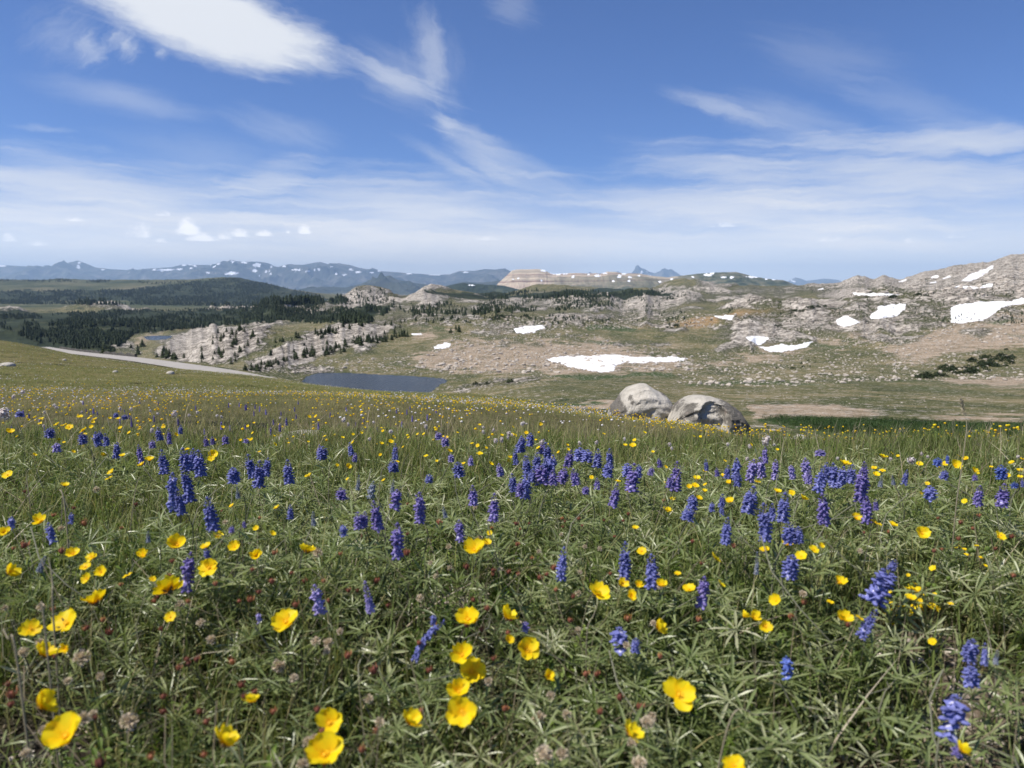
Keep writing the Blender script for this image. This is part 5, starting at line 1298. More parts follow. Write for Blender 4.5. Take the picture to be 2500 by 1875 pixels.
tag(add('upper_meadow_grass', mesh_np('upper_meadow_grass', V_, Q_, T_, {'tint': A_}), m_grass), 'short olive and straw turf on the upper meadow', kind='stuff')
# dry stalks and litter
parts_ = []
x, y = area_pts(2600, .3, 3.6, .84, 51); n = len(x)
parts_.append(scatter([blade(4, bb, .0085).arr() for bb in (.1, .5, 1.0)], np.c_[x, y, ground_z(x, y) - .003], RNG.uniform(.06, .19, n), tilt=np.abs(RNG.normal(.35, .4, n))))
x, y = area_pts(2600, .3, 3.2, .86, 55); n = len(x)
parts_.append(scatter([blade(4, bb, .0055).arr() for bb in (.05, .2)], np.c_[x, y, ground_z(x, y) - .003], RNG.uniform(.09, .17, n), tilt=np.abs(RNG.normal(.1, .12, n)), tint=RNG.uniform(0, .6, n)))
x, y = area_pts(5000, .3, 2.6, .86, 53); n = len(x)
parts_.append(scatter([blade(2, bb, .02).arr() for bb in (.1, .5)], np.c_[x, y, ground_z(x, y) + RNG.uniform(.002, .02, n)], RNG.uniform(.02, .07, n), tilt=RNG.uniform(1.2, 1.6, n)))
V_, Q_, T_, A_ = join(parts_)
tag(add('dry_stalk_litter', mesh_np('dry_stalk_litter', V_, Q_, T_, {'tint': A_}), m_straw), 'bleached dry stalks and litter between the plants', kind='stuff')
# gravel in the bare spots
x, y = area_pts(9000, .3, 3.2, .86, 61); k = grav_at(x, y) > RNG.uniform(.15, .9, len(x)); x, y = x[k], y[k]; n = len(x)
V_, Q_, T_, A_ = scatter(SARR, np.c_[x, y, ground_z(x, y) + .002], RNG.uniform(.004, .020, n) * RNG.uniform(.5, 1.3, n))
tag(add('gravel', mesh_np('gravel', V_, Q_, T_, {'tint': A_}), m_stone), 'pinkish gravel showing in the bare spots between plants', kind='stuff')

# willow thicket: the dark green strip behind the brow
def leafclump(seed):
    rg = random.Random(seed); p = Proto()
    for k in range(26):
        c = Vector((rg.gauss(0, .35), rg.gauss(0, .35), rg.uniform(.1, .9))); s = rg.uniform(.10, .2)
        M = Matrix.Translation(c) @ Euler((rg.uniform(-.9, .9), rg.uniform(-.9, .9), rg.uniform(0, 6.28))).to_matrix().to_4x4()
        leaflet(p, M, s, s * .3, .2, rg.uniform(.3, .7), False)
    return p
m_willow = leaf_material('willow_leaf', [(0.0, (0.012, 0.030, 0.007)), (0.5, (0.032, 0.070, 0.014)), (1.0, (0.070, 0.12, 0.028))], 0.55, 0.2)
u, v = sample_poly([(1860,1026),(1905,1020),(2050,1026),(2200,1034),(2520,1036),(2520,1066),(2250,1066),(2050,1058),(1960,1046)], 5200, 71)
x, y, z = hit(u, v); ok = (y > 25) & (y < 120); x, y, z = x[ok], y[ok], z[ok]; n = len(x)
V_, Q_, T_, A_ = scatter([leafclump(k).arr() for k in range(5)], np.c_[x, y, z - .05], RNG.uniform(.25, .6, n) * (1 + .4 * fbm(x / 5, y / 5, 2, 5)), tint=np.clip(RNG.normal(.45, .2, n) + .25 * fbm(x / 4, y / 8, 2, 6), 0, 1))
tag(add('willow_undergrowth', mesh_np('willow_undergrowth', V_, Q_, T_, {'tint': A_}), m_willow), 'low dark green willow growth in the wet strip behind the meadow', kind='stuff')
# ------------------------------------------------------------------ flowers: where they stand
def stand(u, v, h):
    """root point and head point of a plant whose head shows at a photo pixel, h metres above the turf"""
    s, t = (float(a) for a in ray(u, v))
    lo, hi = 0.25, float(crest(min(max(u, 0), 2500))) * 1.05
    f = lambda y: t * y - float(ground_z(s * y, y)) - h
    if f(hi) > 0: return None
    for _ in range(40):
        mid = (lo + hi) / 2
        if f(mid) > 0: lo = mid
        else: hi = mid
    y = (lo + hi) / 2
    return Vector((s * y, y, t * y - h)), Vector((s * y, y, t * y)), y

COLS_U = [(420, 'below the bend of the road'), (760, 'around the half-sunk flat rock'), (1150, 'below the lake'), (1480, 'below the large snow patch'), (1850, 'below the two boulders'), (9999, 'below the dark willow strip')]
def where(u, v):
    c = next(t for m, t in COLS_U if u < m)
    b = 'in the straw-coloured grass' if v < 1085 else 'among the lupine spikes' if v < 1185 else 'over the silvery leaf mat' if v < 1330 else 'in the blurred near growth'
    return b, c

# ---- yellow cups
m_petal = leaf_material('yellow_petal', [(0.0, (0.80, 0.44, 0.004)), (0.3, (0.91, 0.64, 0.008)), (1.0, (0.95, 0.80, 0.020))], 0.5, 0.42, (1.0, .95, .6), rnd=.3, spec=.2)
m_stamen = leaf_material('stamens', [(0.0, (0.80, 0.45, 0.01)), (1.0, (0.92, 0.62, 0.03))], 0.6, 0.2)
m_calyx = leaf_material('calyx', [(0.0, (0.045, 0.055, 0.020)), (0.5, (0.10, 0.085, 0.035)), (1.0, (0.22, 0.085, 0.045))], 0.6, 0.15, rnd=.5)
m_stem = leaf_material('flower_stem', [(0.0, (0.045, 0.055, 0.022)), (0.6, (0.11, 0.105, 0.055)), (1.0, (0.20, 0.15, 0.10))], 0.55, 0.1, rnd=.6)
def petal_proto(seed, cup=.45, w=.50):
    """one rounded, notched petal of a flower one unit across, hinged at the middle"""
    rg = random.Random(seed); p = Proto(); nu, nv = 6, 7; L = .5; g = []
    for i in range(nu + 1):
        f = i / nu; row = []
        half = w * .5 * (math.sin(min(1.0, f * 1.12 + .08) * math.pi * .62)) * (1 if f < .9 else 1 - (f - .9) * 3.0) + .085 * (1 - f)
        for j in range(nv):
            g_ = j / (nv - 1) * 2 - 1
            x = -.01 + f * L * (1 - .10 * g_ * g_ * f) - (.035 * (1 - abs(g_)) if i == nu else 0)
            y = g_ * half
            z = cup * L * (f ** 1.35) * .9 + .10 * g_ * g_ * f - .06 * f * f * f + .018 * math.sin(g_ * 5 + seed) * f
            row.append(p.v((x + (.02 * math.sin(g_ * 3.1 + seed * 2.3) if i >= nu - 1 else 0), y, z), .12 + .75 * f + .07 * math.sin(g_ * 9 + seed) * (1 - f * .5) + rg.uniform(-.06, .06)))
        g.append(row)
    for i in range(nu):
        for j in range(nv - 1): p.q(g[i][j], g[i + 1][j], g[i + 1][j + 1], g[i][j + 1])
    return p
def ball(p, c, r, rz, t, n=6, m=3, mat=0):
    top = p.v((c[0], c[1], c[2] + rz), t + .1); rows = []
    for i in range(1, m + 1):
        a = math.pi * i / (m + 1)
        rows.append([p.v((c[0] + r * math.sin(a) * math.cos(6.283 * j / n), c[1] + r * math.sin(a) * math.sin(6.283 * j / n), c[2] + rz * math.cos(a)), t) for j in range(n)])
    bot = p.v((c[0], c[1], c[2] - rz), t - .1)
    for j in range(n):
        k = (j + 1) % n
        p.tri(top, rows[0][j], rows[0][k], m=mat); p.tri(bot, rows[-1][k], rows[-1][j], m=mat)
        for i in range(m - 1): p.q(rows[i][j], rows[i + 1][j], rows[i + 1][k], rows[i][k], m=mat)
def stamen_proto():
    rg = random.Random(4); p = Proto(); ball(p, (0, 0, .04), .055, .045, .4)
    for k in range(16):
        a = 6.283 * k / 16; r = rg.uniform(.07, .11); z = rg.uniform(.08, .14)
        c = Vector((r * math.cos(a), r * math.sin(a), z)); w = .012
        b0 = Vector((.04 * math.cos(a), .04 * math.sin(a), .03)); n_ = Vector((-math.sin(a), math.cos(a), 0)) * w
        p.q(p.v(b0 - n_ * .4, .3), p.v(b0 + n_ * .4, .3), p.v(c + n_, .9), p.v(c - n_, .9))
    return p
def calyx_proto(fl=.35):
    p = Proto(); ball(p, (0, 0, -.085), .085, .07, .4)
    for k in range(5):
        a = 6.283 * (k + .5) / 5; d = Vector((math.cos(a), math.sin(a), 0)); n_ = Vector((-math.sin(a), math.cos(a), 0))
        p.q(p.v(d * .06 + Vector((0, 0, -.07)), .3), p.v(d * .17 - n_ * .055 + Vector((0, 0, -.07 + fl * .1)), .6), p.v(d * .29 + Vector((0, 0, -.07 + fl * .35)), .9), p.v(d * .17 + n_ * .055 + Vector((0, 0, -.07 + fl * .1)), .6))
    return p
def stem_proto(bend=.06, r=.5, n=5, segs=6, seed=0):
    """unit-high stem; radius in units of a millimetre"""
    p = Proto(); rows = []
    for i in range(segs + 1):
        f = i / segs; cx = bend * math.sin(f * math.pi) + .012 * math.sin(f * 9 + seed); cy_ = bend * .4 * math.sin(f * math.pi * 1.5)
        rr = r * .001 * (1.3 - .5 * f)
        rows.append([p.v((cx * .12 + rr * math.cos(6.283 * j / n), cy_ * .12 + rr * math.sin(6.283 * j / n), f), .3 + .3 * f) for j in range(n)])
    for i in range(segs):
        for j in range(n): p.q(rows[i][j], rows[i][(j + 1) % n], rows[i + 1][(j + 1) % n], rows[i + 1][j])
    return p
def mk(p, name, *mats, smooth=True):
    me = p.mesh(name, smooth)
    for m_ in mats: me.materials.append(m_)
    return me
PETALS = {c: [mk(petal_proto(k, cc, w), 'petal', m_petal) for k, w in enumerate((.43, .48, .40))] for c, cc in (('open', .46), ('cup', .85), ('flat', .14))}
STAMEN = mk(stamen_proto(), 'stamens', m_stamen); CALYX = [mk(calyx_proto(f), 'calyx', m_calyx) for f in (.2, .5)]
STEMS = [mk(stem_proto(b_, .55, seed=k), 'stem', m_stem) for k, b_ in enumerate((.2, .6, 1.1))]
def child(name, me, par, M):
    o = bpy.data.objects.new(name, me); C.objects.link(o); o.parent = par; o.matrix_basis = M; return o
def head_rot(tilt, az, spin):
    """tilt the head's face by an angle towards a bearing (0 = away from the camera, 180 = towards it)"""
    ax = Vector((math.sin(az), math.cos(az), 0)); q_ = Vector((0, 0, 1)).rotation_difference(Vector((math.sin(tilt) * ax.x, math.sin(tilt) * ax.y, math.cos(tilt))))
    return q_.to_matrix().to_4x4() @ Matrix.Rotation(spin, 4, 'Z')
def stem_to(rt, head_local, me):
    """stem from the root up to a head given in the root's own frame"""
    L = head_local.length; q_ = Vector((0, 0, 1)).rotation_difference(head_local.normalized())
    return child('stem', me, rt, q_.to_matrix().to_4x4() @ Matrix.Rotation(random.uniform(0, 6.28), 4, 'Z') @ Matrix.Diagonal((1, 1, L, 1)))
# single-mesh small cups (seen too small for parts)
def small_cup(seed, cup):
    rg = random.Random(seed); p = Proto()
    for k in range(5):
        q_ = petal_proto(seed + k, cup, .5); M = Matrix.Rotation(6.283 * k / 5 + rg.uniform(-.1, .1), 4, 'Z'); p.merge(q_, M)
    ball(p, (0, 0, .05), .08, .06, .2, 5, 2, 0)
    ball(p, (0, 0, -.09), .08, .06, .5, 5, 2, 1)
    w = .022; dx_ = rg.uniform(-1.2, 1.2); dy_ = rg.uniform(-1, 1)
    prev = None
    for z in (0, -2.2, -4.5, -9.0):
        f = -z / 9; c = Vector((dx_ * f * f, dy_ * f * f, z)); cur = [p.v(c + Vector((w * math.cos(2.094 * j), w * math.sin(2.094 * j), 0)), .5) for j in range(3)]
        if prev:
            for j in range(3): p.q(prev[j], prev[(j + 1) % 3], cur[(j + 1) % 3], cur[j], m=1)
        prev = cur
    return p
SMALLCUP = [mk(small_cup(k * 7, c), 'buttercup', m_petal, m_stem) for k, c in enumerate((.2, .35, .5, .7, .3, .55))]

CUPS_BIG = [  # u, v, width px, shape, face tilt deg, bearing deg, label
 (234,1471,62,'cup',35,-60,'tilted yellow buttercup just above a wide four-petalled one, reddish bud at its side'),
 (163,1524,92,'open',38,190,'wide four-petalled buttercup near a thin grey dead stalk'),
 (76,1535,54,'open',55,150,'yellow buttercup seen edge-on beyond the grey dead stalk'),
 (106,1600,60,'cup',50,60,'side-turned buttercup under the wide four-petalled one'),
 (161,1585,32,'cup',70,200,'ragged half-closed yellow flower beneath the wide four-petalled buttercup'),
 (100,1725,78,'cup',62,75,'blurred buttercup facing sideways, two petals stacked, just above the largest blurred one'),
 (163,1800,130,'open',30,200,'largest blurred buttercup, petals spread wide beside a pinkish seed head'),
 (547,1816,84,'cup',48,65,'blurred buttercup turned aside, standing alone between two bright groups'),
 (613,1714,48,'cup',20,0,'small blurred yellow cup, egg-shaped and nearly closed'),
 (699,1520,92,'open',30,185,'crisp butterfly-shaped buttercup with two petals raised, alone in the open'),
 (805,1767,100,'open',45,190,'upper of two big blurred buttercups joined at the bottom edge'),
 (793,1845,124,'open',35,180,'lower of two big blurred buttercups joined at the bottom edge, cut by the frame'),
 (511,1387,56,'open',55,185,'round-faced buttercup beside the dark purple lupine spike'),
 (414,1440,88,'open',68,-40,'long side-on buttercup leaning below the dark purple lupine spike'),
 (433,1332,52,'cup',45,170,'yellow buttercup with a grey tuft, above the dark purple lupine spike'),
 (748,1347,44,'cup',60,20,'orange-tinged buttercup seen from beneath beside a white tuft'),
 (1158,1344,56,'cup',40,170,'cupped buttercup in mid meadow with a smaller one at its shoulder'),
 (1460,1450,60,'cup',34,150,'upright three-petalled buttercup on a long pale stem'),
 (1143,1514,84,'open',40,190,'buttercup crossed by a dark dead stalk, above the vertical chain of flowers'),
 (1238,1509,56,'cup',30,80,'tall narrow buttercup with folded petals, just over the round face below it'),
 (1287,1587,78,'open',62,160,'round open-faced buttercup turned to the viewer, orange at its heart'),
 (1128,1600,70,'cup',50,180,'topmost flower of the vertical chain, hooded with a pale tuft on it'),
 (1150,1640,84,'open',55,175,'middle flower of the vertical chain, its centre dark and open'),
 (1120,1690,70,'cup',45,175,'third flower down the vertical chain, petals overlapping'),
 (1128,1738,100,'open',58,180,'lowest and widest flower of the vertical chain, glossy yellow'),
 (1001,1765,64,'cup',40,90,'narrow upright buttercup like a tulip next to the vertical chain'),
 (1605,1533,48,'cup',60,110,'bright starry buttercup under a brown bud'),
 (1536,1790,64,'cup',58,110,'blurred buttercup facing half away near a whitish seed head'),
 (1658,1697,106,'open',48,185,'big blurred buttercup with a pale tuft on its top petal'),
 (1790,1870,64,'open',30,180,'yellow flower tip just entering at the bottom edge'),
 (2058,1511,42,'cup',40,160,'buttercup close beneath the fat blue lupine cluster'),
 (2345,1832,48,'cup',65,90,'yellow half-flower tucked under the loose bright blue lupine'),
 (1867,1530,40,'open',60,180,'star-like buttercup, lowest of a cluster of three'),
 (1840,1509,36,'cup',40,140,'middle buttercup of a cluster of three'),
 (1816,1507,30,'cup',55,60,'small side-on buttercup at the outer end of a cluster of three'),
 (2250,1302,40,'open',62,180,'flat-faced buttercup beside the tall arching grass stalk'),
 (2438,1310,34,'open',55,160,'round buttercup with a brown bud beside it, on the far side of the grass stalk'),
 (2049,1423,38,'cup',20,180,'goblet-shaped buttercup next to the fat blue lupine cluster'),
 (1339,1651,36,'cup',55,150,'little ragged buttercup low between the chain and the starry one'),
 (1517,1427,34,'cup',50,160,'first of four small cups gathered under the twin blue spikes'),
 (1559,1429,28,'cup',50,170,'second small cup in the row under the twin blue spikes'),
 (1614,1429,32,'cup',45,200,'outer small cup half hidden behind the second blue spike'),
 (1542,1456,36,'cup',60,185,'lowest of four small cups gathered under the twin blue spikes'),
 (178,1353,38,'open',50,170,'buttercup in a loose group near a faded grey lupine'), (224,1361,32,'open',55,185,'paler buttercup at the top of the loose group near a faded grey lupine'),
 (247,1397,36,'open',65,180,'spread buttercup low in the loose group, petals like wings'), (213,1414,34,'open',62,190,'lowest buttercup of the loose group near a faded grey lupine'),
 (351,1357,36,'cup',35,190,'bowl-shaped buttercup on its own above the long side-on one'), (626,1357,34,'cup',55,170,'two-lobed buttercup alone over the fern leaves'),
 (97,1273,36,'cup',45,180,'buttercup on a brown stalk at the edge of the dark hollow'), (10,1300,30,'cup',50,160,'orange-yellow flower at the frame edge by the dark hollow'),
 (21,1400,44,'cup',65,100,'half-open buttercup with a brown bud, at the frame edge'),
]
for i, (u, v, w, shp, tl, az, label) in enumerate(CUPS_BIG):
    h = (.165 if v > 1700 else .15) + random.uniform(-.02, .02)
    st_ = stand(u, v, h)
    if not st_: continue
    base, head, y = st_
    size = w * y / F * (1.0 if w < 70 else .92)
    off = Vector((random.uniform(-.02, .02), random.uniform(-.01, .03), 0))
    gb = Vector((base.x + off.x, base.y + off.y, float(ground_z(base.x + off.x, base.y + off.y))))
    rt = root('buttercup', gb, label, 'flower', None)
    hl = head - gb
    M = Matrix.Translation(hl) @ head_rot(math.radians(tl * .78), math.radians(az), random.uniform(0, 6.28)) @ Matrix.Scale(size, 4)
    miss = random.randrange(5) if (i % 9 == 1) else -1
    for k in range(5):
        if k == miss: continue
        child('petal', random.choice(PETALS[shp]), rt, M @ Matrix.Rotation(6.283 * k / 5 + random.uniform(-.12, .12), 4, 'Z') @ Matrix.Rotation(random.uniform(-.38, .25), 4, 'Y') @ Matrix.Rotation(random.uniform(-.2, .2), 4, 'X') @ Matrix.Scale(random.uniform(.84, 1.08), 4))
    child('stamens', STAMEN, rt, M); child('calyx', random.choice(CALYX), rt, M)
    stem_to(rt, hl, random.choice(STEMS))

CUPS = [(1187,1328,27),(503,1336,28),(573,1336,32),(532,1308,26),(209,1385,28),(311,1406,26),(372,1414,15),(416,1507,30),(1242,1562,26),(1567,1346,25),(1654,1402,18),(1745,1364,32),(1683,1440,34),(1867,1344,26),(1924,1330,30),(1956,1359,30),(1986,1342,26),(2005,1332,15),(1895,1467,32),(1760,1427,24),(2098,1509,24),(2026,1471,20),(2226,1438,28),(2243,1442,18),(2224,1461,26),(2277,1568,18),
 (1961,1218,22),(2090,1266,26),(2137,1276,32),(2178,1282,24),(1898,1201,21),(1933,1203,17),(2139,1092,20),(2226,1089,24),(2156,1116,22),(2063,1133,28),(2245,1133,17),(2332,1137,28),(2306,1133,16),(2379,1151,22),(2357,1121,15),(2498,1122,18),(2134,1143,15),(2154,1149,16),(2139,1159,18),(1849,1177,16),(2248,1205,10),(2355,1224,15),(2264,1181,13),(2470,1130,14),(2460,1160,13),(2490,1150,16),(2490,1165,14),(2440,1165,10),(2420,1140,8),(2290,1140,10),
 (1508,1175,15),(1534,1200,18),(1701,1170,20),(1697,1186,20),(1682,1189,15),(1722,1184,12),(1781,1179,17),(1782,1225,22),(1706,1217,18),(1641,1220,17),(1630,1246,26),(1551,1290,18),(1765,1160,14),(1720,1151,12),(1625,1140,11),(1545,1089,18),(1526,1088,12),(1315,1094,13),(1385,1087,9),(1387,1098,11),(1625,1178,12),(1444,1165,12),(1594,1103,9),(1720,1200,15),(1770,1125,9),(1240,1126,12),(1244,1116,11),
 (676,1240,16),(753,1163,20),(850,1140,16),(848,1170,11),(823,1135,10),(862,1080,12),(954,1078,14),(931,1084,12),(1097,1102,15),(1171,1108,17),(1040,1113,12),(1152,1083,10),(1166,1088,11),(1131,1132,12),(1198,1133,13),(984,1091,9),(937,1173,9),(625,1290,16),(665,1303,16),(1195,1301,15),(862,1060,8),(890,1044,8),(930,1045,8),(935,1052,8),(960,1068,10),(1020,1060,8),(1035,1060,9),(997,1068,7),
 (19,1160,27),(158,1186,22),(272,1154,20),(266,1168,20),(346,1135,18),(365,1124,22),(299,1113,16),(253,1111,16),(520,1111,24),(515,1120,18),(456,1097,14),(463,1141,12),(101,1023,12),(98,1034,11),(139,1037,15),(169,1043,20),(153,1040,12),(195,1018,16),(163,1012,8),(204,1051,20),(223,1042,11),(232,1024,12),(217,1021,8),(288,1023,12),(399,1042,11),(430,1061,11),(294,1045,11),(315,1056,10),(340,1048,10),(543,1043,10),(144,1075,11),(25,1056,20),(20,1051,10),(179,1103,10),(566,1235,12),(587,1075,8),(523,1073,9),(605,1040,8),(620,1033,7)]
rg_ = np.random.default_rng(77)
extra = []
while len(extra) < 60:
    u = rg_.uniform(0, 2500); v = 1075 - abs(rg_.normal(0, 45)) if rg_.random() < .7 else rg_.uniform(1050, 1130)
    lim = np.interp(u, [0, 700, 1100, 1500, 1850, 2500], [985, 995, 1012, 1035, 1075, 1075])
    if v > lim and vnoise(np.array([u / 120.0]), np.array([v / 25.0]), 5)[0] > -.35: extra.append((u, v, rg_.uniform(6, 11)))
for (u, v, w) in CUPS + extra:
    h = random.uniform(.10, .15) if v < 1330 else .14
    st_ = stand(u, v, h)
    if not st_: continue
    base, head, y = st_
    size = min(max(w * y / F, .009), .034) * 1.05
    o = bpy.data.objects.new('buttercup', random.choice(SMALLCUP)); C.objects.link(o)
    o.matrix_world = Matrix.Translation(head) @ head_rot(math.radians(random.uniform(8, 52)), math.radians(random.uniform(90, 270)), random.uniform(0, 6.28)) @ Matrix.Diagonal((size, size, size * random.uniform(.9, 1.1), 1))
    b_, c_ = where(u, v); sz = 'tiny' if w < 12 else 'small'
    tag(o, f'{sz} yellow buttercup {b_} {c_}', 'flower', f'{sz} buttercups {b_} {c_}')

# ---- lupines
def lup_mat(name, sh):
    return leaf_material(name, [(0.0, tuple(c * .45 for c in sh)), (0.45, sh), (0.78, tuple(min(1, c * 1.5 + .055) for c in sh)), (1.0, (0.70, 0.68, 0.80))], 0.5, 0.25, (1, 1, 1), rnd=.16, spec=.25)
M_LUP = {'blue': lup_mat('lupine_blue', (0.155, 0.170, 0.43)), 'purple': lup_mat('lupine_purple', (0.19, 0.155, 0.41)), 'bright': lup_mat('lupine_bright_blue', (0.10, 0.155, 0.47)), 'light': lup_mat('lupine_light_purple', (0.29, 0.25, 0.52))}
M_LUP['grey'] = leaf_material('lupine_bud_grey', [(0.0, (0.085, 0.10, 0.16)), (0.5, (0.20, 0.23, 0.31)), (1.0, (0.42, 0.44, 0.48))], 0.6, 0.1)
m_axis = leaf_material('lupine_axis', [(0.0, (0.09, 0.10, 0.06)), (1.0, (0.22, 0.21, 0.15))], 0.6, .05)
def floret(p, M, s, t, rg):
    # two swollen wing petals
    q_ = Proto(); ball(q_, (.62, 0, -.06), .36, .40, t, 6, 3)
    for i, v_ in enumerate(q_.V):
        x_, y_, z_ = v_; q_.V[i] = (x_ * .95, y_ * (.95 - .5 * x_), z_ * .85 - .10 * (x_ - .6))
    p.merge(q_, M @ Matrix.Scale(s * .86, 4))
    # upright banner, reflexed, with a pale eye
    B = Proto(); g = []
    for i, f in enumerate((0, .4, .75, 1.0)):
        row = []
        for g_ in (-1, -.45, 0, .45, 1):
            hw = .50 * math.sin(min(1, f + .25) * math.pi * .62)
            row.append(B.v((.38 - .30 * f * f - .22 * abs(g_) ** 1.5, g_ * hw, .05 + .85 * f - .08 * abs(g_) * f), t + .10 + (.62 if (abs(g_) < .3 and i in (1, 2)) else .0)))
        g.append(row)
    for i in range(3):
        for j in range(4): B.q(g[i][j], g[i][j + 1], g[i + 1][j + 1], g[i + 1][j])
    p.merge(B, M @ Matrix.Scale(s * 1.15, 4))
def spike_proto(seed, whorls=9, per=6, rad=.115, bud=.3, gap=0.0, arch=0.0, loose=1.0):
    """flower spike one unit tall standing on its base"""
    rg = random.Random(seed); p = Proto()
    for k in range(whorls):
        f = k / (whorls - 1); z = .03 + .86 * f
        isb = f > 1 - bud
        n = max(4, int(per * (1 - .25 * f)))
        a0 = rg.uniform(0, 6.28)
        for j in range(n):
            if rg.random() < gap * (1 - f): continue
            a = a0 + 6.283 * j / n + rg.uniform(-.2, .2)
            size = (.120 if not isb else .120 * (1 - .62 * (f - 1 + bud) / bud)) * rg.uniform(.85, 1.12) * (9 / whorls) ** .5 * loose
            M = Matrix.Translation((arch * f * f, 0, z + rg.uniform(-.016, .016))) @ Matrix.Rotation(a, 4, 'Z') @ Matrix.Translation((.018, 0, 0)) @ Matrix.Rotation(-(.10 + .75 * f * (1 if isb else .5)) + rg.uniform(-.2, .2), 4, 'Y')
            if isb and f > 1 - bud * .6:
                q_ = Proto(); ball(q_, (.5, 0, 0), .30, .28, rg.uniform(.1, .5), 5, 2)
                for i, v_ in enumerate(q_.V): q_.V[i] = (v_[0] * 1.5, v_[1], v_[2])
                p.merge(q_, M @ Matrix.Scale(size, 4))
            else: floret(p, M, size * 1.18, rg.uniform(.22, .52) + .16 * (1 - f), rg)
    ball(p, (arch * 1.0, 0, .95), .028, .05, .3, 5, 2)
    return p
def axis_proto(arch=0.0):
    p = Proto(); rows = []
    for i in range(5):
        f = i / 4; rows.append([p.v((arch * f * f + .016 * math.cos(2.094 * j) * (1.2 - .8 * f), .016 * math.sin(2.094 * j), -.02 + .95 * f), .5) for j in range(3)])
    for i in range(4):
        for j in range(3): p.q(rows[i][j], rows[i][(j + 1) % 3], rows[i + 1][(j + 1) % 3], rows[i + 1][j])
    return p
SP = {}
for kind, args in (('full', dict(whorls=10, per=6, bud=.25, gap=.12)), ('taper', dict(whorls=10, per=6, bud=.5, gap=.12)), ('short', dict(whorls=7, per=7, bud=.3, gap=.15)), ('faded', dict(whorls=9, per=6, bud=.3, gap=.45)), ('open', dict(whorls=5, per=6, bud=.15, gap=.45, loose=.95)), ('bud', dict(whorls=11, per=7, bud=1.0)), ('arched', dict(whorls=12, per=5, bud=.25, arch=.45))):
    for col in M_LUP:
        for k in range(2):
            pr_ = spike_proto(hash(kind) % 97 * 0 + len(SP) + 3, **args)
            SP[kind, col, k] = None
            SP[kind, col, k] = (args, pr_)
for key in list(SP):
    args, pr_ = SP[key]
    pr_.merge(axis_proto(args.get('arch', 0.0)), None, m=1)
    SP[key] = mk(pr_, 'flower_spike', M_LUP[key[1]], m_axis)
def lupleaf(k):
    p = palmate(900 + k, random.choice((7, 8, 9)), True); w = .012
    i = [p.v((-w, 0, 0), .6), p.v((w, 0, 0), .6), p.v((w * .7 + .1, .02, -1.0), .35), p.v((-w * .7 + .1, .02, -1.0), .35)]; p.q(*i)
    return p
LUPLEAF = [mk(lupleaf(k), 'leaf', m_lup) for k in range(8)]
LSTEM = [mk(stem_proto(b_, 1.1, seed=k), 'stem', m_axis) for k, b_ in enumerate((.2, .6, 1.0))]
LUP_BIG = [  # u, v of the middle of the spike, w, h px, kind, colour, label
 (1525,1370,46,90,'taper','blue','taller-set of the twin blue lupine spikes above four small cups'),
 (1591,1393,52,80,'taper','blue','second of the twin blue lupine spikes, broad at the base, a pale stem below'),
 (1373,1376,38,80,'taper','blue','single narrow blue lupine spike with a brown bud against it'),
 (898,1456,38,80,'bud','light','pale powdery blue lupine spike still in bud'),
 (1027,1558,34,115,'arched','blue','arching deep blue lupine spike leaning over beside a broad leaf'),
 (1513,1562,56,60,'open','blue','short opened-out blue lupine in front of a stem with a brown bud'),
 (1552,1574,30,34,'short','blue','stub of blue lupine lying beside the opened-out one'),
 (1717,1444,46,74,'faded','purple','fading lupine spike next to a round buttercup, grey calyces showing'),
 (1931,1382,50,56,'short','blue','squat deep blue lupine with bright white highlights'),
 (2154,1425,72,96,'short','blue','fat leaning blue lupine cluster, darkest at the near edge'),
 (2180,1380,26,28,'short','blue','small knob of blue florets at the top of the fat leaning cluster'),
 (2121,1522,44,76,'taper','blue','blue lupine spike with a grey tip directly under the fat leaning cluster'),
 (1922,1630,34,56,'open','bright','few bright blue florets half hidden behind a long leaf'),
 (2370,1587,46,58,'short','blue','upper dark blue lupine head in the cluster by the gravel'),
 (2404,1596,26,52,'taper','blue','slim dark blue spike at the side of the cluster by the gravel'),
 (2370,1648,50,48,'short','blue','lower dark blue lupine head of the cluster by the gravel, its tip grey'),
 (2433,1604,22,34,'bud','grey','grey lupine bud beside the cluster by the gravel'),
 (2328,1752,80,112,'open','blue','loose bright blue lupine with widely spaced florets over the gravel'),
 (2336,1834,34,30,'open','purple','violet floret tuft under the loose bright blue lupine'),
 (1848,1374,20,54,'bud','grey','slender grey-green lupine bud above the silvery leaves'),
 (459,1395,46,92,'faded','purple','dark purple lupine spike with a grey top beside a round-faced buttercup'),
 (505,1352,20,26,'short','blue','small blue knob of florets behind the dark purple spike'),
 (775,1463,46,76,'faded','light','half-faded violet lupine spike by a dry grey stalk'),
 (632,1509,18,24,'open','light','two or three pale violet florets low in the leaves'),
 (103,1376,26,40,'bud','grey','blurred grey lupine bud leaning beside the loose group of buttercups'),
 (970,1318,46,86,'faded','purple','purple lupine spike with a bleached upper part, over the leaf mat'),
 (1282,1530,28,24,'open','purple','few dark violet florets behind the round open-faced buttercup'),
 (1058,1513,20,24,'open','blue','blue florets at the tip of the arching spike'),
]
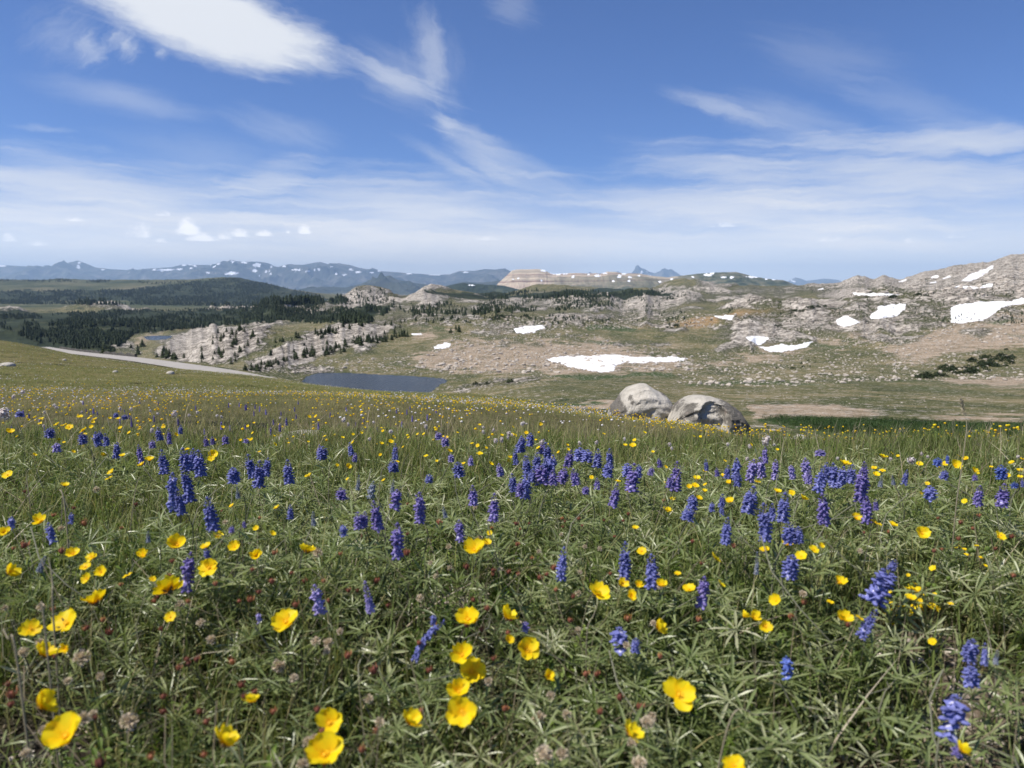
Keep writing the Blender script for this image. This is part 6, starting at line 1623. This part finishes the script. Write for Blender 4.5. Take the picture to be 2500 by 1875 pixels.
LUP = [(398,1127,36,55,'blue'),(452,1122,44,55,'blue'),(487,1130,44,60,'blue'),(470,1120,36,48,'blue'),(421,1200,42,92,'blue'),(456,1180,44,86,'blue'),(438,1225,36,60,'blue'),(513,1254,50,80,'blue'),(570,1159,38,36,'blue'),(611,1137,36,55,'blue'),(633,1156,44,62,'blue'),(652,1140,30,42,'blue'),(285,1099,26,38,'blue'),(259,1073,24,28,'blue'),(237,1072,28,34,'blue'),(245,1062,18,20,'blue'),(202,1070,28,26,'blue'),(122,1056,30,22,'blue'),(342,1110,22,46,'purple'),(388,1059,26,30,'blue'),(413,1065,18,35,'purple'),(441,1048,18,20,'blue'),(372,1084,22,18,'light'),(47,1010,22,12,'blue'),(283,1013,15,10,'blue'),(304,1018,18,10,'blue'),(139,1092,26,20,'light'),(503,1077,20,22,'purple'),(550,1073,22,20,'purple'),(519,1075,18,18,'purple'),(601,1076,18,10,'light'),(28,1276,26,30,'fblue'),(123,1301,30,50,'fblue'),(174,1265,20,26,'fblue'),(362,1310,18,26,'grey'),(566,1292,18,16,'purple'),(580,1203,18,26,'grey'),(596,1280,14,14,'purple'),
 (704,1151,40,55,'blue'),(787,1105,34,30,'blue'),(780,1100,20,26,'light'),(856,1096,22,30,'blue'),(867,1116,20,20,'purple'),(965,1102,24,36,'blue'),(961,1138,34,26,'blue'),(875,1178,18,36,'grey'),(908,1197,28,44,'fgrey'),(959,1187,18,30,'grey'),(967,1219,42,50,'fpurple'),(834,1206,42,28,'fpurple'),(709,1249,24,34,'blue'),(1025,1238,42,74,'purple'),(918,1258,44,72,'purple'),(875,1270,40,40,'purple'),(890,1268,32,40,'purple'),(1155,1209,36,46,'purple'),(1206,1238,40,64,'purple'),(1119,1146,36,34,'blue'),(1048,1168,24,20,'blue'),(765,1266,20,34,'grey'),(1258,1115,22,36,'blue'),(1287,1140,30,50,'blue'),(1252,1178,34,42,'blue'),(1087,1077,26,22,'light'),(1071,1064,24,16,'light'),(1101,1118,20,18,'light'),(1150,1124,22,22,'light'),(1220,1146,28,30,'light'),(1122,1295,36,50,'fpurple'),(1274,1083,30,36,'blue'),(838,1295,30,26,'fblue'),(1085,1250,18,26,'grey'),
 (1295,1073,30,30,'blue'),(1270,1086,30,34,'blue'),(1336,1105,34,48,'blue'),(1325,1090,24,34,'purple'),(1285,1137,34,46,'blue'),(1311,1127,36,42,'blue'),(1346,1137,38,52,'blue'),(1323,1159,50,42,'purple'),(1350,1165,34,34,'purple'),(1285,1184,40,62,'blue'),(1270,1190,30,40,'purple'),(1390,1118,36,40,'purple'),(1415,1108,40,30,'blue'),(1434,1111,36,26,'blue'),(1459,1118,34,42,'blue'),(1488,1118,30,46,'blue'),(1485,1146,34,32,'blue'),(1375,1160,36,34,'purple'),(1403,1164,36,38,'purple'),(1458,1181,24,26,'purple'),(1430,1196,24,16,'purple'),(1502,1209,36,54,'purple'),(1545,1165,50,64,'purple'),(1532,1146,34,30,'blue'),(1560,1150,26,30,'blue'),(1651,1162,42,68,'purple'),(1635,1175,24,30,'purple'),(1724,1135,17,26,'blue'),(1798,1146,34,54,'blue'),(1776,1152,26,30,'blue'),(1801,1171,28,30,'blue'),(1836,1148,38,52,'light'),(1868,1111,22,36,'purple'),(1858,1140,34,48,'light'),(1893,1146,28,46,'light'),(1750,1152,18,20,'purple'),(1833,1219,54,64,'blue'),(1690,1225,34,32,'blue'),(1681,1254,40,28,'blue'),(1763,1222,26,30,'blue'),(1738,1238,22,22,'blue'),(1762,1246,18,26,'blue'),(1774,1295,38,62,'blue'),(1330,1138,30,30,'blue'),(1300,1160,30,30,'blue'),(1610,1130,20,20,'purple'),(1590,1150,22,20,'light'),
 (1866,1273,50,88,'blue'),(1885,1250,30,40,'blue'),(1914,1238,46,68,'blue'),(1927,1300,52,50,'blue'),(1950,1305,34,40,'blue'),(2006,1168,44,64,'blue'),(2034,1160,40,56,'blue'),(2055,1165,34,52,'blue'),(2018,1149,30,40,'blue'),(2010,1241,46,76,'purple'),(2104,1184,50,80,'purple'),(2110,1150,30,44,'purple'),(2078,1156,36,42,'blue'),(2116,1244,40,62,'purple'),(2138,1232,20,26,'purple'),(1968,1146,34,54,'light'),(1975,1165,30,30,'light'),(1933,1152,26,32,'light'),(2211,1165,22,36,'blue'),(2271,1203,44,34,'fblue'),(2390,1209,34,48,'purple'),(2449,1209,46,54,'purple'),(2445,1152,34,32,'bright'),(2289,1127,28,18,'bright'),(2313,1121,12,20,'bright'),(2002,1105,34,14,'light'),(2477,1184,24,14,'bright'),(2151,1175,18,26,'grey'),(2496,1178,12,20,'blue'),(2306,1159,26,20,'blue'),(2180,1172,16,22,'grey'),(2380,1165,16,14,'purple')]
def plant_lupine(u, v, w, h, kind, col, label, group=None, parts=True):
    hc = .135 if v > 1330 else .165 if v > 1120 else .15
    st_ = stand(u, v, hc)
    if not st_: return
    base, mid, y = st_
    L = h * y / F * 1.14; Wd = w * y / F
    ctr = mid.copy()
    lean = Matrix.Rotation(random.uniform(-.16, .16), 4, 'X') @ Matrix.Rotation(random.uniform(-.2, .2), 4, 'Y')
    if 'leaning' in label: lean = Matrix.Rotation(.45, 4, 'Y')
    if kind == 'arched': lean = Matrix.Rotation(.25, 4, 'Y')
    off = Vector((random.uniform(-.015, .015), random.uniform(-.01, .02), 0))
    gb = Vector((base.x + off.x, base.y + off.y, float(ground_z(base.x + off.x, base.y + off.y))))
    rt = root('lupine', gb, label, 'flower', group)
    foot = ctr - lean @ Vector((0, 0, L / 2)) - gb
    wid = Wd / .36 * 1.10
    child('flower_spike', SP[kind, col, random.randrange(2)], rt, Matrix.Translation(foot) @ lean @ Matrix.Rotation(0 if kind == 'arched' else random.uniform(0, 6.28), 4, 'Z') @ Matrix.Diagonal((wid, wid, L, 1)))
    if foot.z > .01: stem_to(rt, foot + lean @ Vector((0, 0, L * .04)), random.choice(LSTEM))
    for k in range(3 if v > 1085 else 1):
        f = random.uniform(.35, .85); a = random.uniform(0, 6.28); r = random.uniform(.015, .045)
        P_ = Vector((foot.x * f + r * math.cos(a), foot.y * f + r * math.sin(a), max(.02, foot.z * f + random.uniform(.0, .02))))
        s = random.uniform(.05, .08)
        child('leaf', random.choice(LUPLEAF), rt, Matrix.Translation(P_) @ head_rot(random.uniform(.1, .6), random.uniform(0, 6.28), a) @ Matrix.Scale(s, 4))
for (u, v, w, h, kind, col, label) in LUP_BIG: plant_lupine(u, v, w, h, kind, col, label)
HUE = {'blue': 'blue', 'purple': 'purple', 'light': 'pale violet', 'bright': 'bright blue', 'grey': 'grey budding', 'fblue': 'half-faded blue', 'fpurple': 'half-faded purple', 'fgrey': 'half-faded grey'}
for (u, v, w, h, c) in LUP:
    col = c[1:] if c[0] == 'f' else c
    kind = 'bud' if c == 'grey' else 'faded' if c[0] == 'f' else ('short' if h < w * .95 else random.choice(('full', 'taper', 'taper')))
    b_, c_ = where(u, v)
    if v < 1300 and b_ == 'among the lupine spikes': b_ = 'in the belt of spikes'
    sz = 'large' if h >= 60 else 'small' if h < 30 else 'middling'
    plant_lupine(u, v, w, h, kind, col, f'{sz} {HUE[c]} lupine {b_} {c_}', f'{sz} {HUE[c]} lupines {b_} {c_}')

# separate lupine leaf stars that stand out of the mat
def leaf_star(u, v, wpx, label, group=None, hh=.10):
    st_ = stand(u, v, hh)
    if not st_: return
    base, head, y = st_
    rt = root('lupine_leaf', base, label, 'leaf', group)
    s = wpx * y / F * 1.0
    child('leaflet_star', LEAFSTAR[random.randrange(len(LEAFSTAR))], rt, Matrix.Translation((0, 0, hh)) @ head_rot(random.uniform(.05, .55), random.uniform(1.6, 4.6), random.uniform(0, 6.28)) @ Matrix.Scale(s, 4))
    stem_to(rt, Vector((0, 0, hh)), random.choice(LSTEM))
LEAFSTAR = [mk(palmate(1200 + k, random.choice((7, 8, 9)), True), 'leaflet_star', m_lup) for k in range(8)]
for (u, v, w, lb) in ((1917,1660,150,'large silvery lupine leaf star behind the half-hidden bright blue florets'),(2022,1645,170,'broad silvery lupine leaf star with arching leaflets over the near growth'),(2200,1664,140,'silvery lupine leaf star with leaflets fanned flat, beside the dark blue cluster'),(2264,1685,190,'largest flat lupine leaf star near the loose bright blue flower'),(1818,1745,170,'silvery lupine leaf star with tall upright leaflets at the bottom growth'),(1935,1827,200,'big lupine leaf star spread low near the frame bottom'),(1660,1337,120,'lupine leaf star with thin spread leaflets above the little cups'),(2410,1625,120,'lupine leaf star with long drooping leaflets by the gravel'),(955,1565,150,'broad green lupine leaf at the root of the arching spike'),(890,1545,130,'dark green lupine leaf with blunt fingers below the powdery bud'),(2130,1605,130,'upright lupine leaf star under the grey-tipped spike'),(1610,1500,130,'lupine leaf star behind the starry buttercup'),(1450,1610,120,'folded lupine leaf beside an orange dry bud'),(2150,1750,160,'long-fingered lupine leaf arching beside a dry pale stem')):
    leaf_star(u, v, w, lb)

# ---- reddish spent heads and seed heads
m_bud = leaf_material('spent_head', [(0.0, (0.09, 0.030, 0.022)), (0.5, (0.26, 0.085, 0.055)), (0.8, (0.42, 0.19, 0.085)), (1.0, (0.62, 0.36, 0.07))], 0.6, 0.12, rnd=.5)
m_fluff = leaf_material('seed_fluff', [(0.0, (0.28, 0.205, 0.13)), (0.5, (0.50, 0.40, 0.28)), (1.0, (0.70, 0.60, 0.46))], 0.8, 0.2, rnd=.2)
def bud_proto(seed):
    rg = random.Random(seed); p = Proto(); ball(p, (0, 0, .28), .30, .36, .35, 7, 3)
    for k in range(10):
        a = 6.283 * k / 10; d = Vector((math.cos(a), math.sin(a), 0)); n_ = Vector((-math.sin(a), math.cos(a), 0)); o_ = rg.uniform(-.1, .28); z1 = rg.uniform(.65, 1.0)
        p.q(p.v(d * .26 + Vector((0, 0, .1)), .3), p.v(d * (.36 + o_ * .5) - n_ * .10 + Vector((0, 0, .45)), .5), p.v(d * (.22 + o_) + Vector((0, 0, z1)), .85), p.v(d * (.36 + o_ * .5) + n_ * .10 + Vector((0, 0, .45)), .5))
    return p
def fluff_proto(seed):
    rg = random.Random(seed); p = Proto(); ball(p, (0, 0, 0), .2, .2, .2, 6, 3)
    for k in range(90):
        d = Vector((rg.gauss(0, 1), rg.gauss(0, 1), rg.gauss(.3, 1))).normalized(); s = d.cross(Vector((rg.gauss(0, 1), rg.gauss(0, 1), rg.gauss(0, 1)))).normalized(); r = rg.uniform(.38, .55)
        p.tri(p.v(d * .1 - s * .03, .3), p.v(d * .1 + s * .03, .3), p.v(d * r, .8)); p.tri(p.v(d * r * .6, .5), p.v(d * r + s * .09, .9), p.v(d * r - s * .09, .9))
    return p
BUD = [mk(bud_proto(k), 'seed_cup', m_bud) for k in range(5)]; FLUFF = [mk(fluff_proto(k), 'fluff', m_fluff) for k in range(5)]
BUDS = [(993,1349,20),(1139,1384,18),(1204,1393,16),(1242,1396,15),(1265,1402,13),(1352,1386,20),(1318,1410,17),(1335,1402,13),(1263,1329,13),(1490,1400,13),(851,1441,16),(872,1441,14),(919,1418,18),(947,1478,14),(1189,1485,18),(849,1600,24),(912,1636,28),(1430,1645,22),(1513,1702,26),(1563,1726,24),(1532,1510,22),(1612,1602,18),(1120,1508,16),(611,1463,20),(721,1476,20),(663,1418,20),(632,1445,16),(801,1467,14),(566,1615,24),(589,1672,24),(28,1695,30),(243,1862,36),(232,1752,18),(497,1843,22),(526,1425,16),(376,1467,16),(414,1406,18),(266,1543,22),(251,1513,16),(744,1418,16),(790,1418,14),(670,1349,16),(1205,1608,16),(1240,1545,16),
 (1292,1278,9),(1372,1266,10),(1379,1273,10),(1374,1286,9),(1413,1266,11),(1421,1283,9),(1475,1270,10),(1521,1271,9),(1534,1255,11),(1263,1327,10),(1690,1322,12),(1792,1335,12),(1620,1222,9),(1270,1292,8),(205,1277,20),(332,1231,12),(1073,1275,18),(1260,1278,14),(2375,1290,12),(2290,1265,10),(2345,1275,14),(2390,1258,12),(2470,1310,14),(2340,1315,14),(2300,1340,14),(2170,1298,12),(2430,1340,12),(2280,1345,12),(1963,1470,18),(1930,1505,18),(1706,1512,18),(2070,1525,18),(2474,1405,14),(1712,1375,12),(1690,1320,10),(1790,1330,10),(2110,1300,9),(2330,1230,10),(2250,1290,9),(2010,1330,10),(180,1240,10),(60,1330,22),(150,1345,18),(420,1370,14),(130,1258,12),(60,1200,10)]
FL = [(100,1482,22),(57,1592,28),(201,1607,44),(315,1763,48),(771,1566,26),(801,1570,28),(680,1626,38),(516,1562,26),(775,1349,26),(440,1478,26),(490,1520,22),(225,1745,26),(62,1840,30),(900,1707,26),(927,1763,28),(1317,1753,38),(1326,1843,50),(1373,1840,34),(1580,1763,36),(1411,1540,20),(1411,1448,16),(1025,1460,20),(1560,1862,40),(740,1866,34),(205,1755,40),(1095,1335,16),(1428,1335,12),(1370,1305,10),(1170,1315,18),(2100,1345,14),(1465,1340,14),(1960,1450,20),(235,1195,16),(550,1275,14),(150,1290,18),(1160,1240,12),(1130,1150,9)]
def headed(name, me_list, part, u, v, w, label, cat, group, z0, hh):
    st_ = stand(u, v, hh)
    if not st_: return
    base, head, y = st_
    rt = root(name, base, label, cat, group); s = w * y / F
    child(part, random.choice(me_list), rt, Matrix.Translation((0, 0, hh)) @ head_rot(random.uniform(0, .5), random.uniform(0, 6.28), random.uniform(0, 6.28)) @ Matrix.Scale(s, 4) @ Matrix.Translation((0, 0, z0)))
    stem_to(rt, Vector((0, 0, hh)), random.choice(STEMS))
_rb = random.Random(6)
for _ in range(60):
    v_ = _rb.uniform(1230, 1860); BUDS.append((_rb.uniform(0, 1500), v_, 6 + (v_ - 1150) * .026))
for _ in range(26):
    v_ = _rb.uniform(1330, 1860); FL.append((_rb.uniform(0, 1700), v_, 7 + (v_ - 1200) * .034))
for (u, v, w) in BUDS:
    b_, c_ = where(u, v)
    sz = 'large ' if w >= 22 else ''
    headed('spent_flower', BUD, 'seed_cup', u, v, w * 1.05, f'{sz}reddish brown spent flower {b_} {c_}', 'flower', f'{sz}spent flowers {b_} {c_}', -.35, random.uniform(.10, .14))
for (u, v, w) in FL:
    b_, c_ = where(u, v)
    sz = 'large' if w >= 34 else 'small' if w < 20 else 'middling'
    headed('seed_head', FLUFF, 'fluff', u, v, w, f'{sz} tan fluffy seed head {b_} {c_}', 'seed head', f'{sz} seed heads {b_} {c_}', 0, random.uniform(.11, .15))

# ---- white bistort heads
m_white = leaf_material('white_floret', [(0.0, (0.34, 0.26, 0.25)), (0.4, (0.62, 0.56, 0.54)), (1.0, (0.82, 0.80, 0.78))], 0.6, 0.25, (1, 1, 1), rnd=.15)
def bistort_proto(seed, tall=1.2):
    rg = random.Random(seed); p = Proto()
    for k in range(70):
        z = rg.uniform(-1, 1); a = rg.uniform(0, 6.283); r = math.sqrt(1 - z * z) * .42; c = Vector((r * math.cos(a), r * math.sin(a), z * .42 * tall)); n_ = c.normalized()
        t1 = n_.cross(Vector((rg.gauss(0, 1), rg.gauss(0, 1), rg.gauss(0, 1)))).normalized() * .10; t2 = n_.cross(t1) ; tt_ = rg.uniform(.3, 1.0)
        p.q(p.v(c - t1, tt_ - .25), p.v(c + t2 + n_ * .05, tt_), p.v(c + t1 + n_ * .09, tt_), p.v(c - t2 + n_ * .04, tt_))
    ball(p, (0, 0, 0), .34, .36 * tall, .2, 6, 3); return p
BIST = [mk(bistort_proto(k, random.choice((1.0, 1.2, 1.5))), 'flower_head', m_white) for k in range(5)]
BW = [(10,1010,34,'large pinkish white bistort head at the frame edge above the lupines'),(1871,1076,22,'white bistort head standing above the pale violet lupines'),(2160,1089,24,'round white bistort head between two buttercups'),(2225,1124,20,'pinkish drying bistort head below the pair of buttercups'),(425,1011,15,'fluffy white bistort head alone on the upper meadow'),(55,957,12,'white bistort head highest on the upper meadow slope')]
for (u, v, w, lb) in BW: headed('bistort', BIST, 'flower_head', u, v, w, lb, 'flower', None, 0, .17)
BS = [(33,969,9),(839,1026,11),(954,1054,10),(902,1072,9),(1040,1042,9),(1242,1059,11),(1323,1080,12),(1415,1083,9),(1456,1080,9),(1250,1062,8),(1210,1076,12),(1225,1074,10),(371,1051,9),(138,995,8),(108,1007,6),(293,999,8),(320,999,7),(133,990,8),(200,1006,6),(385,1010,7),(367,1003,6),(461,1014,7),(482,1007,7),(530,1015,7),(541,1018,6),(9,973,5),(180,980,6),(113,994,5),(127,974,5),(107,1040,7),(2330,1086,9),(2470,1082,7),(2440,1078,7),(2250,1108,7),(2265,1115,7),(2175,1120,8),(2045,1119,8),(1890,1086,7),(1830,1090,9),(1777,1085,8),(1635,1085,9),(1640,1095,7),(1824,1120,10),(1525,1072,7),(1275,1035,9),(1280,1033,6),(684,1021,6),(912,1031,7),(850,1036,7),(1180,1043,7),(1205,1050,7),(1180,1055,8),(1240,1068,7),(2110,1055,6),(2366,1055,6),(1968,1054,7),(2486,1115,8)]
for (u, v, w) in BS:
    headed('bistort', BIST, 'flower_head', u, v, w * 1.1, 'small white bistort head ' + ' '.join(where(u, v)), 'flower', 'small white bistort heads ' + ' '.join(where(u, v)), 0, random.uniform(.12, .17))
# the countless far flower specks of the meadow
spk_y = [(small_cup(3, .4)).arr()]; spk_w = [bistort_proto(9).arr()]
def specks(n, y0, y1, size, seed, lo=-.1, sc_=6.0, uf_=None):
    x, y = area_pts(n, y0, y1, .78, seed); u, v, = to_px(x, y, ground_z(x, y))
    k = (y < crest(np.clip(u, 0, 2500)) * 1.05) & (fbm(x / sc_ * 3, y / sc_, 3, seed) > lo + RNG.uniform(-.2, .2, len(x)))
    if uf_ is not None: k &= uf_(u, v)
    x, y = x[k], y[k]; return np.c_[x, y, ground_z(x, y) + RNG.uniform(.06, .13, len(x)) * np.interp(y, [4, 9], [1, .45])], RNG.uniform(size * .7, size * 1.3, len(x))
tiny_c = Proto(); ball(tiny_c, (0, 0, 0), .5, .35, .6, 5, 2); tiny_c = [tiny_c.arr()]
a = [scatter(tiny_c, *specks(3600, 2.4, 8.0, .011, 91, -.08, 2.0)), scatter(tiny_c, *specks(1900, 8, 28, .014, 92, .05)), scatter(tiny_c, *specks(1300, 25, 60, .022, 93, .12))]
V_, Q_, T_, A_ = join(a); tag(add('yellow_flower_carpet', mesh_np('yellow_flower_carpet', V_, Q_, T_, {'tint': A_}, True), m_petal), 'countless distant yellow flower specks across the meadow', kind='stuff')
a = [scatter(tiny_c, *specks(2600, 3.2, 10, .013, 94, -.2)), scatter(tiny_c, *specks(5000, 9, 28, .017, 95, -.1)), scatter(tiny_c, *specks(3200, 25, 66, .03, 96, .0))]
V_, Q_, T_, A_ = join(a); tag(add('white_flower_carpet', mesh_np('white_flower_carpet', V_, Q_, T_, {'tint': A_ + .2}, True), m_white), 'countless distant white flower specks across the meadow', kind='stuff')
a = [scatter([spike_proto(2, 6, 5).arr()], *specks(150, 2.6, 4.2, .026, 97, .12, 3.0, lambda u, v: u < 1300))]
V_, Q_, T_, A_ = join(a); tag(add('far_lupine_carpet', mesh_np('far_lupine_carpet', V_, Q_, T_, {'tint': A_ * .4 + .3}, True), M_LUP['purple']), 'scattered small far lupine spikes in the grass', kind='stuff')

# ---- single dry stalks that stand out
m_stalk = leaf_material('bleached_stalk', [(0.0, (0.24, 0.20, 0.13)), (1.0, (0.42, 0.37, 0.26))], 0.6, .1)
def stalk(pts, ydist, r0, label, name='grass_stalk', head=None):
    """thin stalk through photo pixels at one distance"""
    P3 = []
    for k, (u, v) in enumerate(pts):
        s, t = ray(u, v); y = ydist * (1 + .01 * k); P3.append(Vector((float(s) * y, y, float(t) * y)))
    gz = float(ground_z(P3[0].x, P3[0].y)); P3[0] = Vector((P3[0].x, P3[0].y, min(gz, P3[0].z)))
    A3 = np.array(P3); fine = catmull(A3, np.linspace(0, len(A3) - 1, 30)); base = Vector(fine[0]); p = Proto(); rows = []
    for i, c in enumerate(fine):
        rr = r0 * (1.1 - .7 * i / 29); c = Vector(c) - base
        rows.append([p.v(c + Vector((rr * math.cos(2.094 * j), rr * math.sin(2.094 * j), 0)), .3 + .5 * i / 29) for j in range(3)])
    for i in range(29):
        for j in range(3): p.q(rows[i][j], rows[i][(j + 1) % 3], rows[i + 1][(j + 1) % 3], rows[i + 1][j])
    rt = root(name, base, label, 'grass')
    child('stem', mk(p, 'stem', m_stalk), rt, Matrix())
    if head:
        q_ = Proto(); rg = random.Random(3)
        for i in range(22, 30):
            for _ in range(5):
                c = Vector(fine[i]) - base; d = Vector((rg.uniform(-1, 1), rg.uniform(-1, 1), rg.uniform(.4, 1.4))).normalized() * head; s = Vector((d.z, 0, -d.x)) * .22
                q_.q(q_.v(c), q_.v(c + d * .5 + s), q_.v(c + d), q_.v(c + d * .5 - s))
        child('seed_spray', mk(q_, 'seed_spray', m_stalk), rt, Matrix())
stalk([(2325,1330),(2333,1250),(2345,1160),(2356,1080),(2360,1035),(2350,1000),(2346,980)], 1.15, .0011, 'tall bowed grass stalk rising past the dark willow strip', head=.006)
stalk([(1570,1300),(1620,1220),(1650,1170),(1672,1128)], 1.3, .0009, 'straight pale dry stalk slanting across a purple lupine')
stalk([(1795,1290),(1812,1230),(1835,1200),(1846,1182)], 1.15, .0009, 'pale dry stalk leaning up to a half-open buttercup')
stalk([(917,1225),(928,1170),(950,1130),(982,1080)], 1.3, .0009, 'long pale stalk slanting up between the lupines below the lake')
stalk([(966,1185),(980,1150),(999,1108)], 1.5, .0009, 'short straight pale stalk beside the long slanting one')
stalk([(1418,1165),(1430,1125),(1446,1105),(1456,1084)], 1.7, .0009, 'pale curved stalk carrying a small white head')
stalk([(796,1220),(802,1180),(806,1136)], 1.4, .0009, 'upright pale stalk above the silvery leaves below the lake')
stalk([(132,1600),(130,1500),(128,1420),(118,1360)], .72, .0012, 'thin grey dead stalk behind the wide four-petalled buttercup', 'dead_stalk')
stalk([(120,1585),(108,1520),(98,1482)], .66, .0012, 'short grey dead stalk ending in a flared cup', 'dead_stalk')
stalk([(60,1640),(40,1600),(20,1560),(8,1535)], .62, .0013, 'leaning grey dead stalk at the frame edge', 'dead_stalk')
stalk([(1435,1640),(1432,1560),(1450,1500),(1460,1470)], .80, .0010, 'pale stem under the three-petalled buttercup', 'dead_stalk')
stalk([(1720,1800),(1780,1765),(1850,1745),(1905,1738)], .62, .0012, 'dry pale runner lying over the lupine leaves', 'dead_stalk')
stalk([(290,1250),(330,1200),(350,1160)], 1.2, .0010, 'dry arching grass blade over the dark hollow')
stalk([(158,1245),(156,1220),(130,1205)], 1.1, .0016, 'bleached bent twig by the dark hollow', 'dead_stalk')

# ---- wiry cinquefoil clump with tiny yellow blooms
def wiry(u, v, wpx, n, label):
    st_ = stand(u, v, .05)
    if not st_: return
    base, head, y = st_; R_ = wpx * y / F / 2
    rt = root('wiry_plant', base, label, 'plant'); rg = random.Random(int(u))
    p = Proto(); tips = []
    for k in range(n):
        a = rg.uniform(0, 6.28); r = R_ * rg.uniform(.2, 1); tip = Vector((r * math.cos(a), r * .7 * math.sin(a), rg.uniform(.05, .11))); b0 = Vector((r * .25 * math.cos(a), r * .2 * math.sin(a), 0))
        m_ = (b0 + tip) / 2 + Vector((rg.uniform(-.008, .008), rg.uniform(-.008, .008), .012)); prev = None
        for c in (b0, m_, tip):
            cur = [p.v(c + Vector((.0006 * math.cos(2.094 * j), .0006 * math.sin(2.094 * j), 0)), rg.uniform(.4, .9)) for j in range(3)]
            if prev:
                for j in range(3): p.q(prev[j], prev[(j + 1) % 3], cur[(j + 1) % 3], cur[j])
            prev = cur
        tips.append(tip)
    child('stem', mk(p, 'stem', m_stem), rt, Matrix())
    for k, tip in enumerate(tips):
        s_ = rg.uniform(.006, .012)
        q_ = 'bloom' if k % 3 else 'bud'
        child(q_, TINYBLOOM if k % 3 else TINYBUD, rt, Matrix.Translation(tip) @ head_rot(rg.uniform(.1, .9), rg.uniform(0, 6.28), 0) @ Matrix.Scale(s_ if k % 3 else s_ * .7, 4))
tb = Proto()
for k in range(5): tb.merge(petal_proto(k, .4, .42), Matrix.Rotation(6.283 * k / 5, 4, 'Z'))
TINYBLOOM = mk(tb, 'bloom', m_petal); tb = Proto(); ball(tb, (0, 0, 0), .5, .6, .6, 6, 3); TINYBUD = mk(tb, 'bud', m_fern)
wiry(2262, 1500, 120, 34, 'wiry brown-stemmed plant with tiny yellow blooms above the gravel')
wiry(2200, 1545, 110, 24, 'lower wiry plant with yellow-green buds, mostly out of bloom')
wiry(2370, 1420, 110, 18, 'sparse wiry plant dotted with yellow-green buds near the frame edge')
# ------------------------------------------------------------------ the air
m = bpy.data.materials.new('air'); m.use_nodes = True
tn = m.node_tree; tn.nodes.clear()
out = tn.nodes.new('ShaderNodeOutputMaterial'); pv = tn.nodes.new('ShaderNodeVolumePrincipled')
pv.inputs['Color'].default_value = (0.47, 0.68, 0.97, 1); pv.inputs['Density'].default_value = 2.5e-5; pv.inputs['Anisotropy'].default_value = 0.15
tn.links.new(pv.outputs[0], out.inputs['Volume'])
X0, X1, Y0, Y1, Z0, Z1 = -62000, 62000, -12000, 62000, -900, 1750
hv = [(x, y, z) for x in (X0, X1) for y in (Y0, Y1) for z in (Z0, Z1)]
hf = [(0, 1, 3, 2), (4, 6, 7, 5), (0, 4, 5, 1), (2, 3, 7, 6), (0, 2, 6, 4), (1, 5, 7, 3)]
tag(add('haze', mesh_np('haze', hv, hf), m), 'thin blue air between the meadow and the far ranges', kind='stuff')
